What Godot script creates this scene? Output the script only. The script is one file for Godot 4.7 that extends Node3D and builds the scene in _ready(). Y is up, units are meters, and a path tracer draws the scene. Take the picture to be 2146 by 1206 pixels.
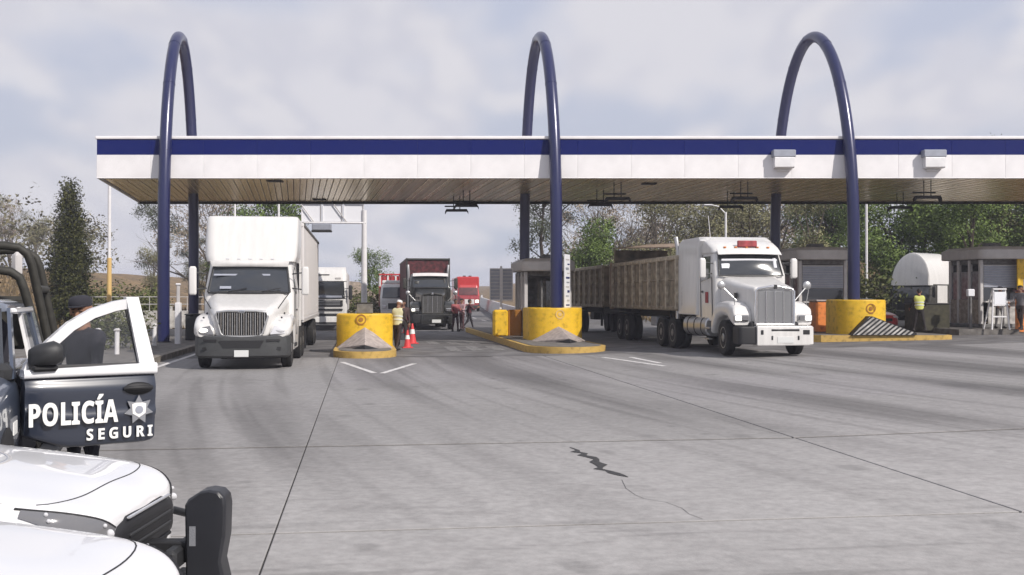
extends Node3D
# A motorway toll plaza: blue arches carry a flat canopy, lorries leave the lanes, police cars are parked in front.
# World: camera looks along -Z from 1.87 m; lanes run along V, turned LA from the view axis.

const LA := 0.1364
var M := {}
var rng := RandomNumberGenerator.new()

class MB:
	# collects triangles; every closed piece is turned outside out; commit() makes normals that break at creases
	var v := PackedVector3Array()
	var uv := PackedVector2Array()
	var has_uv := false
	func add(t: PackedVector3Array, closed := true) -> void:
		if closed:
			var c := Vector3.ZERO
			for p in t: c += p
			c /= maxf(1.0, t.size())
			var s := 0.0
			for i in range(0, t.size(), 3): s += (t[i] - c).dot((t[i + 1] - c).cross(t[i + 2] - c))
			if s > 0.0:
				for i in range(0, t.size(), 3):
					var a := t[i + 1]
					t[i + 1] = t[i + 2]
					t[i + 2] = a
		v.append_array(t)
	func quad(a, b, c, d, t: PackedVector3Array) -> void:
		t.append_array(PackedVector3Array([a, b, c, a, c, d]))
	func loft(rings: Array, xf := Transform3D(), cap := true) -> void:
		var t := PackedVector3Array()
		var n: int = rings[0].size()
		for i in rings.size() - 1:
			for k in n:
				var k2 := (k + 1) % n
				t.append_array(PackedVector3Array([rings[i][k], rings[i][k2], rings[i + 1][k2], rings[i][k], rings[i + 1][k2], rings[i + 1][k]]))
		if cap:
			for e in [0, rings.size() - 1]:
				var c := Vector3.ZERO
				for p in rings[e]: c += p
				c /= n
				for k in n:
					if e == 0: t.append_array(PackedVector3Array([rings[e][(k + 1) % n], rings[e][k], c]))
					else: t.append_array(PackedVector3Array([rings[e][k], rings[e][(k + 1) % n], c]))
		if xf != Transform3D(): t = xf * t
		add(t)
	func box(c: Vector3, s: Vector3, b := 0.0, xf := Transform3D()) -> void:
		var h := s / 2.0
		if b <= 0.0:
			var r := []
			for y in [-h.y, h.y]: r.append(PackedVector3Array([c + Vector3(-h.x, y, -h.z), c + Vector3(h.x, y, -h.z), c + Vector3(h.x, y, h.z), c + Vector3(-h.x, y, h.z)]))
			loft(r, xf)
			return
		b = minf(b, minf(h.x, minf(h.y, h.z)) * 0.95)
		var rr := []
		for e in [[-h.y, b], [-h.y + b, 0.0], [h.y - b, 0.0], [h.y, b]]:
			var ring := PackedVector3Array()
			for q in [[-1, -1, 0], [1, -1, 1], [1, 1, 0], [-1, 1, 1]]:
				var p1 := Vector3(q[0] * (h.x - b), e[0], q[1] * (h.z - e[1]))
				var p2 := Vector3(q[0] * (h.x - e[1]), e[0], q[1] * (h.z - b))
				if q[2] == 0: ring.append_array(PackedVector3Array([c + p2, c + p1]))
				else: ring.append_array(PackedVector3Array([c + p1, c + p2]))
			rr.append(ring)
		loft(rr, xf)
	func prism(poly: PackedVector2Array, h0: float, h1: float, xf := Transform3D()) -> void:
		# poly in X,Z; heights along Y
		var t := PackedVector3Array()
		var n := poly.size()
		for k in n:
			var a := poly[k]
			var b := poly[(k + 1) % n]
			quad(Vector3(a.x, h0, a.y), Vector3(b.x, h0, b.y), Vector3(b.x, h1, b.y), Vector3(a.x, h1, a.y), t)
		var cw := Geometry2D.is_polygon_clockwise(poly)
		var idx := Geometry2D.triangulate_polygon(poly)
		for i in range(0, idx.size(), 3):
			var a := poly[idx[i]]
			var b := poly[idx[i + 1]]
			var c := poly[idx[i + 2]]
			if ((b - a).cross(c - a) > 0.0) == cw:
				var w := b
				b = c
				c = w
			# same turn as the outline
			t.append_array(PackedVector3Array([Vector3(a.x, h1, a.y), Vector3(b.x, h1, b.y), Vector3(c.x, h1, c.y)]))
			t.append_array(PackedVector3Array([Vector3(a.x, h0, a.y), Vector3(c.x, h0, c.y), Vector3(b.x, h0, b.y)]))
		if xf != Transform3D(): t = xf * t
		add(t)
	func tube(pts: Array, r, segs := 10, cap := true) -> void:
		var rings := []
		var n := pts.size()
		var up := Vector3(0.13, 0.31, 0.94)
		for i in n:
			var d: Vector3 = (pts[mini(i + 1, n - 1)] - pts[maxi(i - 1, 0)]).normalized()
			var s := up.cross(d)
			if s.length() < 0.05: s = Vector3.RIGHT.cross(d)
			s = s.normalized()
			up = d.cross(s)
			var rad: float = r[i] if r is Array else r
			var ring := PackedVector3Array()
			for k in segs:
				var a := TAU * k / segs
				ring.append(pts[i] + (s * cos(a) + up * sin(a)) * rad)
			rings.append(ring)
		loft(rings, Transform3D(), cap)
	func lathe(prof: Array, segs := 24, xf := Transform3D()) -> void:
		# prof: [radius, height] pairs round Y
		var rings := []
		for p in prof:
			var ring := PackedVector3Array()
			for k in segs:
				var a := TAU * k / segs
				ring.append(Vector3(cos(a) * p[0], p[1], sin(a) * p[0]))
			rings.append(ring)
		loft(rings, xf)
	func ball(c: Vector3, r: Vector3, segs := 14, rows := 8) -> void:
		var rings := []
		for i in rows + 1:
			var e := -PI / 2 + PI * i / rows
			var ring := PackedVector3Array()
			for k in segs:
				var a := TAU * k / segs
				ring.append(c + Vector3(cos(a) * cos(e) * r.x, sin(e) * r.y, sin(a) * cos(e) * r.z))
			rings.append(ring)
		loft(rings)
	func plate(a: Vector3, b: Vector3, c: Vector3, d: Vector3, out: Vector3, t := 0.02, bulge := 0.0, n := 1) -> void:
		# a sheet with corners a b c d (going round), front face pushed out by t and arched by bulge
		var g := func(u, w, o): return a.lerp(b, u).lerp(d.lerp(c, u), w) + out * (o + bulge * (1.0 - pow(2 * u - 1, 2)) * (1.0 - 0.4 * pow(2 * w - 1, 2)))
		var tt := PackedVector3Array()
		for i in n:
			for j in n:
				var u0 := float(i) / n
				var u1 := float(i + 1) / n
				var w0 := float(j) / n
				var w1 := float(j + 1) / n
				quad(g.call(u0, w0, t), g.call(u1, w0, t), g.call(u1, w1, t), g.call(u0, w1, t), tt)
				quad(g.call(u0, w1, 0.0), g.call(u1, w1, 0.0), g.call(u1, w0, 0.0), g.call(u0, w0, 0.0), tt)
				if i == 0: quad(g.call(u0, w0, 0.0), g.call(u0, w0, t), g.call(u0, w1, t), g.call(u0, w1, 0.0), tt)
				if i == n - 1: quad(g.call(u1, w0, t), g.call(u1, w0, 0.0), g.call(u1, w1, 0.0), g.call(u1, w1, t), tt)
				if j == 0: quad(g.call(u0, w0, 0.0), g.call(u1, w0, 0.0), g.call(u1, w0, t), g.call(u0, w0, t), tt)
				if j == n - 1: quad(g.call(u0, w1, t), g.call(u1, w1, t), g.call(u1, w1, 0.0), g.call(u0, w1, 0.0), tt)
		add(tt)
	func commit(crease := 38.0) -> ArrayMesh:
		var n := v.size() / 3
		var fn := PackedVector3Array()
		fn.resize(n)
		var at := {}
		for i in n:
			var nn := (v[i * 3 + 2] - v[i * 3]).cross(v[i * 3 + 1] - v[i * 3])
			fn[i] = nn
			for k in 3:
				var key := Vector3i((v[i * 3 + k] * 1500.0).round())
				if at.has(key): at[key].append(i)
				else: at[key] = PackedInt32Array([i])
		var norm := PackedVector3Array()
		norm.resize(v.size())
		var lim := cos(deg_to_rad(crease))
		for i in n:
			var f := fn[i].normalized()
			for k in 3:
				var s := Vector3.ZERO
				for j in at[Vector3i((v[i * 3 + k] * 1500.0).round())]:
					if fn[j].normalized().dot(f) > lim: s += fn[j]
				norm[i * 3 + k] = s.normalized() if s.length_squared() > 1e-16 else (f if f.length_squared() > 0.1 else Vector3.UP)
		var arr := []
		arr.resize(Mesh.ARRAY_MAX)
		arr[Mesh.ARRAY_VERTEX] = v
		arr[Mesh.ARRAY_NORMAL] = norm
		if has_uv:
			arr[Mesh.ARRAY_TEX_UV] = uv
			arr[Mesh.ARRAY_TEX_UV2] = uv
		var m := ArrayMesh.new()
		m.add_surface_from_arrays(Mesh.PRIMITIVE_TRIANGLES, arr)
		return m

class Hull:
	# a smooth body through control rings (Catmull-Rom both ways); at() finds points on it for lines, lamps and decals
	var rings: Array
	var closed := true
	func _init(r: Array) -> void: rings = r
	func cr(a: Vector3, b: Vector3, c: Vector3, d: Vector3, t: float) -> Vector3:
		return 0.5 * (2.0 * b + (c - a) * t + (2.0 * a - 5.0 * b + 4.0 * c - d) * t * t + (3.0 * b - a - 3.0 * c + d) * t * t * t)
	func on(s: int, k: float) -> Vector3:
		var r: PackedVector3Array = rings[clampi(s, 0, rings.size() - 1)]
		var n := r.size()
		var i := floori(k)
		return cr(r[posmod(i - 1, n)], r[posmod(i, n)], r[posmod(i + 1, n)], r[posmod(i + 2, n)], k - i)
	func at(s: float, k: float, out := 0.0) -> Vector3:
		var i := clampi(floori(s), 0, rings.size() - 2)
		var p := cr(on(i - 1, k), on(i, k), on(i + 1, k), on(i + 2, k), s - i)
		if out != 0.0: p += normal(s, k) * out
		return p
	func normal(s: float, k: float) -> Vector3:
		var ds := at(s + 0.04, k) - at(s - 0.04, k)
		var dk := at(s, k + 0.04) - at(s, k - 0.04)
		var nn := ds.cross(dk).normalized()
		var c := Vector3.ZERO
		var r: PackedVector3Array = rings[clampi(roundi(s), 0, rings.size() - 1)]
		for p in r: c += p
		return nn if nn.dot(at(s, k) - c / r.size()) > 0.0 else -nn
	func mesh(mb: MB, ns: int, nk: int) -> void:
		var rr := []
		var n: int = rings[0].size()
		for i in (rings.size() - 1) * ns + 1:
			var ring := PackedVector3Array()
			for k in n * nk: ring.append(at(float(i) / ns, float(k) / nk))
			rr.append(ring)
		mb.loft(rr)
	func patch(mb: MB, s0: float, s1: float, k0: float, k1: float, out := 0.012, n := 6, f = null) -> void:
		# a closed pad on the body; f(u, w) may bend the (s, k) square
		var g := func(i, j, o):
			var u := float(i) / n
			var w := float(j) / n
			var q := Vector2(lerpf(s0, s1, u), lerpf(k0, k1, w))
			if f != null: q = f.call(u, w)
			return at(q.x, q.y, o)
		var t := PackedVector3Array()
		for i in n:
			for j in n:
				mb.quad(g.call(i, j, out), g.call(i + 1, j, out), g.call(i + 1, j + 1, out), g.call(i, j + 1, out), t)
				mb.quad(g.call(i, j + 1, -0.02), g.call(i + 1, j + 1, -0.02), g.call(i + 1, j, -0.02), g.call(i, j, -0.02), t)
				if i == 0: mb.quad(g.call(0, j, -0.02), g.call(0, j, out), g.call(0, j + 1, out), g.call(0, j + 1, -0.02), t)
				if i == n - 1: mb.quad(g.call(n, j, out), g.call(n, j, -0.02), g.call(n, j + 1, -0.02), g.call(n, j + 1, out), t)
				if j == 0: mb.quad(g.call(i, 0, -0.02), g.call(i + 1, 0, -0.02), g.call(i + 1, 0, out), g.call(i, 0, out), t)
				if j == n - 1: mb.quad(g.call(i, n, out), g.call(i + 1, n, out), g.call(i + 1, n, -0.02), g.call(i, n, -0.02), t)
		mb.add(t)
	func line(mb: MB, pts: Array, w: float, out := 0.003, loop := false) -> void:
		# a thin strip over the body through (s, k) points
		var a := []
		var m := pts.size()
		for i in m:
			var p := at(pts[i].x, pts[i].y, out)
			var d := at(pts[(i + 1) % m if loop else mini(i + 1, m - 1)].x, pts[(i + 1) % m if loop else mini(i + 1, m - 1)].y) - at(pts[posmod(i - 1, m) if loop else maxi(i - 1, 0)].x, pts[posmod(i - 1, m) if loop else maxi(i - 1, 0)].y)
			var nn := normal(pts[i].x, pts[i].y)
			var s := d.cross(nn).normalized() * w / 2.0
			a.append(PackedVector3Array([p - s - nn * 0.012, p - s, p + s, p + s - nn * 0.012]))
		if loop: a.append(a[0])
		mb.loft(a, Transform3D(), not loop)

# ---- small shape makers
func rr2(cx: float, cy: float, hx: float, hy: float, r: float, n := 4) -> PackedVector2Array:
	var p := PackedVector2Array()
	r = minf(r, minf(hx, hy) * 0.98)
	for q in [[1, 1, 0.0], [-1, 1, 0.5], [-1, -1, 1.0], [1, -1, 1.5]]:
		for i in n + 1:
			var a: float = PI * (q[2] + 0.5 * i / n)
			p.append(Vector2(cx + q[0] * (hx - r) + cos(a) * r, cy + q[1] * (hy - r) + sin(a) * r))
	return p
func rz(z: float, hx: float, y0: float, y1: float, r: float, cx := 0.0) -> PackedVector3Array:
	var p := PackedVector3Array()
	for q in rr2(cx, (y0 + y1) / 2, hx, (y1 - y0) / 2, r): p.append(Vector3(q.x, q.y, z))
	return p
func ry(y: float, hx: float, z0: float, z1: float, r: float, cx := 0.0) -> PackedVector3Array:
	var p := PackedVector3Array()
	for q in rr2(cx, (z0 + z1) / 2, hx, absf(z1 - z0) / 2, r): p.append(Vector3(q.x, y, q.y))
	return p
func rx(x: float, z0: float, z1: float, y0: float, y1: float, r: float) -> PackedVector3Array:
	var p := PackedVector3Array()
	for q in rr2((z0 + z1) / 2, (y0 + y1) / 2, absf(z1 - z0) / 2, (y1 - y0) / 2, r): p.append(Vector3(x, q.y, q.x))
	return p

func part(parent: Node, called: String, mb, m: Material, label := "", crease := 38.0) -> MeshInstance3D:
	var o := MeshInstance3D.new()
	o.name = called
	o.mesh = mb.commit(crease) if mb is MB else mb
	o.material_override = m
	if label: o.set_meta("label", label)
	parent.add_child(o, true)
	return o
func pbox(parent: Node, called: String, c: Vector3, s: Vector3, m: Material, b := 0.01) -> MeshInstance3D:
	var mb := MB.new()
	mb.box(c, s, b)
	return part(parent, called, mb, m)
func ptube(parent: Node, called: String, pts: Array, r, m: Material, segs := 10) -> MeshInstance3D:
	var mb := MB.new()
	mb.tube(pts, r, segs)
	return part(parent, called, mb, m, "", 60.0)
func thing(called: String, label: String, category: String, at: Vector3, turn := 0.0, group := "") -> Node3D:
	var o := Node3D.new()
	o.name = called
	add_child(o, true)
	o.position = at
	o.rotation.y = turn
	tag(o, label, category, group)
	return o
func tag(o: Node, label: String, category: String, group := "") -> void:
	o.set_meta("label", label)
	o.set_meta("category", category)
	if group: o.set_meta("group", group)
func dup(o: Node3D, at: Vector3, turn: float, label: String, size := 1.0) -> Node3D:
	var c: Node3D = o.duplicate()
	c.name = String(o.name).rstrip("0123456789")
	add_child(c, true)
	c.position = at
	c.rotation.y = turn
	c.scale = Vector3.ONE * size
	c.set_meta("label", label)
	return c
func struct(called: String, mb, m: Material, parent: Node = null, crease := 38.0) -> MeshInstance3D:
	var o := part(parent if parent else self, called, mb, m, "", crease)
	if parent == null: o.set_meta("kind", "structure")
	return o

# ---- the lie of the land
func lat(x: float, z: float) -> float: return 0.9907 * x - 0.136 * z
func gy(x: float, z: float) -> float:
	var d := -z
	var y := clampf(lat(x, z) - 5.69, 0.0, 19.11) * 0.02 * (1.0 - smoothstep(60.0, 100.0, d))
	y += clampf(d - 70.0, 0.0, 150.0) * 0.008
	var u := lat(x, z)
	y += smoothstep(-10.0, -40.0, u) * smoothstep(48.0, 95.0, d) * 4.8
	y += smoothstep(19.0, 48.0, u) * smoothstep(56.0, 95.0, d) * 5.0
	return y
func P(x: float, z: float, up := 0.0) -> Vector3: return Vector3(x, gy(x, z) + up, z)
func UV(u: float, w: float, up := 0.0) -> Vector3:
	# a point on the ground from the lanes' own axes: u across, w away
	return P(0.9907 * u - 0.136 * w, -(0.136 * u + 0.9907 * w), up)

# ---- materials
var _noise := {}
func noise_tex(key: String, freq: float, lo: float, hi: float, oct := 4, kind := FastNoiseLite.TYPE_SIMPLEX_SMOOTH, size := 512) -> NoiseTexture2D:
	if _noise.has(key): return _noise[key]
	var f := FastNoiseLite.new()
	f.seed = key.hash() % 1000
	f.noise_type = kind
	f.frequency = freq
	f.fractal_octaves = oct
	var t := NoiseTexture2D.new()
	t.width = size
	t.height = size
	t.seamless = true
	t.noise = f
	var g := Gradient.new()
	g.set_color(0, Color(lo, lo, lo))
	g.set_color(1, Color(hi, hi, hi))
	if key == "wear":
		g.set_offset(0, 0.2)
		g.set_offset(1, 0.7)
		g.add_point(0.34, Color(0.95, 0.945, 0.935))
	t.color_ramp = g
	_noise[key] = t
	return t
func lin(r: float, g: float, b: float) -> Color: return Color(r, g, b).linear_to_srgb()
func mat(key: String, c: Color, rough: float, metal := 0.0, grime := "", scale := 0.5) -> StandardMaterial3D:
	var m := StandardMaterial3D.new()
	m.resource_name = key
	m.albedo_color = c
	m.roughness = rough
	m.metallic = metal
	if grime:
		m.albedo_texture = {"soft": noise_tex("soft", 0.008, 0.92, 1.0), "mid": noise_tex("mid", 0.012, 0.66, 1.0, 5), "hard": noise_tex("hard", 0.02, 0.38, 1.0, 5), "fine": noise_tex("fine", 0.09, 0.74, 1.0, 4), "grain": noise_tex("grain", 0.05, 0.88, 1.0, 4), "wear": noise_tex("wear", 0.016, 0.8, 1.0, 5), "streak": noise_tex("streak", 0.016, 0.93, 1.0, 4)}[grime]
		m.uv1_triplanar = true
		m.uv1_scale = Vector3.ONE * scale
		if grime == "streak": m.uv1_scale *= Vector3(1.0, 0.12, 1.0)
	M[key] = m
	return m
func coat(m: StandardMaterial3D, a := 1.0, r := 0.04) -> StandardMaterial3D:
	m.clearcoat_enabled = true
	m.clearcoat = a
	m.clearcoat_roughness = r
	return m
func bump(m: StandardMaterial3D, t: Texture2D, cm: float) -> void:
	m.heightmap_enabled = true
	m.heightmap_texture = t
	m.heightmap_scale = cm
func materials() -> void:
	for k in 4:
		var s := mat("slab%d" % k, lin(0.405 + 0.014 * [0, 1, -1, 0.5][k], 0.392 + 0.013 * [0, 1, -1, 0.4][k], 0.386 + 0.014 * [0, 1, -1, 0.9][k]), 0.86, 0.0, "grain", 0.3)
		s.uv1_world_triplanar = true
		bump(s, noise_tex("pits", 0.16, 0.0, 1.0, 3), 0.2)
	var a := mat("asphalt", lin(0.185, 0.178, 0.18), 0.9, 0.0, "mid", 0.12)
	a.uv1_world_triplanar = true
	mat("joint", lin(0.03, 0.028, 0.028), 0.9)
	mat("tar", lin(0.045, 0.043, 0.043), 0.7, 0.0, "mid", 2.0)
	mat("soil", lin(0.36, 0.235, 0.1), 0.95, 0.0, "hard", 0.04).uv1_world_triplanar = true
	mat("pavement", lin(0.2, 0.185, 0.17), 0.9, 0.0, "mid", 0.4)
	mat("paint_white", lin(0.6, 0.585, 0.58), 0.75, 0.0, "wear", 0.5)
	mat("paint_worn", lin(0.4, 0.39, 0.385), 0.8, 0.0, "hard", 0.6)
	mat("kerb_yellow", lin(0.5, 0.33, 0.09), 0.75, 0.0, "wear", 0.5)
	mat("kerb", lin(0.3, 0.27, 0.23), 0.85, 0.0, "mid", 0.5)
	mat("yellow", lin(0.74, 0.46, 0.02), 0.5, 0.0, "wear", 0.4)
	mat("orange", lin(0.72, 0.23, 0.05), 0.5, 0.0, "wear", 0.5)
	mat("emblem", lin(0.32, 0.13, 0.01), 0.6)
	mat("prow", lin(0.52, 0.45, 0.42), 0.8, 0.0, "mid", 0.8)
	coat(mat("tube", lin(0.012, 0.016, 0.078), 0.3, 0.1, "streak", 0.4), 0.35, 0.2)
	mat("fascia_blue", lin(0.005, 0.012, 0.115), 0.5, 0.0, "soft", 0.1).metallic_specular = 0.25
	mat("fascia_white", lin(0.84, 0.825, 0.835), 0.4, 0.0, "soft", 0.2)
	mat("white_metal", lin(0.78, 0.77, 0.78), 0.4, 0.0, "soft", 0.7)
	mat("soffit", lin(0.92, 0.74, 0.44), 0.26, 0.6, "soft", 0.2)
	mat("soffit_dull", lin(0.76, 0.62, 0.4), 0.28, 0.6, "soft", 0.2)
	mat("black", lin(0.012, 0.012, 0.014), 0.6)
	mat("dark_plastic", lin(0.03, 0.031, 0.034), 0.55, 0.0, "fine", 2.0)
	mat("bumper_grey", lin(0.05, 0.052, 0.054), 0.6, 0.0, "soft", 1.0)
	mat("push_grey", lin(0.02, 0.021, 0.026), 0.42, 0.0, "soft", 1.5)
	mat("rubber", lin(0.02, 0.019, 0.019), 0.85, 0.0, "fine", 1.5)
	mat("rim", lin(0.5, 0.5, 0.5), 0.35, 0.7, "mid", 1.0)
	mat("rim_dull", lin(0.3, 0.28, 0.26), 0.6, 0.2, "mid", 1.0)
	mat("chrome", lin(0.75, 0.75, 0.75), 0.16, 1.0)
	mat("chrome_dim", lin(0.5, 0.5, 0.5), 0.35, 0.8)
	coat(mat("truck_white", lin(0.68, 0.668, 0.65), 0.4, 0.0, "streak", 0.6), 0.5, 0.12)
	mat("trailer_white", lin(0.66, 0.635, 0.625), 0.5, 0.0, "streak", 0.4)
	coat(mat("car_white", lin(0.74, 0.74, 0.75), 0.35), 1.0, 0.03)
	coat(mat("navy", lin(0.022, 0.028, 0.046), 0.3), 1.0, 0.05)
	coat(mat("navy_grey", lin(0.06, 0.075, 0.11), 0.3), 1.0, 0.05)
	mat("roll_bar", lin(0.035, 0.033, 0.026), 0.65, 0.0, "mid", 1.5)
	coat(mat("red", lin(0.5, 0.03, 0.03), 0.35, 0.0, "soft", 0.5), 0.6, 0.1)
	mat("red_dull", lin(0.42, 0.06, 0.07), 0.6, 0.0, "mid", 0.7)
	mat("maroon", lin(0.17, 0.03, 0.038), 0.6, 0.0, "hard", 0.35)
	coat(mat("truck_black", lin(0.022, 0.022, 0.018), 0.35, 0.0, "mid", 0.7), 0.7, 0.1)
	mat("truck_dark", lin(0.06, 0.058, 0.05), 0.5, 0.0, "mid", 0.7)
	mat("dump", lin(0.34, 0.285, 0.21), 0.75, 0.2, "mid", 0.35)
	mat("dump_rib", lin(0.58, 0.5, 0.38), 0.75, 0.2, "mid", 0.5)
	mat("tan", lin(0.4, 0.3, 0.22), 0.8, 0.0, "mid", 0.6)
	mat("frame_dark", lin(0.035, 0.033, 0.03), 0.7, 0.0, "mid", 1.0)
	var g := mat("glass_dark", lin(0.03, 0.034, 0.04), 0.06)
	g.metallic_specular = 0.75
	var gm := mat("glass_mid", lin(0.24, 0.25, 0.26), 0.12, 0.0, "mid", 0.6)
	gm.metallic_specular = 0.6
	var w := mat("pane", Color(0.1, 0.12, 0.12, 0.06), 0.03)
	w.transparency = BaseMaterial3D.TRANSPARENCY_ALPHA
	var wl := mat("lens", lin(0.6, 0.6, 0.62), 0.08)
	wl.metallic_specular = 0.9
	coat(wl)
	mat("lamp_grey", lin(0.2, 0.2, 0.21), 0.1, 0.3)
	var hl := mat("headlight_lit", Color(1, 1, 0.98), 0.2)
	hl.emission_enabled = true
	hl.emission = Color(1.0, 0.98, 0.92)
	hl.emission_energy_multiplier = 1.6
	mat("booth_grey", lin(0.55, 0.53, 0.52), 0.5, 0.1, "soft", 0.6)
	mat("booth_dark", lin(0.2, 0.195, 0.19), 0.6, 0.1, "mid", 0.6)
	mat("booth_beige", lin(0.42, 0.34, 0.27), 0.7, 0.0, "mid", 0.6)
	mat("sign_grey", lin(0.34, 0.36, 0.42), 0.5, 0.2, "soft", 0.6)
	mat("sign_white", lin(0.75, 0.76, 0.8), 0.5)
	mat("post_yellow", lin(0.62, 0.42, 0.16), 0.6)
	mat("concrete", lin(0.42, 0.39, 0.36), 0.85, 0.0, "mid", 0.4)
	mat("concrete_white", lin(0.62, 0.6, 0.57), 0.85, 0.0, "mid", 0.4)
	mat("bark", lin(0.1, 0.075, 0.055), 0.9, 0.0, "hard", 1.0)
	mat("bark_pale", lin(0.24, 0.2, 0.16), 0.9, 0.0, "hard", 1.0)
	mat("plate", lin(0.62, 0.63, 0.62), 0.5)
	mat("letter_white", lin(0.78, 0.78, 0.76), 0.5)
	mat("star_grey", lin(0.36, 0.37, 0.4), 0.4, 0.3, "fine", 3.0)
	mat("cone", lin(0.62, 0.05, 0.055), 0.55)
	mat("olive", lin(0.06, 0.055, 0.03), 0.8, 0.0, "mid", 0.6)
	for q in [["leaf", 0.55], ["person", 0.8]]:
		var lm := mat(q[0], Color.WHITE, q[1])
		lm.vertex_color_use_as_albedo = true
		if q[0] == "leaf":
			lm.backlight_enabled = true
			lm.backlight = Color(0.35, 0.35, 0.3)
			lm.metallic_specular = 0.25
	mat("vest", lin(0.74, 0.78, 0.2), 0.7, 0.0, "fine", 2.0)
	mat("vest_pale", lin(0.78, 0.74, 0.46), 0.7, 0.0, "fine", 2.0)
	mat("reflective", lin(0.62, 0.63, 0.6), 0.35)
	mat("cloth_dark", lin(0.02, 0.02, 0.028), 0.9)

# ---- sky, sun, camera
func sky_image() -> Image:
	var f := FastNoiseLite.new()
	f.seed = 11
	f.noise_type = FastNoiseLite.TYPE_SIMPLEX_SMOOTH
	f.frequency = 1.0
	f.fractal_octaves = 5
	f.fractal_gain = 0.5
	var w := 1024
	var h := 512
	var im := Image.create_empty(w, h, false, Image.FORMAT_RGBAF)
	for j in h:
		var e := PI * (0.5 - (j + 0.5) / h)
		for i in w:
			var a := TAU * (i + 0.5) / w
			var c := Color(0.3, 0.28, 0.27)
			if e > -0.02:
				var d := Vector3(cos(e) * sin(a), sin(e), -cos(e) * cos(a))
				var q := 1.0 / (maxf(d.y, 0.0) + 0.16)
				var n := f.get_noise_3d(d.x * q * 1.1 + 3.0, d.z * q * 0.55, d.y * 1.5)
				var n2 := f.get_noise_3d(d.x * q * 2.6 - 9.0, d.z * q * 1.3, 4.0)
				var k := smoothstep(-0.26, 0.22, n + n2 * 0.4)
				var base := Color(0.545, 0.585, 0.72).lerp(Color(0.55, 0.585, 0.68), 1.0 - smoothstep(0.0, 0.3, d.y))
				var cl := Color(0.745, 0.735, 0.785).lerp(Color(0.62, 0.625, 0.71), smoothstep(0.0, 0.5, n2 + 0.12))
				c = base.lerp(cl, k * 0.92)
				var hi := smoothstep(0.12, 0.42, n2 - n * 0.2)
				c = c.lerp(Color(0.83, 0.81, 0.835), hi * 0.6)
			c.a = 1.0
			im.set_pixel(i, j, c)
	return im
func stage() -> void:
	var cam := Camera3D.new()
	cam.name = "camera"
	cam.fov = 29.38
	cam.near = 0.1
	cam.far = 4000.0
	cam.position = Vector3(0, 1.87, 0)
	cam.rotation = Vector3(19.0 / 2300.0, 0, 0)
	add_child(cam)
	cam.current = true
	var env := Environment.new()
	env.background_mode = Environment.BG_SKY
	var sky := Sky.new()
	var pm := PanoramaSkyMaterial.new()
	pm.panorama = ImageTexture.create_from_image(sky_image())
	sky.sky_material = pm
	env.sky = sky
	env.background_energy_multiplier = 0.95
	env.tonemap_mode = Environment.TONE_MAPPER_LINEAR
	env.tonemap_exposure = 1.04
	env.sdfgi_enabled = true
	env.ssao_enabled = true
	env.ssil_enabled = true
	env.fog_enabled = true
	env.fog_density = 0.0008
	env.fog_light_color = Color(0.86, 0.87, 0.93)
	var we := WorldEnvironment.new()
	we.name = "environment"
	we.environment = env
	add_child(we)
	var sun := DirectionalLight3D.new()
	sun.name = "sun"
	sun.light_energy = 1.36
	sun.light_color = Color(1.0, 0.972, 0.94)
	sun.light_angular_distance = 0.6
	sun.shadow_enabled = true
	sun.basis = Basis.looking_at(-Vector3(0.56, 0.62, 0.55).normalized(), Vector3.UP)
	add_child(sun)

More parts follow.
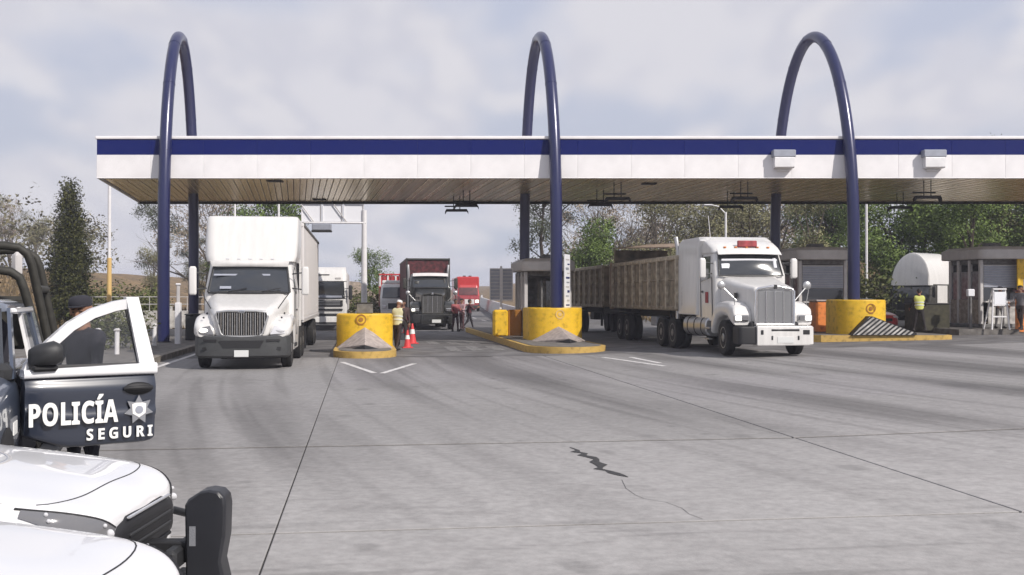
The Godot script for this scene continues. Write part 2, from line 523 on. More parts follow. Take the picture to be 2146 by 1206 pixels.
# ---- ground, slabs, road, markings
func sheet(xs: PackedFloat32Array, zs: PackedFloat32Array, f: Callable, down := 0.0) -> MB:
	var mb := MB.new()
	var t := PackedVector3Array()
	for i in xs.size() - 1:
		for j in zs.size() - 1:
			mb.quad(f.call(xs[i], zs[j]), f.call(xs[i + 1], zs[j]), f.call(xs[i + 1], zs[j + 1]), f.call(xs[i], zs[j + 1]), t)
	# face up
	for k in range(0, t.size(), 3):
		if (t[k + 2] - t[k]).cross(t[k + 1] - t[k]).y < 0.0:
			var w := t[k + 1]
			t[k + 1] = t[k + 2]
			t[k + 2] = w
	mb.add(t, false)
	return mb
func steps(a: float, b: float, n: int) -> PackedFloat32Array:
	var p := PackedFloat32Array()
	for i in n + 1: p.append(lerpf(a, b, float(i) / n))
	return p
func stain_map() -> ImageTexture:
	# wear on the concrete: tyre-darkened paths that bend away from the lanes, drips, patches
	var n := 1024
	var im := Image.create_empty(n, n, false, Image.FORMAT_RGB8)
	var f := FastNoiseLite.new()
	f.seed = 5
	f.frequency = 1.0
	f.fractal_octaves = 4
	var g := FastNoiseLite.new()
	g.seed = 8
	g.frequency = 1.0
	g.fractal_octaves = 3
	for j in n:
		var w := 44.0 * (j + 0.5) / n - 2.0
		for i in n:
			var u := 60.0 * (i + 0.5) / n - 24.0
			var q := 36.0 - w
			var c := u - 0.0045 * q * q
			var s := f.get_noise_2d(c * 0.34, w * 0.02)
			var s2 := g.get_noise_2d(c * 2.6, w * 0.05 + 40.0)
			var path := smoothstep(-0.25, 0.5, s) * 0.27 + smoothstep(0.1, 0.6, s2) * 0.10
			path *= 0.12 + 0.88 * smoothstep(7.0, 17.0, w)
			# scuffs that run across near the camera
			var sc := f.get_noise_2d(u * 0.35 + 70.0, w * 2.2)
			path += smoothstep(0.28, 0.55, sc) * 0.12 * (1.0 - smoothstep(6.0, 14.0, w))
			var blot := g.get_noise_2d(u * 0.16 + 9.0, w * 0.16)
			var v := 1.0 - path - maxf(0.0, blot) * 0.08
			v *= 1.0 + 0.06 * f.get_noise_2d(u * 3.0, w * 3.0)
			v *= 1.0 - 0.13 * smoothstep(9.0, 18.0, w)
			v = clampf(v * 0.97, 0.0, 1.0)
			im.set_pixel(i, j, Color(v, v * lerpf(0.985, 1.0, v), v * lerpf(0.985, 1.0, v)))
	# oil drips and small dark patches, thickest along the wheel paths
	rng.seed = 21
	for k in 260:
		var u := rng.randf_range(-8.0, 26.0)
		var w := rng.randf_range(5.0, 36.0)
		var r := rng.randf_range(0.05, 0.22) * (2.0 if k % 23 == 0 else 1.0)
		var ru := r * 17.0
		var rw := r * 23.0 * rng.randf_range(0.8, 2.2)
		var cu := (u + 24.0) / 60.0 * n
		var cw := (w + 2.0) / 44.0 * n
		var dark := rng.randf_range(0.03, 0.13)
		for j in range(int(cw - rw), int(cw + rw) + 2):
			for i in range(int(cu - ru), int(cu + ru) + 2):
				if i < 0 or j < 0 or i >= n or j >= n: continue
				var q := Vector2((i - cu) / ru, (j - cw) / rw).length() + 0.35 * f.get_noise_2d(i * 0.3, j * 0.3)
				if q < 1.0:
					var c := im.get_pixel(i, j)
					im.set_pixel(i, j, c * (1.0 - dark * smoothstep(1.0, 0.4, q)))
	return ImageTexture.create_from_image(im)
func setting() -> void:
	var xs := PackedFloat32Array()
	for x in [-1500, -800, -400, -220, -140]: xs.append(x)
	xs.append_array(steps(-100, 100, 60))
	for x in [140, 220, 400, 800, 1500]: xs.append(x)
	var zs := PackedFloat32Array()
	for z in [300, 120, 60, 30]: zs.append(z)
	zs.append_array(steps(16, -130, 48))
	for z in [-150, -180, -220, -300, -450, -700, -1100, -1800, -2600]: zs.append(z)
	struct("ground", sheet(xs, zs, func(x, z): return P(x, z, -0.07)), M.soil)
	# concrete apron: one slab after another, with a sealed joint between
	var apron := struct("apron", sheet(steps(-26.1, 37.5, 24), steps(-11.3, 34.2, 14), func(u, w): return UV(u, w, -0.014)), M.joint)
	var stains := stain_map()
	for k in 4:
		var m: StandardMaterial3D = M["slab%d" % k]
		m.detail_enabled = true
		m.detail_albedo = stains
		m.detail_blend_mode = BaseMaterial3D.BLEND_MODE_MUL
		m.detail_uv_layer = BaseMaterial3D.DETAIL_UV_2
	rng.seed = 4
	for i in range(-4, 6):
		for j in range(-4, 5):
			var u0 := -0.68 + 6.37 * i
			var w0 := 8.85 + 5.06 * j
			var mb := MB.new()
			var g := 0.005
			var ring := []
			for e in [[-0.08, g], [-0.004, g], [0.0, g + 0.006]]:
				var r := PackedVector3Array()
				for q in [[0, 0], [1, 0], [1, 1], [0, 1]]:
					var gu: float = e[1] + ([0.002, 0.008][i + q[0]] if i + q[0] in [0, 1] else 0.0)
					var gw: float = e[1] + ([0.022, 0.055][j + q[1]] if j + q[1] in [0, 1] else 0.0)
					r.append(UV(u0 + (6.37 - gu if q[0] else gu), w0 + (5.06 - gw if q[1] else gw), e[0]))
				ring.append(r)
			mb.loft(ring)
			mb.has_uv = true
			for p in mb.v: mb.uv.append(Vector2((lat(p.x, p.z) + 24.0) / 60.0, (-0.136 * p.x - 0.9907 * p.z + 2.0) / 44.0))
			part(apron, "concrete_slab", mb, M["slab%d" % [0, 1, 0, 2, 3][rng.randi() % 5]], "", 10.0)
	# the lanes under the canopy and the road beyond
	struct("road", sheet(steps(-5.7, 32, 20), steps(34.2, 62, 14), func(u, w): return UV(u, w)), M.asphalt)
	struct("road", sheet(steps(0, 1, 14), steps(62, 420, 60), func(t, w):
		var k := smoothstep(62.0, 100.0, w)
		return UV(lerpf(lerpf(-5.7, -3.0, k), lerpf(32.0, 17.0, k), t), w)), M.asphalt)
	# pale earth bank at the roadside beyond the gantry
	var eb := MB.new()
	var er := []
	for q in [[-17.5, 0.3], [-15.5, 1.9], [-13.6, 3.0], [-12.2, 2.9], [-11.0, 1.9], [-9.8, 0.5]]:
		er.append(PackedVector3Array([P(q[0], -83.0, -0.4), P(q[0], -85.0, q[1] * 0.75), P(q[0], -87.5, q[1]), P(q[0], -92.0, q[1] * 0.8), P(q[0], -98.0, -0.4)]))
	eb.loft(er)
	struct("earth_bank", eb, mat("earth", lin(0.5, 0.4, 0.31), 0.95, 0.0, "hard", 0.2), null, 80.0)
	# side pavement, its kerb
	struct("pavement", slab_poly([[-5.95, 26], [-5.95, 60], [-16, 60], [-16, 26]], 0.0, 0.15), M.pavement)
	struct("kerb", slab_poly([[-5.7, 26], [-5.7, 60], [-5.94, 60], [-5.94, 26]], 0.0, 0.17), M.kerb)
	paint()
func slab_poly(pts: Array, y0: float, y1: float) -> MB:
	# upright sides on the ground, corners given as [across, away]
	var mb := MB.new()
	var poly := PackedVector2Array()
	var n := pts.size()
	var base := 0.0
	for p in pts:
		var q := UV(p[0], p[1])
		poly.append(Vector2(q.x, q.z))
		base += q.y / n
	mb.prism(poly, base + y0 - 0.1, base + y1)
	return mb
func stripe(called: String, a: Vector2, b: Vector2, w: float, m: Material, up := 0.005) -> void:
	var mb := MB.new()
	var n := maxi(1, int((b - a).length() / 2.0))
	var s := (b - a).normalized().orthogonal() * w / 2.0
	var t := PackedVector3Array()
	for i in n:
		var p := a.lerp(b, float(i) / n)
		var q := a.lerp(b, float(i + 1) / n)
		mb.quad(P(p.x - s.x, p.y - s.y, up), P(p.x + s.x, p.y + s.y, up), P(q.x + s.x, q.y + s.y, up), P(q.x - s.x, q.y - s.y, up), t)
	for k in range(0, t.size(), 3):
		if (t[k + 2] - t[k]).cross(t[k + 1] - t[k]).y < 0.0:
			var x := t[k + 1]
			t[k + 1] = t[k + 2]
			t[k + 2] = x
	mb.add(t, false)
	struct(called, mb, m)
func paint() -> void:
	for l in [[-4.85, -31.3, -3.36, -26.8], [-3.16, -26.7, -2.72, -30.6], [2.75, -33.2, 4.0, -28.8], [3.55, -33.0, 4.05, -30.0], [-9.0, -26.0, -11.9, -48.0]]:
		stripe("painted_line", Vector2(l[0], l[1]), Vector2(l[2], l[3]), 0.15, M.paint_white)
	for k in 3: stripe("crossing_bar", Vector2(-1.9 + k * 0.75, -37.6 - k * 0.25), Vector2(-2.35 + k * 0.75, -40.8 - k * 0.25), 0.42, M.paint_worn, 0.006)
	for k in 3: stripe("crossing_bar", Vector2(-3.0 + k * 0.8, -43.0), Vector2(-3.4 + k * 0.8, -45.6), 0.42, M.paint_worn, 0.006)
	for k in 14: stripe("lane_line", Vector2(-0.9 - k * 0.95, -72.0 - k * 7.0), Vector2(-1.3 - k * 0.95, -75.0 - k * 7.0), 0.14, M.paint_white, 0.006)
	stripe("drain_slot", Vector2(-3.4, -33.9), Vector2(-0.6, -34.1), 0.16, M.black, 0.004)
	# a crack filled with tar, wandering over the slab
	var mb := MB.new()
	var t := PackedVector3Array()
	var c := [[0.72, -13.6, 0.012], [0.80, -13.35, 0.03], [0.76, -13.2, 0.085], [0.87, -13.08, 0.05], [0.82, -12.92, 0.075], [0.92, -12.78, 0.09], [0.97, -12.6, 0.045], [0.93, -12.4, 0.08], [0.99, -12.2, 0.1], [0.97, -12.02, 0.04], [0.93, -11.9, 0.07], [1.03, -11.78, 0.04], [1.08, -11.62, 0.085], [1.14, -11.48, 0.06], [1.2, -11.36, 0.01]]
	for i in c.size() - 1:
		var a: Array = c[i]
		var b: Array = c[i + 1]
		mb.quad(P(a[0] - a[2] * 0.72, a[1], 0.004), P(a[0] + a[2] * 0.72, a[1], 0.004), P(b[0] + b[2] * 0.72, b[1], 0.004), P(b[0] - b[2] * 0.72, b[1], 0.004), t)
	mb.add(t, false)
	for k in range(0, mb.v.size(), 3):
		if (mb.v[k + 2] - mb.v[k]).cross(mb.v[k + 1] - mb.v[k]).y < 0.0:
			var w := mb.v[k + 1]
			mb.v[k + 1] = mb.v[k + 2]
			mb.v[k + 2] = w
	struct("tar_patch", mb, M.tar)
	for l in [[[1.12, -11.2], [1.11, -10.7], [1.16, -10.35], [1.22, -10.15], [1.4, -9.98], [1.5, -9.7], [1.52, -9.45], [1.6, -9.22]], [[-0.9, -22.8], [-0.7, -22.2], [-0.74, -21.8]], [[3.1, -16.9], [3.3, -16.2], [3.35, -15.7], [3.6, -14.95]]]:
		for i in l.size() - 1: stripe("crack", Vector2(l[i][0], l[i][1]), Vector2(l[i + 1][0], l[i + 1][1]), 0.0045, M.tar, 0.004)

# ---- canopy, arches, islands
func canopy() -> void:
	var o := thing("toll_canopy", "long flat toll canopy with navy stripe over white fascia, held by blue arches", "canopy", Vector3.ZERO)
	var x0 := -15.77
	var x1 := 37.0
	var zf := -41.65
	var zb := -52.6
	var n := 26
	var w := (x1 - x0) / n
	var pw := MB.new()
	pw.box(Vector3.ZERO, Vector3(w - 0.004, 0.87, 0.06), 0.005)
	var pm := pw.commit()
	var bw := MB.new()
	bw.box(Vector3.ZERO, Vector3(w - 0.004, 0.585, 0.05), 0.004)
	var bm := bw.commit()
	for i in n:
		var a := part(o, "white_panel", pm, M.fascia_white)
		a.position = Vector3(x0 + w * (i + 0.5), 6.815, zf + 0.03)
		var b := part(o, "blue_panel", bm, M.fascia_blue)
		b.position = Vector3(x0 + w * (i + 0.5), 7.545, zf + 0.02)
	pbox(o, "top_trim", Vector3((x0 + x1) / 2, 7.905, zf + 0.01), Vector3(x1 - x0 + 0.1, 0.12, 0.16), M.fascia_white, 0.02)
	pbox(o, "bottom_trim", Vector3((x0 + x1) / 2, 6.37, zf + 0.0), Vector3(x1 - x0, 0.03, 0.14), M.fascia_white, 0.01)
	# the end of the canopy runs along the lanes
	var e := MB.new()
	var xe := x0 - 2.15
	e.plate(Vector3(x0, 6.36, zf), Vector3(xe, 6.36, zb), Vector3(xe, 7.95, zb), Vector3(x0, 7.95, zf), Vector3(0.98, 0, -0.2), 0.08)
	part(o, "end_panel", e, M.fascia_white)
	var rf := MB.new()
	rf.prism(PackedVector2Array([Vector2(x0 + 0.1, zf - 0.02), Vector2(x1, zf - 0.02), Vector2(x1, zb + 0.02), Vector2(xe + 0.12, zb + 0.02)]), 7.72, 7.86)
	part(o, "roof_sheet", rf, M.booth_grey)
	pbox(o, "back_panel", Vector3((xe + x1) / 2, 7.14, zb - 0.03), Vector3(x1 - xe, 1.5, 0.06), M.fascia_white, 0.01)
	pbox(o, "back_edge", Vector3((xe + x1) / 2, 6.36, zb + 0.0), Vector3(x1 - xe, 0.1, 0.16), M.frame_dark, 0.01)
	# metal strips of the underside, laid along the lanes
	var len := (zf - zb) / cos(0.194)
	var sb := MB.new()
	sb.box(Vector3.ZERO, Vector3(0.232, 0.03, len - 0.12), 0.008)
	var sm := sb.commit()
	var k := 0
	var x := x0 + 0.25
	while x < x1 - 0.1:
		var s := part(o, "soffit_strip", sm, M.soffit if x < -4.0 or k % 3 == 0 else M.soffit_dull)
		s.position = Vector3(x - 1.07, 6.43 + 0.008 * (k % 2), (zf + zb) / 2)
		s.rotation.y = 0.194
		x += 0.262
		k += 1
	for q in [[-9.3, -43.0], [-9.0, -51.2], [5.5, -44.0], [22.4, -44.0]]: pbox(o, "downlight", Vector3(q[0], 6.4, q[1]), Vector3(0.6, 0.05, 0.5), M.black, 0.015)
	# arches
	var names := ["blue tubular arch standing on the side pavement near the conifer", "blue tubular arch rising from the yellow block beside the glazed booth", "blue tubular arch behind the yellow block with striped ramp"]
	var i := 0
	for xa in [-13.05, 1.66, 12.8]:
		var a := thing("blue_arch", names[i], "arch", P(xa, -41.07), 0.0, "blue arches carrying the canopy")
		var pts := []
		var span := Vector3(-1.1, 0, -7.66)
		var y0 := -0.05 - a.position.y * 0.0
		for q in 5: pts.append(Vector3(0, lerpf(y0, 4.25 - a.position.y, q / 4.0), 0))
		for q in range(1, 40):
			var an := PI * q / 40.0
			pts.append(span * (0.5 - 0.5 * cos(an)) + Vector3(0, 4.25 - a.position.y + 8.22 * sin(an), 0))
		for q in 5: pts.append(span + Vector3(0, lerpf(4.25 - a.position.y, y0, q / 4.0), 0))
		ptube(a, "tube", pts, 0.225, M.tube, 20)
		for s in [Vector3.ZERO, span]:
			var f := MB.new()
			f.lathe([[0.36, -0.02], [0.36, 0.17 if i == 0 else 0.24], [0.24, 0.2 if i == 0 else 0.27]], 20, Transform3D(Basis(), s))
			part(a, "base_plate", f, M.black)
			if s == Vector3.ZERO:
				for wr in [3, 9, 14, 19, 25, 30, 35, 41]:
					var mid: Vector3 = pts[wr]
					var along: Vector3 = (pts[wr + 1] - pts[wr - 1]).normalized() * 0.03
					ptube(a, "weld_ring", [mid - along, mid + along], 0.233, M.tube, 20)
			# bracket that ties the arch to the canopy edge
			if s == Vector3.ZERO:
				for yy in [6.75, 7.5]: pbox(a, "bracket", Vector3(-0.05, yy - a.position.y, -0.36), Vector3(0.16, 0.12, 0.36), M.white_metal, 0.01)
		i += 1
	# two boxes fixed to the white band
	i = 0
	for xb in [10.27, 15.95]:
		var b := thing("fascia_box", ["white boxed floodlight on the fascia, before the third arch", "white boxed floodlight on the fascia, past the third arch"][i], "floodlight", Vector3(xb, 6.72, zf + 0.06), 0.0, "boxed floodlights on the fascia")
		var h := MB.new()
		h.loft([rx(-0.37, 0.0, 0.34, 0.0, 0.42, 0.06), rx(0.37, 0.0, 0.34, 0.0, 0.42, 0.06)])
		part(b, "housing", h, M.white_metal)
		pbox(b, "hood", Vector3(0, 0.55, 0.16), Vector3(0.86, 0.28, 0.36), M.sign_grey, 0.03)
		pbox(b, "mount", Vector3(0, 0.3, 0.03), Vector3(0.5, 0.8, 0.06), M.white_metal, 0.01)
		i += 1
	# lane signals hanging below the underside
	var spots := [[-1.95, -47.0, 0.0, "flat dark signal box hanging over the black lorry's lane, lower of its pair"], [-2.5, -49.6, 0.0, "flat dark signal box behind the one over the black lorry's lane"], [3.75, -46.6, 0.0, "flat dark signal box hanging over the rear dump trailer"], [4.2, -43.6, 0.0, "flat dark signal box in front of the one over the rear dump trailer"], [9.5, -47.6, 0.0, "flat dark signal box hanging over the white sleeper cab"], [9.2, -43.4, 0.0, "wide dark signal box closest above the white sleeper cab"], [17.0, -48.0, 0.0, "flat dark signal box hanging over the white lorry with rounded fairing"], [16.3, -43.0, 0.0, "flat dark signal box on one rod just past the third arch"]]
	var proto: Node3D
	for q in spots:
		if proto == null:
			proto = thing("lane_signal", q[3], "signal", Vector3(q[0], 5.6, q[1]), 0.0, "signal boxes under the canopy")
			var h := MB.new()
			h.loft([rx(-0.52, -0.16, 0.16, 0.0, 0.12, 0.03), rx(-0.46, -0.2, 0.2, 0.12, 0.22, 0.03), rx(0.46, -0.2, 0.2, 0.12, 0.22, 0.03), rx(0.52, -0.16, 0.16, 0.0, 0.12, 0.03)])
			part(proto, "housing", h, M.black)
			for s in [-0.14, 0.14]: ptube(proto, "rod", [Vector3(s, 0.15, 0), Vector3(s, 0.83, 0)], 0.022, M.black, 6)
			pbox(proto, "cross_bar", Vector3(-0.1, 0.36, -0.08), Vector3(0.9, 0.06, 0.08), M.black, 0.01)
		else: dup(proto, Vector3(q[0], 5.6, q[1]), 0.0, q[3])

func emblem_on(o: Node, c: Vector3, r: float, m: Material) -> void:
	var e := MB.new()
	var ring := []
	for k in 25:
		var a := TAU * k / 24
		var d := Vector3(cos(a), sin(a), 0)
		ring.append(PackedVector3Array([c + d * r * 0.78, c + d * r * 0.78 + Vector3(0, 0, 0.015), c + d * r + Vector3(0, 0, 0.015), c + d * r]))
	e.loft(ring, Transform3D(), false)
	e.lathe([[r * 0.42, 0.0], [r * 0.42, 0.014], [r * 0.1, 0.016]], 12, Transform3D(Basis(Vector3.RIGHT, PI / 2), c))
	e.box(c + Vector3(0, -r * 0.95, 0.006), Vector3(r * 0.9, r * 0.25, 0.012), 0.0)
	part(o, "emblem", e, m)
func island(label: String, u: float, w0: float, w1: float, hw: float) -> void:
	var o := thing("traffic_island", label, "traffic island", UV(u, w0 + 4.0), LA, "kerbed islands between the lanes")
	var out := PackedVector2Array()
	var inn := PackedVector2Array()
	for k in 13:
		var a := PI * k / 12.0
		out.append(Vector2(cos(a) * hw, 4.0 - hw * 1.3 + sin(a) * hw * 1.3))
		inn.append(Vector2(cos(a) * (hw - 0.16), 4.0 - hw * 1.3 + sin(a) * (hw * 1.3 - 0.16)))
	for q in [-1.0, 1.0]:
		out.append(Vector2(q * hw, 4.0 - (w1 - w0)))
		inn.append(Vector2(q * (hw - 0.16), 4.0 - (w1 - w0)))
	var mb := MB.new()
	mb.prism(out, -0.08, 0.2)
	part(o, "kerb", mb, M.kerb_yellow)
	var m2 := MB.new()
	m2.prism(inn, 0.1, 0.215)
	part(o, "deck", m2, M.pavement)
func crash_block(label: String, at: Vector3, r: float, h: float, turn := LA) -> Node3D:
	# a rounded yellow block with a wedge-shaped prow in front
	var o := thing("crash_block", label, "crash barrier", at, turn, "yellow crash blocks at the island ends")
	var mb := MB.new()
	var rings := []
	for e in [[0.0, 0.0], [h - 0.06, 0.0], [h - 0.015, 0.02], [h, 0.07]]:
		var ring := PackedVector3Array()
		for k in 17:
			var a := PI * k / 16.0
			ring.append(Vector3(cos(a) * (r - e[1]), e[0], sin(a) * (r - e[1]) * 0.8))
		for q in [[-1, -0.5], [-1, -1.5], [1, -1.5], [1, -0.5]]: ring.append(Vector3(q[0] * (r - e[1]), e[0], q[1] * r * 0.8))
		rings.append(ring)
	mb.loft(rings)
	part(o, "block", mb, M.yellow)
	return o
func prow(o: Node3D, r: float, h: float, z: float, reach: float, m: Material) -> void:
	var p := MB.new()
	var a := Vector3(0, h, z)
	var f := Vector3(0, 0.16, z + reach)
	var l := Vector3(-r, 0.0, z + reach * 0.25)
	var q := Vector3(r, 0.0, z + reach * 0.25)
	var b := Vector3(0, 0.0, z + reach)
	var lb := Vector3(-r, 0, z - 0.3)
	var qb := Vector3(r, 0, z - 0.3)
	var ab := Vector3(0, h, z - 0.3)
	p.add(PackedVector3Array([a, f, l, a, q, f, f, b, l, f, q, b, ab, a, l, ab, l, lb, ab, q, a, ab, qb, q, ab, lb, qb, lb, l, b, lb, b, q, lb, q, qb]))
	part(o, "prow", p, m)
	var c := MB.new()
	c.add(PackedVector3Array([f + Vector3(-0.02, -0.02, 0.02), Vector3(-0.42, 0.02, z + reach * 0.72), Vector3(0.0, 0.0, z + reach + 0.16), f + Vector3(0.02, -0.02, 0.02), Vector3(0.0, 0.0, z + reach + 0.16), Vector3(0.42, 0.02, z + reach * 0.72), f + Vector3(-0.02, -0.02, 0.02), Vector3(0, 0, z + reach + 0.16), f + Vector3(0.02, -0.02, 0.02)]), false)
	part(o, "dark_notch", c, M.black)
func islands() -> void:
	island("kerbed island with worn yellow nose beside the vested person", 0.11, 33.4, 58.0, 0.98)
	island("long kerbed island carrying the glazed booth and the second arch", 6.85, 35.0, 58.0, 1.38)
	var b := crash_block("yellow block topped by a dark box, beside the vested person", UV(0.11, 36.9, 0.2), 0.93, 1.1)
	emblem_on(b, Vector3(-0.12, 0.92, 0.74), 0.17, M.emblem)
	prow(b, 0.9, 0.72, 0.6, 1.5, M.prow)
	b = crash_block("yellow block round the foot of the second arch", UV(7.25, 40.9, 0.2), 1.03, 1.22)
	emblem_on(b, Vector3(0.05, 0.98, 0.82), 0.17, M.post_yellow)
	prow(b, 0.95, 0.55, 0.7, 2.3, M.prow)
	# dark cabinet standing on the first block
	var c := thing("cabinet", "small dark box on top of the yellow block near the vested person", "box", UV(0.11, 37.2, 1.3), LA)
	pbox(c, "case", Vector3(0, 0.17, 0), Vector3(0.54, 0.34, 0.36), M.booth_dark, 0.02)
	pbox(c, "lid", Vector3(0, 0.355, 0), Vector3(0.58, 0.03, 0.4), M.frame_dark, 0.01)
	# third island, broad and set across
	var o := thing("traffic_island", "broad kerbed island with ochre edge under the third arch", "traffic island", P(13.4, -41.5), 0.0, "kerbed islands between the lanes")
	var out := PackedVector2Array([Vector2(-2.2, 1.75), Vector2(-2.6, 1.4), Vector2(-4.0, -12.0), Vector2(1.4, -12.0), Vector2(2.4, -2.6), Vector2(2.6, 0.2), Vector2(2.75, 1.0), Vector2(2.6, 1.6), Vector2(2.2, 1.8)])
	var mb := MB.new()
	mb.prism(out, -0.1, 0.2)
	part(o, "kerb", mb, M.kerb_yellow)
	var inn := Geometry2D.offset_polygon(out, -0.16)[0]
	var m2 := MB.new()
	m2.prism(inn, 0.1, 0.215)
	part(o, "deck", m2, M.pavement)
	b = crash_block("yellow block with a black and white striped ramp against it", P(12.94, -40.75, 0.2), 0.92, 1.3, 0.05)
	emblem_on(b, Vector3(0.12, 0.98, 0.735), 0.18, M.emblem)
	# the striped ramp: a low prism whose stripes are bars of their own
	var t := thing("striped_ramp", "low ramp with slanting black and white stripes before the yellow block", "crash barrier", P(13.42, -39.98, 0.215), 0.0)
	var tri := PackedVector2Array([Vector2(-1.15, 0), Vector2(-0.52, 0.68), Vector2(-0.4, 0.68), Vector2(1.2, 0.08), Vector2(1.2, 0)])
	var tb := MB.new()
	tb.prism(tri, 0.0, 0.42, Transform3D(Basis(Vector3.RIGHT, -PI / 2), Vector3(0, 0, 0.352)))
	part(t, "ramp", tb, M.black)
	for k in 15:
		var x := -2.0 + k * 0.205
		var bar := PackedVector2Array([Vector2(x, 0.01), Vector2(x + 0.1, 0.01), Vector2(x + 1.1, 0.81), Vector2(x + 1.0, 0.81)])
		var cut := Geometry2D.intersect_polygons(bar, PackedVector2Array([Vector2(-1.1, 0.01), Vector2(-0.5, 0.66), Vector2(-0.42, 0.66), Vector2(1.18, 0.07), Vector2(1.18, 0.01)]))
		if cut.is_empty(): continue
		var s := MB.new()
		s.prism(cut[0], -0.012, 0.0, Transform3D(Basis(Vector3.RIGHT, -PI / 2), Vector3(0, 0, 0.352)))
		part(t, "stripe", s, M.concrete_white)
	# orange block behind, thin yellow guard and its panel sign
	var ob := thing("orange_block", "orange guard block between the white lorry's bumper and the yellow block", "crash barrier", P(12.1, -43.2, 0.2), 0.1)
	pbox(ob, "block", Vector3(0, 0.62, 0), Vector3(0.55, 1.24, 0.9), M.orange, 0.06)
	pbox(ob, "cap", Vector3(0, 1.26, 0), Vector3(0.6, 0.08, 0.95), M.prow, 0.03)
	pbox(ob, "foot", Vector3(0, 0.03, 0), Vector3(0.7, 0.06, 1.05), M.frame_dark, 0.01)
	var yg := thing("yellow_guard", "narrow yellow guard under the grey panel sign", "guard", UV(5.72, 45.3, 0.2), LA)
	pbox(yg, "shell", Vector3(0, 0.56, 0), Vector3(0.62, 1.12, 0.5), M.yellow, 0.08)
	pbox(yg, "rear_block", Vector3(0.62, 0.56, -0.25), Vector3(0.6, 1.12, 0.5), M.emblem, 0.05)
	pbox(yg, "lamp", Vector3(0, 1.17, 0.05), Vector3(0.12, 0.1, 0.12), M.lens, 0.03)
	var ps := thing("panel_sign", "pair of grey louvred panels on a white post behind the yellow guard", "sign", UV(5.85, 46.0, 0.2), LA)
	ptube(ps, "post", [Vector3(0, 0, 0), Vector3(0, 2.95, 0)], 0.05, M.white_metal)
	for s in [-1, 1]:
		var pn := pbox(ps, "panel", Vector3(s * 0.26, 2.18, 0.02), Vector3(0.42, 1.3, 0.05), M.sign_grey, 0.01)
		for q in [[0, 0.66, 0.44, 0.04], [0, -0.66, 0.44, 0.05], [-0.215, 0, 0.035, 1.3], [0.215, 0, 0.035, 1.3]]: pbox(pn, "frame", Vector3(s * 0.26 + q[0], 2.18 + q[1], 0.05), Vector3(q[2], q[3], 0.05), M.white_metal, 0.005)
		for k in 8: pbox(pn, "louvre", Vector3(s * 0.26, 1.66 + k * 0.15, 0.05), Vector3(0.38, 0.03, 0.02), M.booth_grey, 0.0)
	var tb2 := thing("tariff_board", "tall white board with dark rows standing at the second arch", "board", UV(7.85, 41.6, 0.2), LA + 1.12)
	pbox(tb2, "board", Vector3(0, 2.2, 0), Vector3(0.72, 2.1, 0.06), M.sign_white, 0.01)
	for s in [-0.28, 0.28]: ptube(tb2, "leg", [Vector3(s, 0, -0.02), Vector3(s, 1.2, -0.02)], 0.03, M.white_metal, 8)
	for k in 11: pbox(tb2, "dark_row", Vector3([0.0, 0.06, -0.08, 0.1, -0.04, 0.03][k % 6], 1.3 + 0.175 * k, 0.032), Vector3([0.5, 0.36, 0.44, 0.3, 0.52, 0.4][k % 6], [0.05, 0.07, 0.04, 0.09, 0.05][k % 5], 0.012), [M.fascia_blue, M.booth_grey, M.sign_grey][k % 3], 0.0)

# ---- lorries (front towards +Z, bumper at z = 0)
func wheel(o: Node3D, x: float, z: float, r: float, w: float, rim: Material, dual := false, steer := 0.0) -> void:
	var n := Node3D.new()
	n.name = "wheel"
	o.add_child(n, true)
	n.position = Vector3(x, r, z)
	n.rotation.y = steer
	var s := signf(x) if x != 0.0 else 1.0
	var b := Basis(Vector3.FORWARD, PI / 2 * s)  # +Y of the lathe to the outside
	var key := "%.2f %.2f %s %d %d" % [r, w, rim.resource_name, int(dual), int(s)]
	if not _wheels.has(key):
		var t := MB.new()
		var hw := w / 2
		for k in (2 if dual else 1):
			var y0 := -k * (w + 0.06)
			t.lathe([[r * 0.58, y0 - hw * 0.8], [r * 0.84, y0 - hw], [r * 0.97, y0 - hw * 0.86], [r, y0 - hw * 0.55], [r, y0 - 0.012], [r * 0.985, y0 - 0.006], [r * 0.985, y0 + 0.006], [r, y0 + 0.012], [r, y0 + hw * 0.55], [r * 0.97, y0 + hw * 0.86], [r * 0.84, y0 + hw], [r * 0.58, y0 + hw * 0.8]], 28, Transform3D(b, Vector3.ZERO))
		var h := MB.new()
		h.lathe([[r * 0.6, -hw * 0.7], [r * 0.6, hw * 0.82], [r * 0.55, hw * 0.8], [r * 0.5, hw * (-0.15 if dual else 0.45)], [r * 0.3, hw * (-0.1 if dual else 0.6)], [r * 0.26, hw * 0.75], [r * 0.18, hw * 0.95], [0.01, hw * 0.95]], 28, Transform3D(b, Vector3.ZERO))
		for k in 8:
			var a := TAU * k / 8
			h.ball(b * Vector3(cos(a) * r * 0.4, hw * (-0.08 if dual else 0.56), sin(a) * r * 0.4), Vector3.ONE * r * 0.045, 6, 4)
		_wheels[key] = [t.commit(30), h.commit(30)]
	part(n, "tyre", _wheels[key][0], M.rubber)
	part(n, "rim", _wheels[key][1], rim)
var _wheels := {}
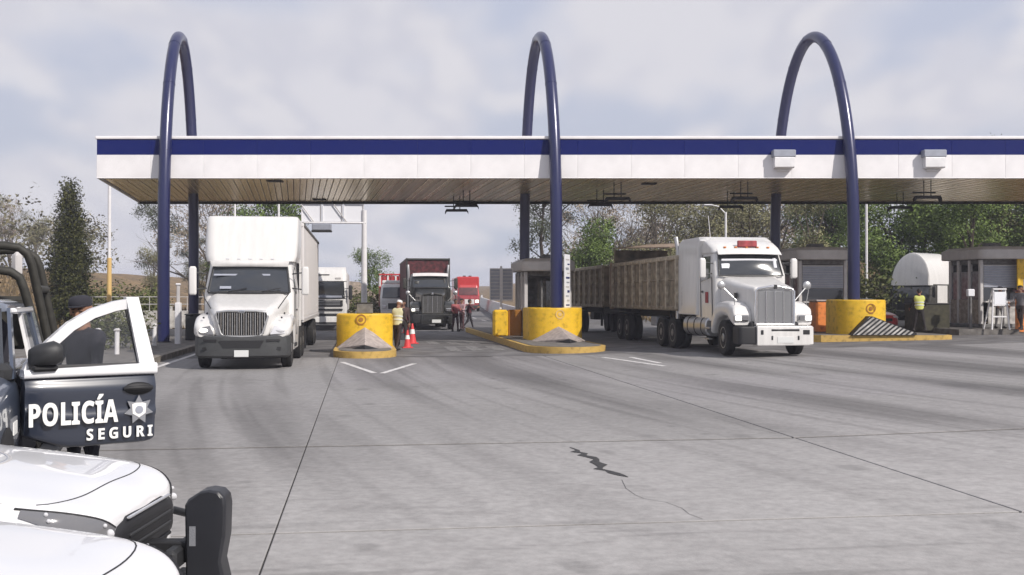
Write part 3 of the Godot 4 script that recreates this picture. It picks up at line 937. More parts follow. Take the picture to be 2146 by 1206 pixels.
func mirror(o: Node3D, s: float, x: float, y: float, z: float, h: float, m: Material) -> void:
	var n := MB.new()
	n.loft([ry(y - h / 2, 0.07, z - 0.06, z + 0.04, 0.03, s * x), ry(y - h / 2 + 0.05, 0.1, z - 0.07, z + 0.09, 0.05, s * x), ry(y + h / 2 - 0.06, 0.1, z - 0.07, z + 0.09, 0.05, s * x), ry(y + h / 2, 0.06, z - 0.06, z + 0.04, 0.03, s * x)])
	var p := part(o, "mirror", n, m, "", 50)
	var a := MB.new()
	for q in [0.3, -0.32]: a.tube([Vector3(s * x, y + h * q, z), Vector3(s * (x - 0.36), y + h * q * 0.8, z - 0.05)], 0.018, 6)
	part(p, "bracket", a, M.dark_plastic)
	var g := MB.new()
	g.box(Vector3(s * x, y, z - 0.072), Vector3(0.15, h * 0.8, 0.012))
	part(p, "mirror_glass", g, M.chrome)
func tank(o: Node3D, called: String, x: float, y: float, z0: float, z1: float, r: float, m: Material, straps: Material) -> void:
	var t := MB.new()
	t.loft([rz(z0, r * 0.9, y - r * 0.9, y + r * 0.9, r * 0.7, x), rz(z0 - 0.03, r, y - r, y + r, r * 0.8, x), rz(z1 + 0.03, r, y - r, y + r, r * 0.8, x), rz(z1, r * 0.9, y - r * 0.9, y + r * 0.9, r * 0.7, x)])
	var p := part(o, called, t, m)
	for k in 3:
		var z := lerpf(z0, z1, 0.2 + 0.3 * k)
		var q := MB.new()
		q.loft([rz(z + 0.03, r + 0.008, y - r - 0.008, y + r + 0.008, r * 0.82, x), rz(z - 0.03, r + 0.008, y - r - 0.008, y + r + 0.008, r * 0.82, x)])
		part(p, "strap", q, straps)
func chassis(o: Node3D, z0: float, z1: float, m: Material) -> void:
	for s in [-1, 1]: pbox(o, "frame_rail", Vector3(s * 0.43, 0.8, (z0 + z1) / 2), Vector3(0.1, 0.28, z0 - z1), m, 0.01)
	var c := MB.new()
	for z in [-1.25, z1 + 0.9, z1 + 2.2]: c.tube([Vector3(-1.0, 0.52, z), Vector3(1.0, 0.52, z)], 0.09, 8)
	part(o, "axle", c, m)
func pts3(a: Array) -> Array: return a.map(func(q): return Vector3(q[0], q[1], q[2]))

func aero_tractor() -> void:
	var o := thing("semi_truck", "white bonneted lorry tractor with tall smooth roof fairing and grey bumper", "truck", P(-6.88, -27.9), LA)
	var W: Material = M.truck_white
	var h := MB.new()
	h.loft([rz(-0.10, 0.60, 0.84, 1.40, 0.10), rz(-0.16, 0.70, 0.84, 1.50, 0.14), rz(-0.4, 0.80, 0.84, 1.60, 0.2), rz(-0.9, 0.92, 0.9, 1.72, 0.24), rz(-1.5, 1.02, 0.95, 1.86, 0.26), rz(-2.1, 1.10, 0.95, 2.02, 0.26)])
	part(o, "bonnet", h, W, "", 50)
	for s in [-1, 1]:
		var f := MB.new()
		f.loft([rz(-0.14, 0.20, 0.84, 1.06, 0.08, s * 0.90), rz(-0.24, 0.28, 0.84, 1.18, 0.12, s * 0.93), rz(-0.55, 0.30, 0.86, 1.32, 0.16, s * 0.94), rz(-0.72, 0.29, 1.02, 1.38, 0.14, s * 0.95), rz(-1.25, 0.28, 1.14, 1.42, 0.12, s * 0.96), rz(-1.7, 0.27, 1.05, 1.38, 0.12, s * 0.97), rz(-1.86, 0.26, 0.6, 1.34, 0.1, s * 0.97), rz(-2.0, 0.24, 0.55, 1.3, 0.08, s * 0.97)])
		part(o, "fender", f, W, "", 50)
		var hl := MB.new()
		hl.plate(Vector3(s * 0.70, 0.90, -0.13), Vector3(s * 1.13, 0.92, -0.2), Vector3(s * 1.17, 1.04, -0.26), Vector3(s * 0.80, 1.12, -0.2), Vector3(s * 0.15, 0.1, 1).normalized(), 0.04, 0.05, 5)
		var hp := part(o, "headlight", hl, M.lens if s > 0 else M.lamp_grey)
		var bl := MB.new()
		bl.ball(Vector3(s * 0.95, 1.0, -0.125), Vector3(0.12, 0.06, 0.05), 12, 6)
		part(hp, "bulb", bl, M.headlight_lit if s < 0 else M.lens)
		for q in [[0.98, 1.42, -0.32], [1.0, 1.52, -1.1]]: pbox(o, "marker", Vector3(s * q[0], q[1] - 0.09, q[2]), Vector3(0.05, 0.05, 0.05), M.dark_plastic, 0.015)
		# hood mirrors on stalks
		ptube(o, "hood_mirror_arm", [Vector3(s * 0.85, 1.55, -0.75), Vector3(s * 1.03, 1.82, -0.85), Vector3(s * 1.12, 1.98, -1.3)], 0.014, M.dark_plastic, 6)
	# cab, roof and fairing
	var c := MB.new()
	c.loft([ry(0.62, 1.16, -1.98, -4.3, 0.1), ry(1.0, 1.2, -1.9, -4.3, 0.16), ry(1.95, 1.2, -1.9, -4.3, 0.18), ry(2.7, 1.12, -2.32, -4.3, 0.22), ry(2.86, 1.14, -2.36, -4.3, 0.3)])
	part(o, "cab", c, W)
	var r := MB.new()
	r.loft([ry(2.84, 1.2, -2.22, -4.5, 0.3), ry(3.0, 1.25, -2.3, -4.5, 0.3), ry(3.4, 1.27, -2.52, -4.5, 0.28), ry(3.85, 1.27, -2.75, -4.5, 0.25), ry(4.08, 1.26, -2.92, -4.5, 0.22), ry(4.13, 1.22, -2.98, -4.45, 0.2)])
	part(o, "roof_fairing", r, W, "", 60)
	var v := MB.new()
	v.plate(Vector3(-1.02, 2.7, -2.2), Vector3(1.02, 2.7, -2.2), Vector3(1.06, 2.86, -2.2), Vector3(-1.06, 2.86, -2.2), Vector3(0, -0.1, 1), 0.06, 0.1, 8)
	var vi := part(o, "sun_visor", v, W)
	for k in 5: pbox(vi, "marker_lamp", Vector3(-0.6 + 0.3 * k, 2.9, -2.12), Vector3(0.1, 0.04, 0.06), M.lens, 0.015)
	var g := MB.new()
	g.plate(Vector3(-1.09, 1.99, -1.91), Vector3(1.09, 1.99, -1.91), Vector3(0.99, 2.7, -2.29), Vector3(-0.99, 2.7, -2.29), Vector3(0, 0.45, 0.89), 0.02, 0.12, 10)
	var ws := part(o, "windscreen", g, M.glass_dark)
	for q in [[0.0, 2.55, 1.7, 0.05, -2.05], [-0.35, 2.2, 0.34, 0.34, -1.86], [0.4, 2.2, 0.34, 0.34, -1.86]]:
		pass
	var wb := MB.new()
	for q in [[-1.08, 1.99, -1.9, -0.98, 2.69, -2.28], [1.08, 1.99, -1.9, 0.98, 2.69, -2.28]]: wb.tube([Vector3(q[0], q[1], q[2]), Vector3(q[3], q[4], q[5])], 0.035, 8)
	wb.tube([Vector3(-1.08, 1.98, -1.87), Vector3(-0.5, 1.97, -1.79), Vector3(0, 1.97, -1.77), Vector3(0.5, 1.97, -1.79), Vector3(1.08, 1.98, -1.87)], 0.03, 8)
	part(ws, "seal", wb, M.dark_plastic)
	for s in [-0.55, 0.35]: ptube(ws, "wiper", [Vector3(s, 2.0, -1.76), Vector3(s + 0.5, 2.1, -1.81)], 0.012, M.black, 5)
	# the pale band and stickers that show along the glass
	for q in [[-0.2, 2.44, 1.5, 0.045], [-0.62, 2.08, 0.3, 0.07]]:
		var st := MB.new()
		var zz: float = lerpf(-1.91, -2.29, (q[1] - 1.99) / 0.71) + 0.13
		st.plate(Vector3(q[0] - q[2] / 2, q[1], zz), Vector3(q[0] + q[2] / 2, q[1], zz), Vector3(q[0] + q[2] / 2, q[1] + q[3], zz - q[3] * 0.5), Vector3(q[0] - q[2] / 2, q[1] + q[3], zz - q[3] * 0.5), Vector3(0, 0.45, 0.89), 0.008)
		part(ws, "sticker", st, M.sign_grey)
	for s in [-1, 1]:
		var w := MB.new()
		w.plate(Vector3(s * 1.2, 1.95, -2.2), Vector3(s * 1.2, 1.95, -3.0), Vector3(s * 1.13, 2.62, -3.0), Vector3(s * 1.13, 2.62, -2.5), Vector3(s, 0, 0), 0.015)
		part(o, "side_window", w, M.glass_dark)
		var d := MB.new()
		for q in [[-2.12, 0.8, -2.12, 1.95], [-3.12, 0.8, -3.12, 2.7]]:
			d = MB.new()
			d.tube([Vector3(s * 1.205, q[1], q[0]), Vector3(s * (1.205 if q[3] < 2 else 1.13), q[3], q[2])], 0.012, 5)
			part(o, "door_seam", d, M.dark_plastic)
		pbox(o, "door_handle", Vector3(s * 1.215, 1.5, -2.95), Vector3(0.04, 0.05, 0.16), M.dark_plastic, 0.01)
		mirror(o, s, 1.5, 2.3, -2.0, 0.78, W)
		var sk := MB.new()
		sk.loft([ry(0.42, 1.18, -2.1, -4.2, 0.05, 0.0), ry(0.98, 1.2, -2.1, -4.2, 0.05, 0.0)])
		if s > 0: part(o, "side_skirt", sk, W)
		pbox(o, "step", Vector3(s * 1.2, 0.55, -2.5), Vector3(0.08, 0.1, 0.5), M.dark_plastic)
		pbox(o, "side_extender", Vector3(s * 1.22, 2.3, -4.5), Vector3(0.04, 2.6, 0.5), W, 0.01)
		wheel(o, s * 1.06, -1.22, 0.52, 0.28, M.rim)
		for z in [-5.35, -6.65]: wheel(o, s * 1.08, z, 0.52, 0.26, M.rim, true)
		pbox(o, "mud_flap", Vector3(s * 0.95, 0.55, -7.4), Vector3(0.6, 0.7, 0.02), M.black, 0.0)
	# grille: shield of upright bars in a bright surround
	var gs := MB.new()
	gs.plate(Vector3(-0.50, 0.86, -0.10), Vector3(0.50, 0.86, -0.10), Vector3(0.63, 1.49, -0.13), Vector3(-0.63, 1.49, -0.13), Vector3(0, 0, 1), 0.05, 0.04, 8)
	var gr := part(o, "grille", gs, M.black)
	for k in 21:
		var x := -0.57 + k * 0.057
		var lo := 0.88 if absf(x) < 0.46 else lerpf(0.9, 1.2, (absf(x) - 0.46) / 0.12)
		var bz := 0.035 * (1.0 - pow(x / 0.6, 2))
		pbox(gr, "grille_bar", Vector3(x, (lo + 1.46) / 2, -0.035 + bz), Vector3(0.024, 1.46 - lo, 0.03), M.chrome_dim if k % 2 == 0 else M.rim_dull, 0.006)
	ptube(gr, "surround", pts3([[0, 1.50, -0.02], [-0.35, 1.5, -0.03], [-0.62, 1.47, -0.07], [-0.65, 1.36, -0.07], [-0.52, 0.93, -0.05], [-0.44, 0.86, -0.04], [0, 0.85, -0.01], [0.44, 0.86, -0.04], [0.52, 0.93, -0.05], [0.65, 1.36, -0.07], [0.62, 1.47, -0.07], [0.35, 1.5, -0.03], [0, 1.50, -0.02]]), 0.032, M.chrome_dim, 8)
	pbox(gr, "badge", Vector3(0, 1.48, 0.02), Vector3(0.16, 0.07, 0.03), M.chrome, 0.015)
	# bumper with its openings
	var bp := PackedVector2Array([Vector2(-1.2, -0.85), Vector2(-1.22, -0.42), Vector2(-1.12, -0.18), Vector2(-0.85, -0.03), Vector2(-0.45, 0.03), Vector2(0.45, 0.03), Vector2(0.85, -0.03), Vector2(1.12, -0.18), Vector2(1.22, -0.42), Vector2(1.2, -0.85)])
	var bm := MB.new()
	var rings := []
	for e in [[0.3, 0.93], [0.36, 0.985], [0.60, 1.0], [0.84, 0.99], [0.875, 0.965]]:
		var ring := PackedVector3Array()
		for q in bp: ring.append(Vector3(q.x * e[1], e[0], q.y if q.y < -0.5 else q.y - (1.0 - e[1]) * 1.2))
		rings.append(ring)
	bm.loft(rings)
	var bu := part(o, "bumper", bm, M.bumper_grey)
	var pi := MB.new()
	pi.plate(Vector3(-0.46, 0.56, 0.02), Vector3(0.46, 0.56, 0.02), Vector3(0.56, 0.75, 0.02), Vector3(-0.56, 0.75, 0.02), Vector3(0, 0, 1), 0.016)
	part(bu, "air_intake", pi, M.black)
	for s in [-1, 1]:
		for q in [[0.62, 0.72, 0.96, 0.78, -0.02], [0.62, 0.5, 0.98, 0.58, -0.05]]:
			var fl := MB.new()
			fl.plate(Vector3(s * q[0], q[1], q[4] + 0.035), Vector3(s * q[2], q[1] + 0.01, q[4] - 0.03), Vector3(s * q[2], q[3], q[4] - 0.03), Vector3(s * q[0], q[3], q[4] + 0.035), Vector3(s * 0.2, 0, 1), 0.012)
			part(bu, "fog_lamp_recess", fl, M.black)
	pbox(bu, "number_plate", Vector3(-0.0, 0.42, 0.045), Vector3(0.36, 0.17, 0.02), M.plate, 0.006)
	pbox(o, "underbody", Vector3(0, 0.62, -1.3), Vector3(1.5, 0.5, 2.2), M.black, 0.05)
	chassis(o, -0.5, -7.5, M.frame_dark)
	tank(o, "fuel_tank", -0.95, 0.62, -3.2, -4.6, 0.3, M.chrome_dim, M.frame_dark)
	pbox(o, "fifth_wheel", Vector3(0, 1.05, -6.0), Vector3(0.9, 0.14, 0.9), M.frame_dark, 0.03)
	pbox(o, "exhaust", Vector3(1.12, 2.6, -4.62), Vector3(0.14, 2.2, 0.14), M.chrome_dim, 0.06)
	# its box trailer
	var base := Vector3(-6.88, 0, -27.9) + Basis(Vector3.UP, LA) * Vector3(0, 0, -4.95)
	box_trailer("white box trailer behind the lorry with grey bumper", base, LA, 12.2, 4.08, M.trailer_white, M.trailer_white, 5)
func box_trailer(label: String, base: Vector3, turn: float, len: float, top: float, m: Material, edge: Material, panels: int) -> Node3D:
	var o := thing("box_trailer", label, "trailer", P(base.x, base.z), turn)
	pbox(o, "body", Vector3(0, (1.15 + top) / 2, -len / 2), Vector3(2.54, top - 1.17, len - 0.04), m, 0.03)
	pbox(o, "front_frame", Vector3(0, top - 0.06, 0.0), Vector3(2.6, 0.12, 0.1), edge, 0.02)
	for s in [-1, 1]:
		pbox(o, "corner_post", Vector3(s * 1.26, (1.15 + top) / 2, -0.02), Vector3(0.09, top - 1.15, 0.1), edge, 0.02)
		pbox(o, "top_rail", Vector3(s * 1.27, top - 0.02, -len / 2), Vector3(0.06, 0.09, len), M.booth_dark, 0.01)
		pbox(o, "bottom_rail", Vector3(s * 1.27, 1.15, -len / 2), Vector3(0.06, 0.12, len), M.booth_grey, 0.01)
		for k in panels * 3: pbox(o, "side_seam", Vector3(s * 1.272, (1.2 + top) / 2, -len * (k + 0.5) / (panels * 3.0)), Vector3(0.012, top - 1.35, 0.03), m, 0.004)
		for z in [len - 1.4, len - 2.7]: wheel(o, s * 1.08, -z, 0.5, 0.26, M.rim_dull, true)
		ptube(o, "landing_leg", [Vector3(s * 0.7, 1.1, -2.9), Vector3(s * 0.7, 0.35, -2.9)], 0.06, M.frame_dark, 8)
		pbox(o, "underride_guard", Vector3(s * 0.5, 0.8, -len + 0.2), Vector3(0.08, 0.7, 0.08), M.frame_dark)
	pbox(o, "underframe", Vector3(0, 1.0, -len / 2), Vector3(0.9, 0.26, len - 0.3), M.frame_dark, 0.02)
	return o

func square_tractor(label: String, at: Vector3, turn: float, B: Material, G: Material, BU: Material, sleeper: bool, lit: Array) -> Node3D:
	# long square bonnet, separate wings, upright grille
	var o := thing("semi_truck", label, "truck", at, turn)
	var h := MB.new()
	h.loft([rz(-0.36, 0.60, 0.98, 1.98, 0.06), rz(-0.42, 0.64, 0.95, 2.03, 0.12), rz(-1.2, 0.78, 0.95, 2.16, 0.2), rz(-2.15, 0.96, 0.95, 2.36, 0.24)])
	part(o, "bonnet", h, B, "", 50)
	for s in [-1, 1]:
		var f := MB.new()
		f.loft([rz(-0.42, 0.26, 0.92, 1.22, 0.06, s * 0.92), rz(-0.5, 0.29, 0.9, 1.44, 0.12, s * 0.92), rz(-0.75, 0.3, 0.98, 1.56, 0.18, s * 0.92), rz(-0.9, 0.3, 1.1, 1.6, 0.18, s * 0.92), rz(-1.4, 0.3, 1.18, 1.62, 0.18, s * 0.92), rz(-1.9, 0.29, 1.1, 1.56, 0.16, s * 0.93), rz(-2.12, 0.28, 0.9, 1.4, 0.12, s * 0.93), rz(-2.3, 0.28, 0.62, 1.1, 0.1, s * 0.93)])
		part(o, "fender", f, B, "", 50)
		var pod := MB.new()
		pod.box(Vector3(s * 0.97, 1.12, -0.42), Vector3(0.46, 0.2, 0.1), 0.03)
		var hp := part(o, "headlight", pod, M.chrome_dim)
		for k in 2:
			pbox(hp, "lens", Vector3(s * (0.87 + 0.2 * k), 1.12, -0.36), Vector3(0.18, 0.15, 0.04), M.headlight_lit if lit[0 if s < 0 else 1] and k == 1 else M.lamp_grey, 0.02)
		pbox(o, "side_vent", Vector3(s * 0.84, 1.78, -1.2), Vector3(0.03, 0.16, 0.22), M.dark_plastic, 0.01)
		ptube(o, "flag_rod", [Vector3(s * 1.1, 1.5, -0.6), Vector3(s * 1.16, 1.95, -0.55)], 0.012, M.chrome_dim, 5)
		var bt := MB.new()
		bt.tube([Vector3(s * 0.9, 1.62, -0.95), Vector3(s * 1.32, 2.05, -1.05)], 0.016, 6)
		bt.ball(Vector3(s * 1.34, 2.08, -1.05), Vector3(0.13, 0.13, 0.06), 12, 8)
		part(o, "round_mirror", bt, M.chrome_dim)
	var gp := MB.new()
	gp.box(Vector3(0, 1.44, -0.33), Vector3(1.06, 0.94, 0.06), 0.01)
	var gr := part(o, "grille", gp, G)
	for k in 5: pbox(gr, "grille_post", Vector3(-0.53 + 0.265 * k, 1.44, -0.28), Vector3(0.028, 0.96, 0.05), M.chrome, 0.008)
	for k in 30: pbox(gr, "grille_bar", Vector3(-0.515 + 0.0355 * k, 1.44, -0.292), Vector3(0.009, 0.92, 0.02), M.chrome_dim, 0.0)
	ptube(gr, "surround", pts3([[-0.58, 0.94, -0.28], [-0.58, 1.9, -0.28], [-0.5, 1.97, -0.28], [0, 2.05, -0.26], [0.5, 1.97, -0.28], [0.58, 1.9, -0.28], [0.58, 0.94, -0.28], [-0.58, 0.94, -0.28]]), 0.045, M.chrome if B != M.truck_black else M.truck_dark, 8)
	pbox(gr, "badge", Vector3(0, 2.03, -0.24), Vector3(0.12, 0.12, 0.06), M.dark_plastic if B != M.truck_black else M.chrome, 0.02)
	# bumper
	var bm := MB.new()
	var rings := []
	for e in [[0.34, 0.02], [0.37, 0.0], [0.86, 0.0], [0.9, 0.03]]:
		var ring := PackedVector3Array()
		for q in [[-0.64, -0.4], [-0.64, 0.0], [0.0, 0.02], [0.95, 0.0], [1.1, -0.1], [1.2, -0.6]]: ring.append(Vector3(q[0] * (1 - e[1]), e[0], q[1] - e[1]))
		rings.append(ring)
	bm.loft(rings)
	var bu := part(o, "bumper", bm, BU)
	var bc := MB.new()
	bc.loft([ry(0.38, 0.26, -0.62, -0.05, 0.1, -0.9), ry(0.42, 0.28, -0.64, -0.03, 0.12, -0.9), ry(0.84, 0.28, -0.64, -0.03, 0.12, -0.9), ry(0.88, 0.26, -0.62, -0.05, 0.1, -0.9)])
	part(bu, "bumper_corner", bc, M.black, "dark unpainted bumper corner")
	pbox(bu, "tow_slot", Vector3(0.2, 0.78, 0.01), Vector3(0.85, 0.06, 0.02), M.black, 0.005)
	pbox(bu, "number_plate", Vector3(0.2, 0.5, 0.02), Vector3(0.5, 0.18, 0.02), M.plate, 0.005)
	for s in [-1, 1]:
		pbox(bu, "fog_lamp", Vector3(0.84 if s > 0 else -0.5, 0.72, 0.01), Vector3(0.2 if s > 0 else 0.08, 0.13, 0.02), M.black, 0.01)
		pbox(bu, "tow_eye", Vector3(0.2 + s * 0.4, 0.56, 0.015), Vector3(0.05, 0.12, 0.03), M.dark_plastic, 0.01)
	# cab
	var top := 3.2
	var c := MB.new()
	c.loft([ry(1.0, 1.14, -2.15, -4.0, 0.1), ry(2.3, 1.16, -2.15, -4.0, 0.14), ry(2.42, 1.16, -2.15, -4.0, 0.16), ry(3.06, 1.08, -2.42, -4.0, 0.18), ry(top, 1.02, -2.5, -4.0, 0.2)])
	part(o, "cab", c, B)
	var ws := MB.new()
	ws.plate(Vector3(-1.0, 2.40, -2.14), Vector3(1.0, 2.40, -2.14), Vector3(0.94, 3.03, -2.4), Vector3(-0.94, 3.03, -2.4), Vector3(0, 0.38, 0.92), 0.02, 0.06, 8)
	var w := part(o, "windscreen", ws, M.glass_dark)
	var fr := MB.new()
	fr.tube(pts3([[-1.02, 2.39, -2.1], [-0.5, 2.38, -2.05], [0, 2.38, -2.03], [0.5, 2.38, -2.05], [1.02, 2.39, -2.1], [0.96, 3.04, -2.38], [0.5, 3.05, -2.33], [0, 3.05, -2.31], [-0.5, 3.05, -2.33], [-0.96, 3.04, -2.38], [-1.02, 2.39, -2.1]]), 0.025, 6)
	part(w, "seal", fr, M.dark_plastic)
	for q in [[0.0, 2.83, 1.78, 0.06], [-0.78, 2.6, 0.26, 0.14], [0.82, 2.62, 0.1, 0.3]]:
		var zz: float = lerpf(-2.14, -2.4, (q[1] - 2.4) / 0.63) + 0.055 * (1.0 - pow(q[0], 2))
		var st := MB.new()
		st.plate(Vector3(q[0] - q[2] / 2, q[1], zz - 0.01 - 0.03 * q[2] * 0.5), Vector3(q[0] + q[2] / 2, q[1], zz - 0.01 - 0.03 * q[2] * 0.5), Vector3(q[0] + q[2] / 2, q[1] + q[3], zz - q[3] * 0.42), Vector3(q[0] - q[2] / 2, q[1] + q[3], zz - q[3] * 0.42), Vector3(0, 0.38, 0.92), 0.035, 0.03, 4)
		part(w, "sticker", st, M.sign_white if B != M.truck_black else M.truck_dark)
	var vi := MB.new()
	vi.plate(Vector3(-1.02, 3.02, -2.2), Vector3(1.02, 3.02, -2.2), Vector3(1.0, 3.2, -2.4), Vector3(-1.0, 3.2, -2.4), Vector3(0, 0.5, 0.86), 0.03, 0.08, 8)
	part(o, "sun_visor", vi, B if B != M.truck_black else M.trailer_white)
	if sleeper:
		var sl := MB.new()
		sl.loft([ry(1.16, 1.2, -3.7, -5.6, 0.08), ry(1.2, 1.22, -3.68, -5.62, 0.1), ry(3.2, 1.22, -3.5, -5.62, 0.12), ry(3.5, 1.2, -3.3, -5.62, 0.16), ry(3.64, 1.12, -3.5, -5.55, 0.2)])
		part(o, "sleeper", sl, B, "", 50)
		var rf := MB.new()
		rf.loft([ry(3.1, 1.1, -2.4, -4.0, 0.2), ry(3.26, 1.12, -2.5, -4.0, 0.25), ry(3.44, 1.1, -2.85, -4.2, 0.3), ry(3.58, 1.0, -3.4, -4.6, 0.3)])
		part(o, "roof_fairing", rf, B, "", 60)
		var rs := pbox(o, "roof_sign", Vector3(0.02, 3.38, -2.5), Vector3(0.62, 0.2, 0.1), M.red_dull, 0.02)
		pbox(rs, "sign_foot", Vector3(0.02, 3.26, -2.55), Vector3(0.3, 0.1, 0.1), M.red, 0.01)
		for k in 5: pbox(o, "roof_lamp", Vector3(-0.7 + 0.35 * k, 3.27, -2.5), Vector3(0.08, 0.05, 0.1), M.orange, 0.015)
		# worn upright lettering on the sleeper side: strokes too faint to read
		for q in [[2.02, 0.1], [1.86, 0.08], [1.74, 0.1], [1.62, 0.06], [1.5, 0.1]]:
			var bl := MB.new()
			bl.box(Vector3(-1.222, q[0], -5.15), Vector3(0.006, q[1], 0.12), 0.0)
			part(o, "worn_mark", bl, M.booth_grey)
		pbox(o, "cab_gap", Vector3(0, 2.2, -3.62), Vector3(2.28, 2.0, 0.1), M.black, 0.01)
		ptube(o, "antenna", [Vector3(-0.9, 3.4, -3.2), Vector3(-0.95, 4.3, -3.3)], 0.01, M.white_metal, 5)
	else:
		pbox(o, "cab_back", Vector3(0, 2.0, -4.05), Vector3(2.2, 2.0, 0.1), M.truck_dark, 0.03)
	for s in [-1, 1]:
		var sw := MB.new()
		sw.plate(Vector3(s * 1.16, 2.32, -2.5), Vector3(s * 1.16, 2.22, -3.35), Vector3(s * 1.09, 3.0, -3.35), Vector3(s * 1.09, 3.0, -2.7), Vector3(s, 0.08, 0), 0.018)
		part(o, "side_window", sw, M.glass_dark)
		var ds := MB.new()
		ds.tube(pts3([[s * 1.155, 1.1, -2.36], [s * 1.168, 2.25, -2.36], [s * 1.165, 2.36, -2.4]]), 0.014, 5)
		part(o, "door_seam", ds, M.dark_plastic)
		ds = MB.new()
		ds.tube(pts3([[s * 1.155, 1.1, -3.42], [s * 1.165, 2.3, -3.42], [s * 1.09, 3.05, -3.42]]), 0.014, 5)
		part(o, "door_seam", ds, M.dark_plastic)
		pbox(o, "door_handle", Vector3(s * 1.18, 1.9, -3.25), Vector3(0.04, 0.06, 0.16), M.dark_plastic, 0.01)
		if sleeper and s < 0: pbox(o, "door_decal", Vector3(s * 1.163, 1.72, -2.85), Vector3(0.012, 0.34, 0.26), M.red_dull, 0.0)
		mirror(o, s, 1.48, 2.62, -2.35, 0.62, B if B != M.truck_black else M.truck_dark)
		wheel(o, s * 1.06, -1.35, 0.53, 0.29, M.rim if B != M.truck_black else M.rim_dull, false, -0.06)
		for z in [-6.3, -7.62]: wheel(o, s * 1.08, z, 0.52, 0.26, M.rim_dull, true)
		tank(o, "fuel_tank", s * 0.95, 0.82, -2.7, -4.9, 0.31, M.chrome_dim if B != M.truck_black else M.truck_dark, M.frame_dark)
		for y in [0.45, 0.78]: pbox(o, "step", Vector3(s * 1.2, y, -2.6), Vector3(0.12, 0.05, 0.45), M.chrome_dim, 0.01)
		var ex := MB.new()
		ex.tube(pts3([[s * 1.16, 1.0, -5.75 if sleeper else -4.25], [s * 1.16, 3.3, -5.75 if sleeper else -4.25], [s * 1.2, 3.75, -5.85 if sleeper else -4.35]]), 0.075, 10)
		part(o, "exhaust_stack", ex, M.chrome_dim)
	pbox(o, "underbody", Vector3(0, 0.72, -1.5), Vector3(1.5, 0.6, 2.4), M.black, 0.05)
	chassis(o, -0.4, -8.4, M.frame_dark)
	pbox(o, "fifth_wheel", Vector3(0, 1.05, -6.95), Vector3(0.9, 0.14, 0.9), M.frame_dark, 0.03)
	return o
func dump_trailer(label: String, at: Vector3, turn: float, len: float, raised: bool) -> void:
	var o := thing("dump_trailer", label, "trailer", at, turn, "grey dump trailers pulled by the white sleeper cab")
	var mb := MB.new()
	mb.loft([rz(0.0, 1.18, 1.3, 3.08, 0.1), rz(-len, 1.18, 1.3, 3.0, 0.1)])
	part(o, "tub", mb, M.dump)
	for s in [-1, 1]:
		pbox(o, "top_rail", Vector3(s * 1.2, 3.06, -len / 2), Vector3(0.14, 0.16, len + 0.08), M.dump_rib, 0.03)
		pbox(o, "bottom_rail", Vector3(s * 1.2, 1.34, -len / 2), Vector3(0.1, 0.14, len), M.dump, 0.02)
		pbox(o, "swage", Vector3(s * 1.19, 2.32, -len / 2), Vector3(0.05, 0.06, len), M.dump, 0.02)
		var n := int(len / 1.15)
		for k in n + 1: pbox(o, "side_rib", Vector3(s * 1.23, 2.16, -0.06 - (len - 0.12) * k / n), Vector3(0.12, 1.68, 0.13), M.dump_rib, 0.02)
		for z in [len - 1.0, len - 2.25]: wheel(o, s * 1.05, -z, 0.52, 0.26, M.rim_dull, true)
		pbox(o, "mud_guard", Vector3(s * 1.05, 1.14, -len + 1.6), Vector3(0.6, 0.05, 2.6), M.frame_dark, 0.02)
		ptube(o, "landing_leg", [Vector3(s * 0.7, 1.25, -2.6), Vector3(s * 0.7, 0.4, -2.6)], 0.06, M.frame_dark, 8)
	for s in [-1, 1]: pbox(o, "tail_post", Vector3(s * 1.24, 2.2, -len - 0.02), Vector3(0.16, 1.95, 0.18), M.tan, 0.02)
	for k in 4: pbox(o, "head_rib", Vector3(-0.9 + 0.6 * k, 2.2, 0.04), Vector3(0.12, 1.6, 0.1), M.dump_rib, 0.02)
	pbox(o, "underframe", Vector3(0, 1.12, -len / 2), Vector3(0.9, 0.3, len - 0.4), M.frame_dark, 0.02)
	pbox(o, "spare_box", Vector3(-0.7, 0.85, -len * 0.42), Vector3(0.5, 0.35, 0.8), M.sign_grey if raised else M.frame_dark, 0.03)
	# load heaped under a half-drawn cover
	var ld := MB.new()
	ld.loft([rz(-0.3, 0.9, 2.9, 3.1, 0.08), rz(-len * 0.3, 1.02, 2.9, 3.2 if raised else 3.16, 0.2), rz(-len * 0.7, 1.02, 2.9, 3.24 if raised else 3.14, 0.2), rz(-len + 0.3, 0.9, 2.9, 3.12, 0.08)])
	part(o, "load", ld, M.tan, "", 60)
	if raised:
		var cv := MB.new()
		cv.plate(Vector3(-1.22, 3.42, -0.9), Vector3(1.22, 3.5, -0.9), Vector3(1.22, 3.82, -len + 0.1), Vector3(-1.22, 3.76, -len + 0.1), Vector3.UP, 0.04, 0.12, 6)
		part(o, "cover", cv, M.tan)
		for s in [-1, 1]: ptube(o, "cover_stay", [Vector3(s * 1.2, 3.1, -len + 0.3), Vector3(s * 1.2, 3.77, -len + 0.3)], 0.03, M.dump_rib, 6)
		pbox(o, "tail_board", Vector3(0, 3.35, -len + 0.06), Vector3(2.3, 0.7, 0.06), M.dump, 0.01)
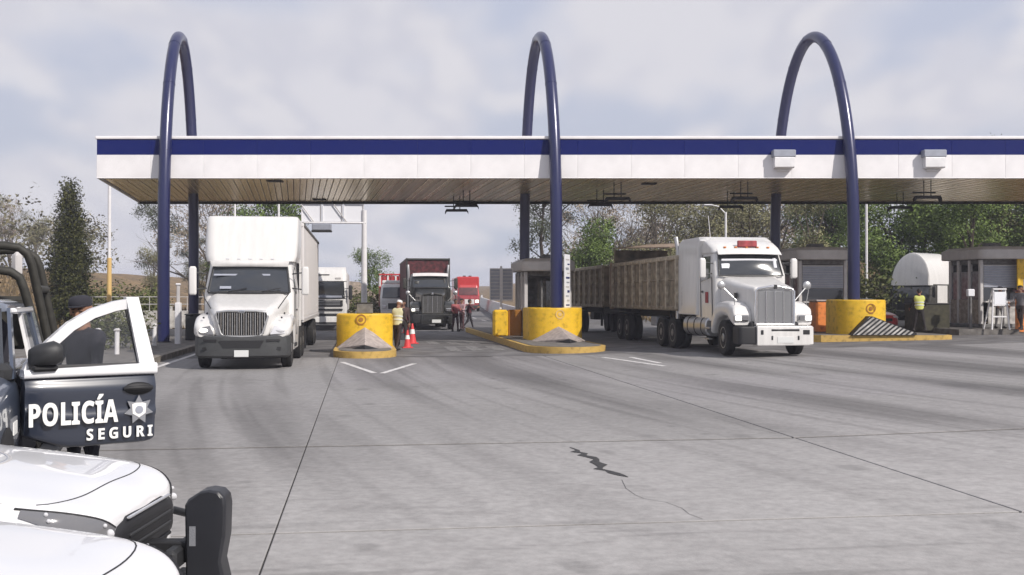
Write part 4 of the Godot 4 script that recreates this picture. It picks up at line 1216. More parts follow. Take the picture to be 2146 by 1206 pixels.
func cabover_truck() -> void:
	var o := thing("cabover_truck", "white flat-fronted lorry waiting behind the white box trailer", "truck", P(-10.3, -60.2), LA)
	var c := MB.new()
	c.loft([ry(0.75, 1.2, -0.04, -2.2, 0.12), ry(1.2, 1.24, 0.02, -2.2, 0.16), ry(1.9, 1.24, 0.0, -2.2, 0.18), ry(2.75, 1.2, -0.2, -2.2, 0.2)])
	part(o, "cab", c, M.truck_white)
	var r := MB.new()
	r.loft([ry(2.73, 1.22, -0.1, -2.25, 0.24), ry(3.1, 1.22, -0.26, -2.25, 0.26), ry(3.5, 1.16, -0.6, -2.25, 0.28)])
	var rp := part(o, "roof_fairing", r, M.truck_white, "", 55)
	pbox(rp, "roof_slot", Vector3(-0.2, 3.08, -0.22), Vector3(0.95, 0.04, 0.06), M.dark_plastic, 0.01)
	pbox(rp, "roof_mark", Vector3(0.75, 2.88, -0.14), Vector3(0.3, 0.1, 0.05), M.booth_grey, 0.01)
	var g := MB.new()
	g.plate(Vector3(-1.12, 1.75, 0.0), Vector3(1.12, 1.75, 0.0), Vector3(1.06, 2.68, -0.17), Vector3(-1.06, 2.68, -0.17), Vector3(0, 0.15, 1), 0.02, 0.08, 8)
	var w := part(o, "windscreen", g, M.glass_dark)
	pbox(w, "dash_shelf", Vector3(0, 1.86, 0.09), Vector3(1.9, 0.12, 0.03), M.sign_grey, 0.02)
	for q in [[1.5, 0.34, M.dark_plastic], [1.16, 0.1, M.dark_plastic], [0.86, 0.16, M.dark_plastic]]: pbox(o, "grille_slot", Vector3(0, q[0], 0.06), Vector3(2.0, q[1], 0.05), q[2], 0.02)
	for k in 3: pbox(o, "grille_bar", Vector3(0, 1.42 + 0.09 * k, 0.095), Vector3(1.7, 0.03, 0.03), M.chrome_dim, 0.005)
	var b := MB.new()
	b.loft([ry(0.3, 1.16, 0.06, -0.5, 0.1), ry(0.36, 1.24, 0.12, -0.5, 0.12), ry(0.72, 1.25, 0.12, -0.5, 0.12), ry(0.78, 1.22, 0.09, -0.5, 0.12)])
	var bu := part(o, "bumper", b, M.truck_white)
	pbox(bu, "lower_intake", Vector3(0, 0.42, 0.12), Vector3(1.5, 0.1, 0.03), M.dark_plastic, 0.01)
	for s in [-1, 1]:
		pbox(o, "headlight", Vector3(s * 0.9, 0.62, 0.11), Vector3(0.42, 0.16, 0.05), M.lens, 0.03)
		mirror(o, s, 1.42, 2.1, 0.12, 0.8, M.dark_plastic)
		wheel(o, s * 1.05, -1.0, 0.5, 0.28, M.rim_dull)
		for z in [-4.6, -9.5, -10.7]: wheel(o, s * 1.06, z, 0.5, 0.26, M.rim_dull, true)
		var sw := MB.new()
		sw.plate(Vector3(s * 1.24, 1.8, -0.35), Vector3(s * 1.24, 1.8, -1.3), Vector3(s * 1.2, 2.6, -1.3), Vector3(s * 1.2, 2.6, -0.5), Vector3(s, 0, 0), 0.012)
		part(o, "side_window", sw, M.glass_dark)
	pbox(o, "chassis", Vector3(0, 0.85, -6.0), Vector3(1.0, 0.34, 10.5), M.frame_dark, 0.02)
	pbox(o, "cargo_box", Vector3(0, 2.15, -7.1), Vector3(2.46, 2.2, 9.2), M.trailer_white, 0.04)
func stake_truck() -> void:
	var o := thing("stake_truck", "white lorry with red slatted body waiting behind the black lorry", "truck", P(-8.1, -77.0), LA)
	var c := MB.new()
	c.loft([ry(0.6, 1.1, 0.0, -1.9, 0.1), ry(1.5, 1.15, 0.0, -1.9, 0.14), ry(1.75, 1.15, -0.1, -1.9, 0.16), ry(2.55, 1.05, -0.45, -1.9, 0.18), ry(2.7, 1.0, -0.55, -1.9, 0.2)])
	part(o, "cab", c, M.truck_white)
	var g := MB.new()
	g.plate(Vector3(-1.0, 1.72, -0.06), Vector3(1.0, 1.72, -0.06), Vector3(0.93, 2.45, -0.4), Vector3(-0.93, 2.45, -0.4), Vector3(0, 0.4, 0.9), 0.02, 0.06, 6)
	part(o, "windscreen", g, M.glass_dark)
	pbox(o, "grille", Vector3(0, 1.15, 0.02), Vector3(1.2, 0.4, 0.04), M.dark_plastic)
	pbox(o, "bumper", Vector3(0, 0.6, 0.05), Vector3(2.2, 0.3, 0.14), M.trailer_white, 0.03)
	for s in [-1, 1]:
		pbox(o, "headlight", Vector3(s * 0.85, 1.1, 0.02), Vector3(0.3, 0.2, 0.05), M.lens, 0.03)
		wheel(o, s * 1.0, -1.0, 0.48, 0.26, M.rim_dull)
		wheel(o, s * 1.0, -5.6, 0.48, 0.24, M.rim_dull, true)
	pbox(o, "wind_deflector", Vector3(0, 2.84, -1.1), Vector3(2.0, 0.24, 0.8), M.truck_white, 0.06)
	pbox(o, "chassis", Vector3(0, 0.8, -4.5), Vector3(0.9, 0.3, 7.0), M.frame_dark, 0.02)
	var b := pbox(o, "stake_body", Vector3(0, 2.2, -5.1), Vector3(2.3, 2.2, 5.8), M.red, 0.03)
	for k in 9: pbox(b, "slat", Vector3(-1.12 + 0.28 * k, 3.0, -2.14), Vector3(0.12, 0.95, 0.06), M.red_dull if k % 2 else M.truck_white, 0.01)
	for y in [2.5, 3.4]: pbox(b, "head_rail", Vector3(0, y, -2.1), Vector3(2.4, 0.1, 0.06), M.red, 0.01)
func red_truck() -> void:
	var o := thing("bonneted_truck", "red lorry with one headlight on, far along the road", "truck", P(-4.35, -112.0), LA)
	var c := MB.new()
	c.loft([ry(0.6, 1.1, -0.9, -3.0, 0.1), ry(1.7, 1.15, -0.9, -3.0, 0.14), ry(2.5, 1.05, -1.25, -3.0, 0.18), ry(2.75, 1.0, -1.3, -3.0, 0.2)])
	part(o, "cab", c, M.red)
	var h := MB.new()
	h.loft([rz(0.0, 0.9, 0.6, 1.35, 0.12), rz(-0.2, 1.0, 0.6, 1.5, 0.16), rz(-1.0, 1.1, 0.6, 1.7, 0.2)])
	part(o, "bonnet", h, M.red_dull)
	var g := MB.new()
	g.plate(Vector3(-1.0, 1.7, -0.87), Vector3(1.0, 1.7, -0.87), Vector3(0.95, 2.45, -1.2), Vector3(-0.95, 2.45, -1.2), Vector3(0, 0.4, 0.9), 0.02, 0.05, 6)
	part(o, "windscreen", g, M.maroon)
	pbox(o, "roof_box", Vector3(0, 3.0, -2.2), Vector3(2.3, 1.2, 1.6), M.red, 0.1)
	pbox(o, "grille", Vector3(0, 1.0, 0.02), Vector3(1.0, 0.5, 0.05), M.trailer_white, 0.02)
	pbox(o, "bumper", Vector3(0, 0.5, 0.05), Vector3(2.2, 0.3, 0.14), M.truck_dark, 0.03)
	for s in [-1, 1]:
		pbox(o, "headlight", Vector3(s * 0.78, 1.05, 0.03), Vector3(0.34, 0.3, 0.05), M.headlight_lit if s > 0 else M.lens, 0.08)
		wheel(o, s * 0.98, -0.9, 0.48, 0.26, M.rim_dull)
		wheel(o, s * 0.98, -5.4, 0.48, 0.24, M.rim_dull, true)
	pbox(o, "body", Vector3(0, 2.3, -5.2), Vector3(2.4, 2.4, 4.2), M.red, 0.05)
	pbox(o, "chassis", Vector3(0, 0.8, -3.8), Vector3(0.9, 0.3, 6.4), M.frame_dark, 0.02)
	for s in [-0.35, 0.25]: pbox(o, "roof_beacon", Vector3(s, 3.65, -1.9), Vector3(0.3, 0.12, 0.2), M.dark_plastic, 0.03)
func fairing_truck() -> void:
	var o := thing("semi_truck", "white lorry with tall rounded fairing waiting beside the far booth", "truck", P(21.6, -59.5), -0.85)
	var c := MB.new()
	c.loft([ry(0.5, 1.1, 0.0, -2.3, 0.1), ry(1.4, 1.15, 0.0, -2.3, 0.2), ry(2.0, 1.15, -0.15, -2.3, 0.2), ry(2.12, 1.15, -0.2, -2.3, 0.2)])
	part(o, "cab", c, M.truck_dark)
	var g := MB.new()
	g.plate(Vector3(-1.06, 1.35, 0.01), Vector3(1.06, 1.35, 0.01), Vector3(1.06, 2.05, -0.16), Vector3(-1.06, 2.05, -0.16), Vector3(0, 0.2, 1), 0.02, 0.05, 6)
	part(o, "windscreen", g, M.glass_dark)
	# the fairing: a rounded arch, its front set back from the screen
	var f := MB.new()
	var r := []
	for e in [[0.05, 0.93], [0.0, 0.985], [-0.08, 1.0], [-2.6, 1.0]]:
		var ring := PackedVector3Array()
		for k in 17:
			var a := PI * k / 16.0
			ring.append(Vector3(cos(a) * 1.14 * e[1] * (1.0 - 0.12 * sin(a)), 2.1 + pow(sin(a), 0.75) * 1.75 * e[1], e[0] - 0.25 * sin(a)))
		ring.append(Vector3(-1.14 * e[1], 2.06, e[0]))
		ring.append(Vector3(1.14 * e[1], 2.06, e[0]))
		r.append(ring)
	f.loft(r)
	part(o, "roof_fairing", f, M.truck_white)
	for s in [-1, 1]:
		pbox(o, "door", Vector3(s * 1.16, 1.5, -1.3), Vector3(0.03, 1.1, 1.1), M.truck_white, 0.01)
		wheel(o, s * 1.04, -1.0, 0.48, 0.26, M.rim_dull)
		wheel(o, s * 1.04, -5.2, 0.48, 0.24, M.rim_dull, true)
		mirror(o, s, 1.42, 1.7, 0.05, 0.6, M.truck_dark)
	pbox(o, "bumper", Vector3(0, 0.55, 0.06), Vector3(2.3, 0.34, 0.2), M.truck_dark, 0.05)
	pbox(o, "grille", Vector3(0, 1.0, 0.03), Vector3(1.5, 0.4, 0.05), M.black, 0.02)
	pbox(o, "chassis", Vector3(0, 0.8, -3.6), Vector3(0.9, 0.3, 5.6), M.frame_dark, 0.02)
	pbox(o, "cargo_box", Vector3(0, 2.4, -5.4), Vector3(2.5, 2.6, 5.2), M.trailer_white, 0.05)

# ---- cars
func car_ring(z: float, hw: float, yb: float, ys: float, yt: float) -> PackedVector3Array:
	var p := PackedVector3Array()
	var half := [[0.0, yb], [0.7, yb], [0.92, yb + 0.05], [1.0, lerpf(yb, ys, 0.45)], [0.985, ys - 0.10], [0.93, ys - 0.015], [0.82, lerpf(ys, yt, 0.5)], [0.45, yt - 0.01], [0.0, yt]]
	for q in half: p.append(Vector3(q[0] * hw, q[1], z))
	for k in range(half.size() - 2, 0, -1): p.append(Vector3(-half[k][0] * hw, half[k][1], z))
	return p
func sedan(label: String, at: Vector3, turn: float) -> void:
	var o := thing("police_car", label, "police car", at, turn, "white police cars parked side by side")
	var sk := Hull.new([car_ring(0.0, 0.50, 0.36, 0.655, 0.67), car_ring(-0.04, 0.62, 0.27, 0.72, 0.735), car_ring(-0.16, 0.76, 0.22, 0.775, 0.795), car_ring(-0.36, 0.84, 0.2, 0.81, 0.85), car_ring(-0.75, 0.865, 0.2, 0.855, 0.91), car_ring(-1.2, 0.875, 0.2, 0.895, 0.97), car_ring(-1.6, 0.875, 0.2, 0.93, 1.03), car_ring(-2.6, 0.88, 0.2, 0.93, 1.03), car_ring(-3.7, 0.88, 0.2, 0.95, 1.05), car_ring(-4.2, 0.84, 0.22, 0.95, 1.06), car_ring(-4.5, 0.74, 0.3, 0.86, 0.95)])
	var mb := MB.new()
	sk.mesh(mb, 5, 5)
	part(o, "body", mb, M.car_white, "", 70)
	var gl := MB.new()
	gl.loft([ry(0.96, 0.78, -1.5, -4.05, 0.3), ry(1.14, 0.76, -1.78, -3.9, 0.3), ry(1.4, 0.62, -2.35, -3.5, 0.3), ry(1.41, 0.6, -2.4, -3.45, 0.3)])
	part(o, "glasshouse", gl, M.glass_dark, "", 60)
	var rf := MB.new()
	rf.loft([ry(1.395, 0.64, -2.3, -3.55, 0.3), ry(1.43, 0.6, -2.42, -3.45, 0.3), ry(1.45, 0.4, -2.6, -3.3, 0.25)])
	part(o, "roof", rf, M.car_white, "", 70)
	for s in [-1, 1]:
		ptube(o, "windscreen_pillar", pts3([[s * 0.74, 0.98, -1.55], [s * 0.72, 1.14, -1.82], [s * 0.6, 1.4, -2.38]]), 0.045, M.car_white, 8)
		ptube(o, "door_pillar", pts3([[s * 0.79, 0.98, -2.85], [s * 0.63, 1.4, -2.9]]), 0.04, M.car_white, 8)
		# headlamp: smoked glass that sweeps back round the corner; k runs round the ring, 4..6 is the shoulder
		var k0 := 3.55 if s > 0 else 12.45
		var k1 := 5.05 if s > 0 else 10.95
		var hl := MB.new()
		sk.patch(hl, 0.1, 3.0, k0, k1, 0.008, 10, func(u, w): return Vector2(lerpf(0.1, 3.0, u), lerpf(lerpf(k0, k1, 0.62 * u * u), lerpf(k1, k1 + (k1 - k0) * -0.02, u), w)))
		var hp := part(o, "headlight", hl, M.lamp_grey, "", 60)
		var ed := MB.new()
		var top := []
		for q in 12: top.append(Vector2(lerpf(0.1, 3.1, q / 11.0), k1 + (0.03 if s > 0 else -0.03)))
		sk.line(ed, top, 0.009, 0.01)
		part(hp, "brow", ed, M.black)
		for q in [[0.5, 0.62, 0.024], [0.8, 0.8, 0.012], [2.5, 0.85, 0.012], [2.4, 0.6, 0.012]]:
			var bl := MB.new()
			bl.ball(sk.at(q[0], lerpf(k0, k1, q[1]), 0.01), Vector3.ONE * q[2], 8, 6)
			part(hp, "bulb", bl, M.lens)
		for z in [-0.88, -3.6]: wheel(o, s * 0.79, z, 0.33, 0.21, M.rim)
		var wa := MB.new()
		wa.lathe([[0.37, -0.01], [0.37, 0.015], [0.3, 0.016]], 24, Transform3D(Basis(Vector3.FORWARD, PI / 2 * s), Vector3(s * 0.868, 0.34, -0.88)))
		part(o, "wheel_arch", wa, M.black)
		wa = MB.new()
		wa.lathe([[0.37, -0.01], [0.37, 0.015], [0.3, 0.016]], 24, Transform3D(Basis(Vector3.FORWARD, PI / 2 * s), Vector3(s * 0.868, 0.34, -3.6)))
		part(o, "wheel_arch", wa, M.black)
		var mr := MB.new()
		mr.ball(Vector3(s * 0.98, 1.02, -1.75), Vector3(0.11, 0.08, 0.07), 12, 8)
		mr.tube([Vector3(s * 0.8, 0.97, -1.72), Vector3(s * 0.95, 0.99, -1.74)], 0.025, 6)
		part(o, "door_mirror", mr, M.car_white)
		var fk := 5.45 if s > 0 else 10.55
		var cr := MB.new()
		var cl := []
		for q in 12: cl.append(Vector2(lerpf(3.3, 6.0, q / 11.0), fk))
		sk.line(cr, cl, 0.006, 0.0015)
		part(o, "bonnet_seam", cr, M.booth_grey)
	# grille between the lamps: a dark mouth with bars
	var gm := MB.new()
	sk.patch(gm, 0.0, 1.75, 3.9, 12.1, 0.012, 14, func(u, w): return Vector2(lerpf(0.25, 1.55 + 0.28 * sin(PI * w), u), lerpf(5.2, 10.8, w)))
	var grp := MB.new()
	grp.loft([rx(-0.5, -0.2, 0.0, 0.48, 0.64, 0.06), rx(-0.44, -0.15, 0.026, 0.42, 0.665, 0.07), rx(-0.3, -0.1, 0.036, 0.38, 0.68, 0.07), rx(0.3, -0.1, 0.036, 0.38, 0.68, 0.07), rx(0.44, -0.15, 0.026, 0.42, 0.665, 0.07), rx(0.5, -0.2, 0.0, 0.48, 0.64, 0.06)])
	var gr := part(o, "grille", grp, M.black)
	for k in 3: pbox(gr, "grille_bar", Vector3(0, 0.45 + 0.065 * k, 0.036), Vector3(0.7, 0.02, 0.02), M.dark_plastic, 0.005)
	pbox(o, "lower_intake", Vector3(0, 0.28, 0.0), Vector3(1.2, 0.09, 0.05), M.black, 0.02)
	pbox(gr, "chrome_strip", Vector3(0, 0.675, 0.03), Vector3(0.7, 0.014, 0.02), M.chrome, 0.004)
	var fs := MB.new()
	var fl := []
	for q in 21:
		var w := -1.0 + q / 10.0
		fl.append(Vector2(2.25 + 0.55 * w * w * w * w, 8.0 + w * 2.3))
	sk.line(fs, fl, 0.007, 0.002)
	part(o, "bonnet_seam", fs, M.black)
	# oval emblem on the bonnet: outline and faint figure
	for e in [[1.0, 0.007, M.booth_grey], [0.95, 0.004, M.sign_grey]]:
		var ov := MB.new()
		var ring := []
		for k in 36:
			var a := TAU * k / 36
			ring.append(Vector2(5.05 + cos(a) * 0.92 * e[0], 8.0 + sin(a) * 1.05 * e[0]))
		sk.line(ov, ring, e[1], 0.003, true)
		part(o, "oval_outline", ov, e[2])
	var of := MB.new()
	for k in 5:
		var a := []
		for q in 7: a.append(Vector2(4.85 + 0.12 * k + 0.05 * sin(q * 1.7 + k), 7.5 + q * 0.17))
		sk.line(of, a, 0.014, 0.003)
	part(o, "emblem_figure", of, M.sign_grey)
	# push bumper: two rubber-faced uprights on arms
	var pb := Node3D.new()
	pb.name = "push_bumper"
	o.add_child(pb, true)
	for s in [0.0]:
		var up := MB.new()
		var pf := PackedVector2Array([Vector2(-0.1, 0.14), Vector2(0.09, 0.14), Vector2(0.12, 0.3), Vector2(0.095, 0.42), Vector2(0.12, 0.58), Vector2(0.125, 0.78), Vector2(0.115, 0.835), Vector2(0.085, 0.87), Vector2(0.03, 0.88), Vector2(-0.02, 0.87), Vector2(-0.09, 0.82), Vector2(-0.11, 0.78)])
		var urs := []
		for e in [[-0.09, 0.86], [-0.08, 0.96], [-0.065, 1.0], [0.065, 1.0], [0.08, 0.96], [0.09, 0.86]]:
			var ur := PackedVector3Array()
			for q in pf: ur.append(Vector3(s + e[0], (0.5 + (q.y - 0.5) * (0.75 + 0.25 * e[1])) * 0.885, 0.36 + q.x * e[1]))
			urs.append(ur)
		up.loft(urs)
		part(pb, "upright", up, M.push_grey, "", 40)
		pbox(pb, "reflector", Vector3(s - 0.093, 0.52, 0.3), Vector3(0.006, 0.11, 0.035), M.star_grey, 0.0)
		pbox(pb, "arm", Vector3(s, 0.42, 0.14), Vector3(0.1, 0.12, 0.36), M.black, 0.01)
	pbox(pb, "cross_bar", Vector3(0, 0.40, 0.2), Vector3(0.4, 0.12, 0.08), M.dark_plastic, 0.02)
	pbox(pb, "lower_bar", Vector3(0, 0.24, 0.18), Vector3(0.4, 0.08, 0.08), M.dark_plastic, 0.02)
	ptube(pb, "wrap_bar", pts3([[-0.34, 0.5, 0.16], [-0.62, 0.5, 0.1], [-0.78, 0.5, -0.08]]), 0.025, M.dark_plastic, 8)
	ptube(pb, "wrap_bar", pts3([[0.34, 0.5, 0.16], [0.62, 0.5, 0.1], [0.78, 0.5, -0.08]]), 0.025, M.dark_plastic, 8)
func text(parent: Node, called: String, s: String, h: float, xf: Transform3D, m: Material, gap := 0.0, weight := 700) -> MeshInstance3D:
	var t := TextMesh.new()
	var f := SystemFont.new()
	f.font_names = PackedStringArray(["Droid Sans"])
	f.font_weight = weight
	var fv := FontVariation.new()
	fv.base_font = f
	fv.variation_embolden = 0.45
	if gap > 0.0: fv.spacing_glyph = int(gap)
	t.font = fv
	t.text = s
	t.font_size = 64
	t.pixel_size = h / 46.0
	t.depth = 0.004
	t.horizontal_alignment = HORIZONTAL_ALIGNMENT_LEFT
	var o := MeshInstance3D.new()
	o.name = called
	o.mesh = t
	o.material_override = m
	o.transform = xf
	parent.add_child(o, true)
	return o
func pickup() -> void:
	var o := thing("police_pickup", "dark police pickup with roll cage and its driver's door wide open", "pickup truck", P(-4.0, -8.9), 0.30)
	# local origin: the hinge of the driver's door at ground level; +X is the driver's side
	var cx := -0.9
	var ring := func(z, hw, yb, ys, yt):
		var r := car_ring(z, hw, yb, ys, yt)
		for k in r.size(): r[k].x += cx
		return r
	var sk := Hull.new([ring.call(1.52, 0.55, 0.5, 0.95, 0.97), ring.call(1.46, 0.74, 0.42, 1.02, 1.05), ring.call(1.3, 0.86, 0.4, 1.06, 1.1), ring.call(0.9, 0.9, 0.42, 1.12, 1.18), ring.call(0.3, 0.9, 0.45, 1.17, 1.24), ring.call(-0.1, 0.9, 0.45, 1.2, 1.28), ring.call(-1.2, 0.9, 0.45, 1.2, 1.24), ring.call(-2.1, 0.9, 0.45, 1.2, 1.22), ring.call(-3.6, 0.9, 0.5, 1.2, 1.21), ring.call(-3.75, 0.88, 0.55, 1.15, 1.16)])
	var mb := MB.new()
	sk.mesh(mb, 4, 4)
	part(o, "body", mb, M.navy_grey, "", 70)
	# doorway, rear door, glass, pillars, roof
	pbox(o, "doorway", Vector3(-0.02, 0.88, -0.62), Vector3(0.06, 0.75, 0.98), M.cloth_dark, 0.02)
	pbox(o, "seat", Vector3(-0.45, 1.25, -0.75), Vector3(0.55, 0.9, 0.2), M.cloth_dark, 0.08)
	pbox(o, "dashboard", Vector3(-0.75, 1.24, -0.1), Vector3(1.4, 0.18, 0.35), M.dark_plastic, 0.05)
	var rf := MB.new()
	rf.loft([ry(1.74, 0.72, -0.62, -2.15, 0.16, cx), ry(1.8, 0.7, -0.68, -2.12, 0.2, cx), ry(1.845, 0.6, -0.8, -2.0, 0.25, cx)])
	part(o, "roof", rf, M.navy_grey, "", 70)
	for s in [1, -1]:
		var x := func(v): return cx + s * v
		var pl := MB.new()
		pl.plate(Vector3(x.call(0.84), 1.2, 0.02), Vector3(x.call(0.84), 1.2, -0.1), Vector3(x.call(0.72), 1.77, -0.78), Vector3(x.call(0.72), 1.77, -0.66), Vector3(s, 0.2, 0.2).normalized(), 0.03)
		part(o, "windscreen_pillar", pl, M.navy_grey)
		pl = MB.new()
		pl.plate(Vector3(x.call(0.87), 1.18, -1.02), Vector3(x.call(0.87), 1.18, -1.2), Vector3(x.call(0.73), 1.77, -1.3), Vector3(x.call(0.73), 1.77, -1.18), Vector3(s, 0.2, 0).normalized(), 0.03)
		part(o, "door_pillar", pl, M.car_white)
		pl = MB.new()
		pl.plate(Vector3(x.call(0.87), 1.18, -1.9), Vector3(x.call(0.87), 1.18, -2.15), Vector3(x.call(0.73), 1.77, -2.15), Vector3(x.call(0.73), 1.77, -1.95), Vector3(s, 0.2, 0).normalized(), 0.03)
		part(o, "rear_pillar", pl, M.navy_grey)
		var w := MB.new()
		w.plate(Vector3(x.call(0.86), 1.2, -1.2), Vector3(x.call(0.86), 1.2, -1.92), Vector3(x.call(0.73), 1.74, -1.97), Vector3(x.call(0.73), 1.74, -1.3), Vector3(s, 0.2, 0).normalized(), 0.012)
		part(o, "rear_door_window", w, M.glass_dark)
		pbox(o, "window_rail", Vector3(x.call(0.76), 1.745, -1.3), Vector3(0.07, 0.05, 1.2), M.car_white if s > 0 else M.navy_grey, 0.015)
		wheel(o, cx + s * 0.8, 0.72, 0.38, 0.25, M.rim_dull)
		wheel(o, cx + s * 0.8, -2.75, 0.38, 0.25, M.rim_dull)
		var wa := MB.new()
		for z in [0.72, -2.75]:
			wa = MB.new()
			wa.lathe([[0.47, -0.02], [0.47, 0.03], [0.38, 0.032]], 24, Transform3D(Basis(Vector3.FORWARD, PI / 2 * s), Vector3(cx + s * 0.885, 0.42, z)))
			part(o, "wheel_arch", wa, M.black)
		pbox(o, "step_board", Vector3(cx + s * 0.98, 0.42, -1.0), Vector3(0.2, 0.06, 1.9), M.black, 0.02)
		pbox(o, "headlight", Vector3(cx + s * 0.66, 0.92, 1.42), Vector3(0.32, 0.18, 0.14), M.lens, 0.05)
	var ws := MB.new()
	ws.plate(Vector3(cx - 0.8, 1.22, 0.06), Vector3(cx + 0.8, 1.22, 0.06), Vector3(cx + 0.68, 1.76, -0.66), Vector3(cx - 0.68, 1.76, -0.66), Vector3(0, 0.75, 0.65), 0.012, 0.05, 6)
	part(o, "windscreen", ws, M.glass_dark)
	pbox(o, "grille", Vector3(cx, 0.85, 1.5), Vector3(0.8, 0.3, 0.06), M.black, 0.03)
	pbox(o, "front_bumper", Vector3(cx, 0.55, 1.5), Vector3(1.6, 0.22, 0.16), M.dark_plastic, 0.05)
	# badge plate on the wing, ahead of the door
	var bd := MB.new()
	bd.box(Vector3(0.004, 0.84, 0.3), Vector3(0.012, 0.16, 0.3), 0.0)
	var bp := part(o, "wing_badge", bd, M.star_grey)
	pbox(bp, "badge_ring", Vector3(0.012, 0.84, 0.3), Vector3(0.01, 0.1, 0.2), M.letter_white, 0.0)
	# roll cage over the bed
	var cage := Node3D.new()
	cage.name = "roll_cage"
	o.add_child(cage, true)
	for q in [[-2.35, 2.14, 0.82], [-2.75, 2.40, 0.85], [-3.5, 2.38, 0.85]]:
		var pt := []
		for a in [[-1.04, 1.15, 0.14], [-1.0, 1.3, 0.05], [-0.8, -0.2, 0], [-0.75, -0.08, 0], [-0.65, -0.02, 0], [-0.5, 0.0, 0], [0.5, 0.0, 0], [0.65, -0.02, 0], [0.75, -0.08, 0], [0.8, -0.2, 0], [1.0, 1.3, 0.05], [1.04, 1.15, 0.14]]:
			var y: float = a[1] if a[1] > 1.0 else q[1] + a[1]
			pt.append(Vector3(cx + a[0] * q[2], y, q[0] - (q[1] - y) * 0.12))
		pt[0].z += 0.0
		ptube(cage, "hoop", pt, 0.045, M.roll_bar, 12)
	for s in [-0.5, 0.5]: ptube(cage, "brace", pts3([[cx + s, 2.39, -2.75], [cx + s, 2.38, -3.5]]), 0.04, M.roll_bar, 8)
	for s in [-1, 1]: ptube(cage, "side_brace", pts3([[cx + s * 0.74, 1.95, -2.8], [cx + s * 0.74, 1.95, -3.56]]), 0.04, M.roll_bar, 8)
	pbox(cage, "headrest", Vector3(cx + 0.56, 2.2, -2.6), Vector3(0.1, 0.26, 0.1), M.booth_grey, 0.04)
	pbox(cage, "bench_back", Vector3(cx, 1.6, -2.7), Vector3(1.3, 0.55, 0.1), M.roll_bar, 0.04)
	door(o)
func door(o: Node3D) -> void:
	# built in its own plane: +X from hinge to lock, outer face to +Z, then swung open
	var d := Node3D.new()
	d.name = "front_door"
	o.add_child(d, true)
	d.position = Vector3(0.03, 0.0, -0.02)
	d.rotation.y = -0.30 + 0.64
	var low := func(x): return 0.66 if x > 0.3 else 0.66 + (0.3 - x) * 0.25
	# lower shell: skin with a gentle outward bulge and a crease
	var rings := []
	for q in [[0.0, 0.0], [0.1, 0.02], [0.35, 0.03], [0.7, 0.03], [0.98, 0.02], [1.06, 0.0]]:
		var r := PackedVector3Array()
		for e in [[0.0, 0.0], [0.04, 0.03], [0.3, 0.045], [0.42, 0.075], [0.55, 0.06], [0.8, 0.072], [0.93, 0.05], [1.0, 0.02], [1.0, -0.07], [0.8, -0.09], [0.3, -0.09], [0.0, -0.06]]:
			var y0: float = 0.62 + maxf(0.0, 0.25 - q[0]) * 0.5 + (0.03 if q[0] > 1.0 else 0.0)
			r.append(Vector3(q[0] * 1.0, lerpf(y0, 1.20, e[0]), e[1] + q[1] * signf(e[1])))
		rings.append(r)
	var sk := Hull.new(rings)
	var mb := MB.new()
	sk.mesh(mb, 3, 4)
	part(d, "lower_panel", mb, M.navy, "", 60)
	# white band along the waist and the white window frame
	var wb := MB.new()
	wb.loft([rx(-0.01, -0.08, 0.085, 1.2, 1.275, 0.03), rx(0.5, -0.08, 0.115, 1.205, 1.285, 0.03), rx(1.07, -0.08, 0.085, 1.2, 1.3, 0.03)])
	part(d, "waist_band", wb, M.car_white, "", 50)
	var fr := MB.new()
	var sec := func(p: Vector3, q: Vector3, w: float) -> PackedVector3Array: return PackedVector3Array([p + Vector3(0, 0, 0.045), p + q * w + Vector3(0, 0, 0.03), p + q * w + Vector3(0, 0, -0.045), p + Vector3(0, 0, -0.045)])
	var top := [[-0.02, 1.22, -0.02], [0.02, 1.33, -0.02], [0.18, 1.50, -0.04], [0.36, 1.655, -0.07], [0.55, 1.765, -0.09], [0.75, 1.83, -0.11], [0.93, 1.86, -0.115]]
	var rr := []
	for i in top.size():
		var p := Vector3(top[i][0], top[i][1], top[i][2])
		var nx: Array = top[mini(i + 1, top.size() - 1)]
		var pv: Array = top[maxi(i - 1, 0)]
		var t := Vector3(nx[0] - pv[0], nx[1] - pv[1], 0).normalized()
		rr.append(sec.call(p, Vector3(t.y, -t.x, 0), 0.085))
	fr.loft(rr)
	part(d, "window_frame", fr, M.car_white, "", 50)
	var ps := MB.new()
	ps.loft([PackedVector3Array([Vector3(0.85, 1.865, -0.07), Vector3(0.955, 1.865, -0.07), Vector3(0.955, 1.865, -0.16), Vector3(0.85, 1.865, -0.16)]), PackedVector3Array([Vector3(0.93, 1.28, 0.055), Vector3(1.06, 1.28, 0.055), Vector3(1.06, 1.28, -0.05), Vector3(0.93, 1.28, -0.05)])])
	part(d, "lock_pillar", ps, M.car_white)
	# dark rubber round the glass
	var gr := MB.new()
	gr.tube(pts3([[0.12, 1.29, 0.0], [0.93, 1.29, -0.01], [0.855, 1.77, -0.1], [0.7, 1.735, -0.095], [0.52, 1.66, -0.08], [0.36, 1.56, -0.06], [0.22, 1.42, -0.03], [0.12, 1.29, 0.0]]), 0.016, 6)
	part(d, "window_seal", gr, M.black)
	var gp := MB.new()
	gp.prism(PackedVector2Array([Vector2(0.12, 1.29), Vector2(0.93, 1.29), Vector2(0.855, 1.77), Vector2(0.7, 1.735), Vector2(0.52, 1.66), Vector2(0.36, 1.56), Vector2(0.22, 1.42)]), 0.0, 0.005, Transform3D(Basis(Vector3.RIGHT, -PI / 2) , Vector3.ZERO))
	for i in gp.v.size(): gp.v[i].z -= (gp.v[i].y - 1.29) * 0.2
	part(d, "window_glass", gp, M.pane)
	# mirror in the front corner of the window
	var mi := MB.new()
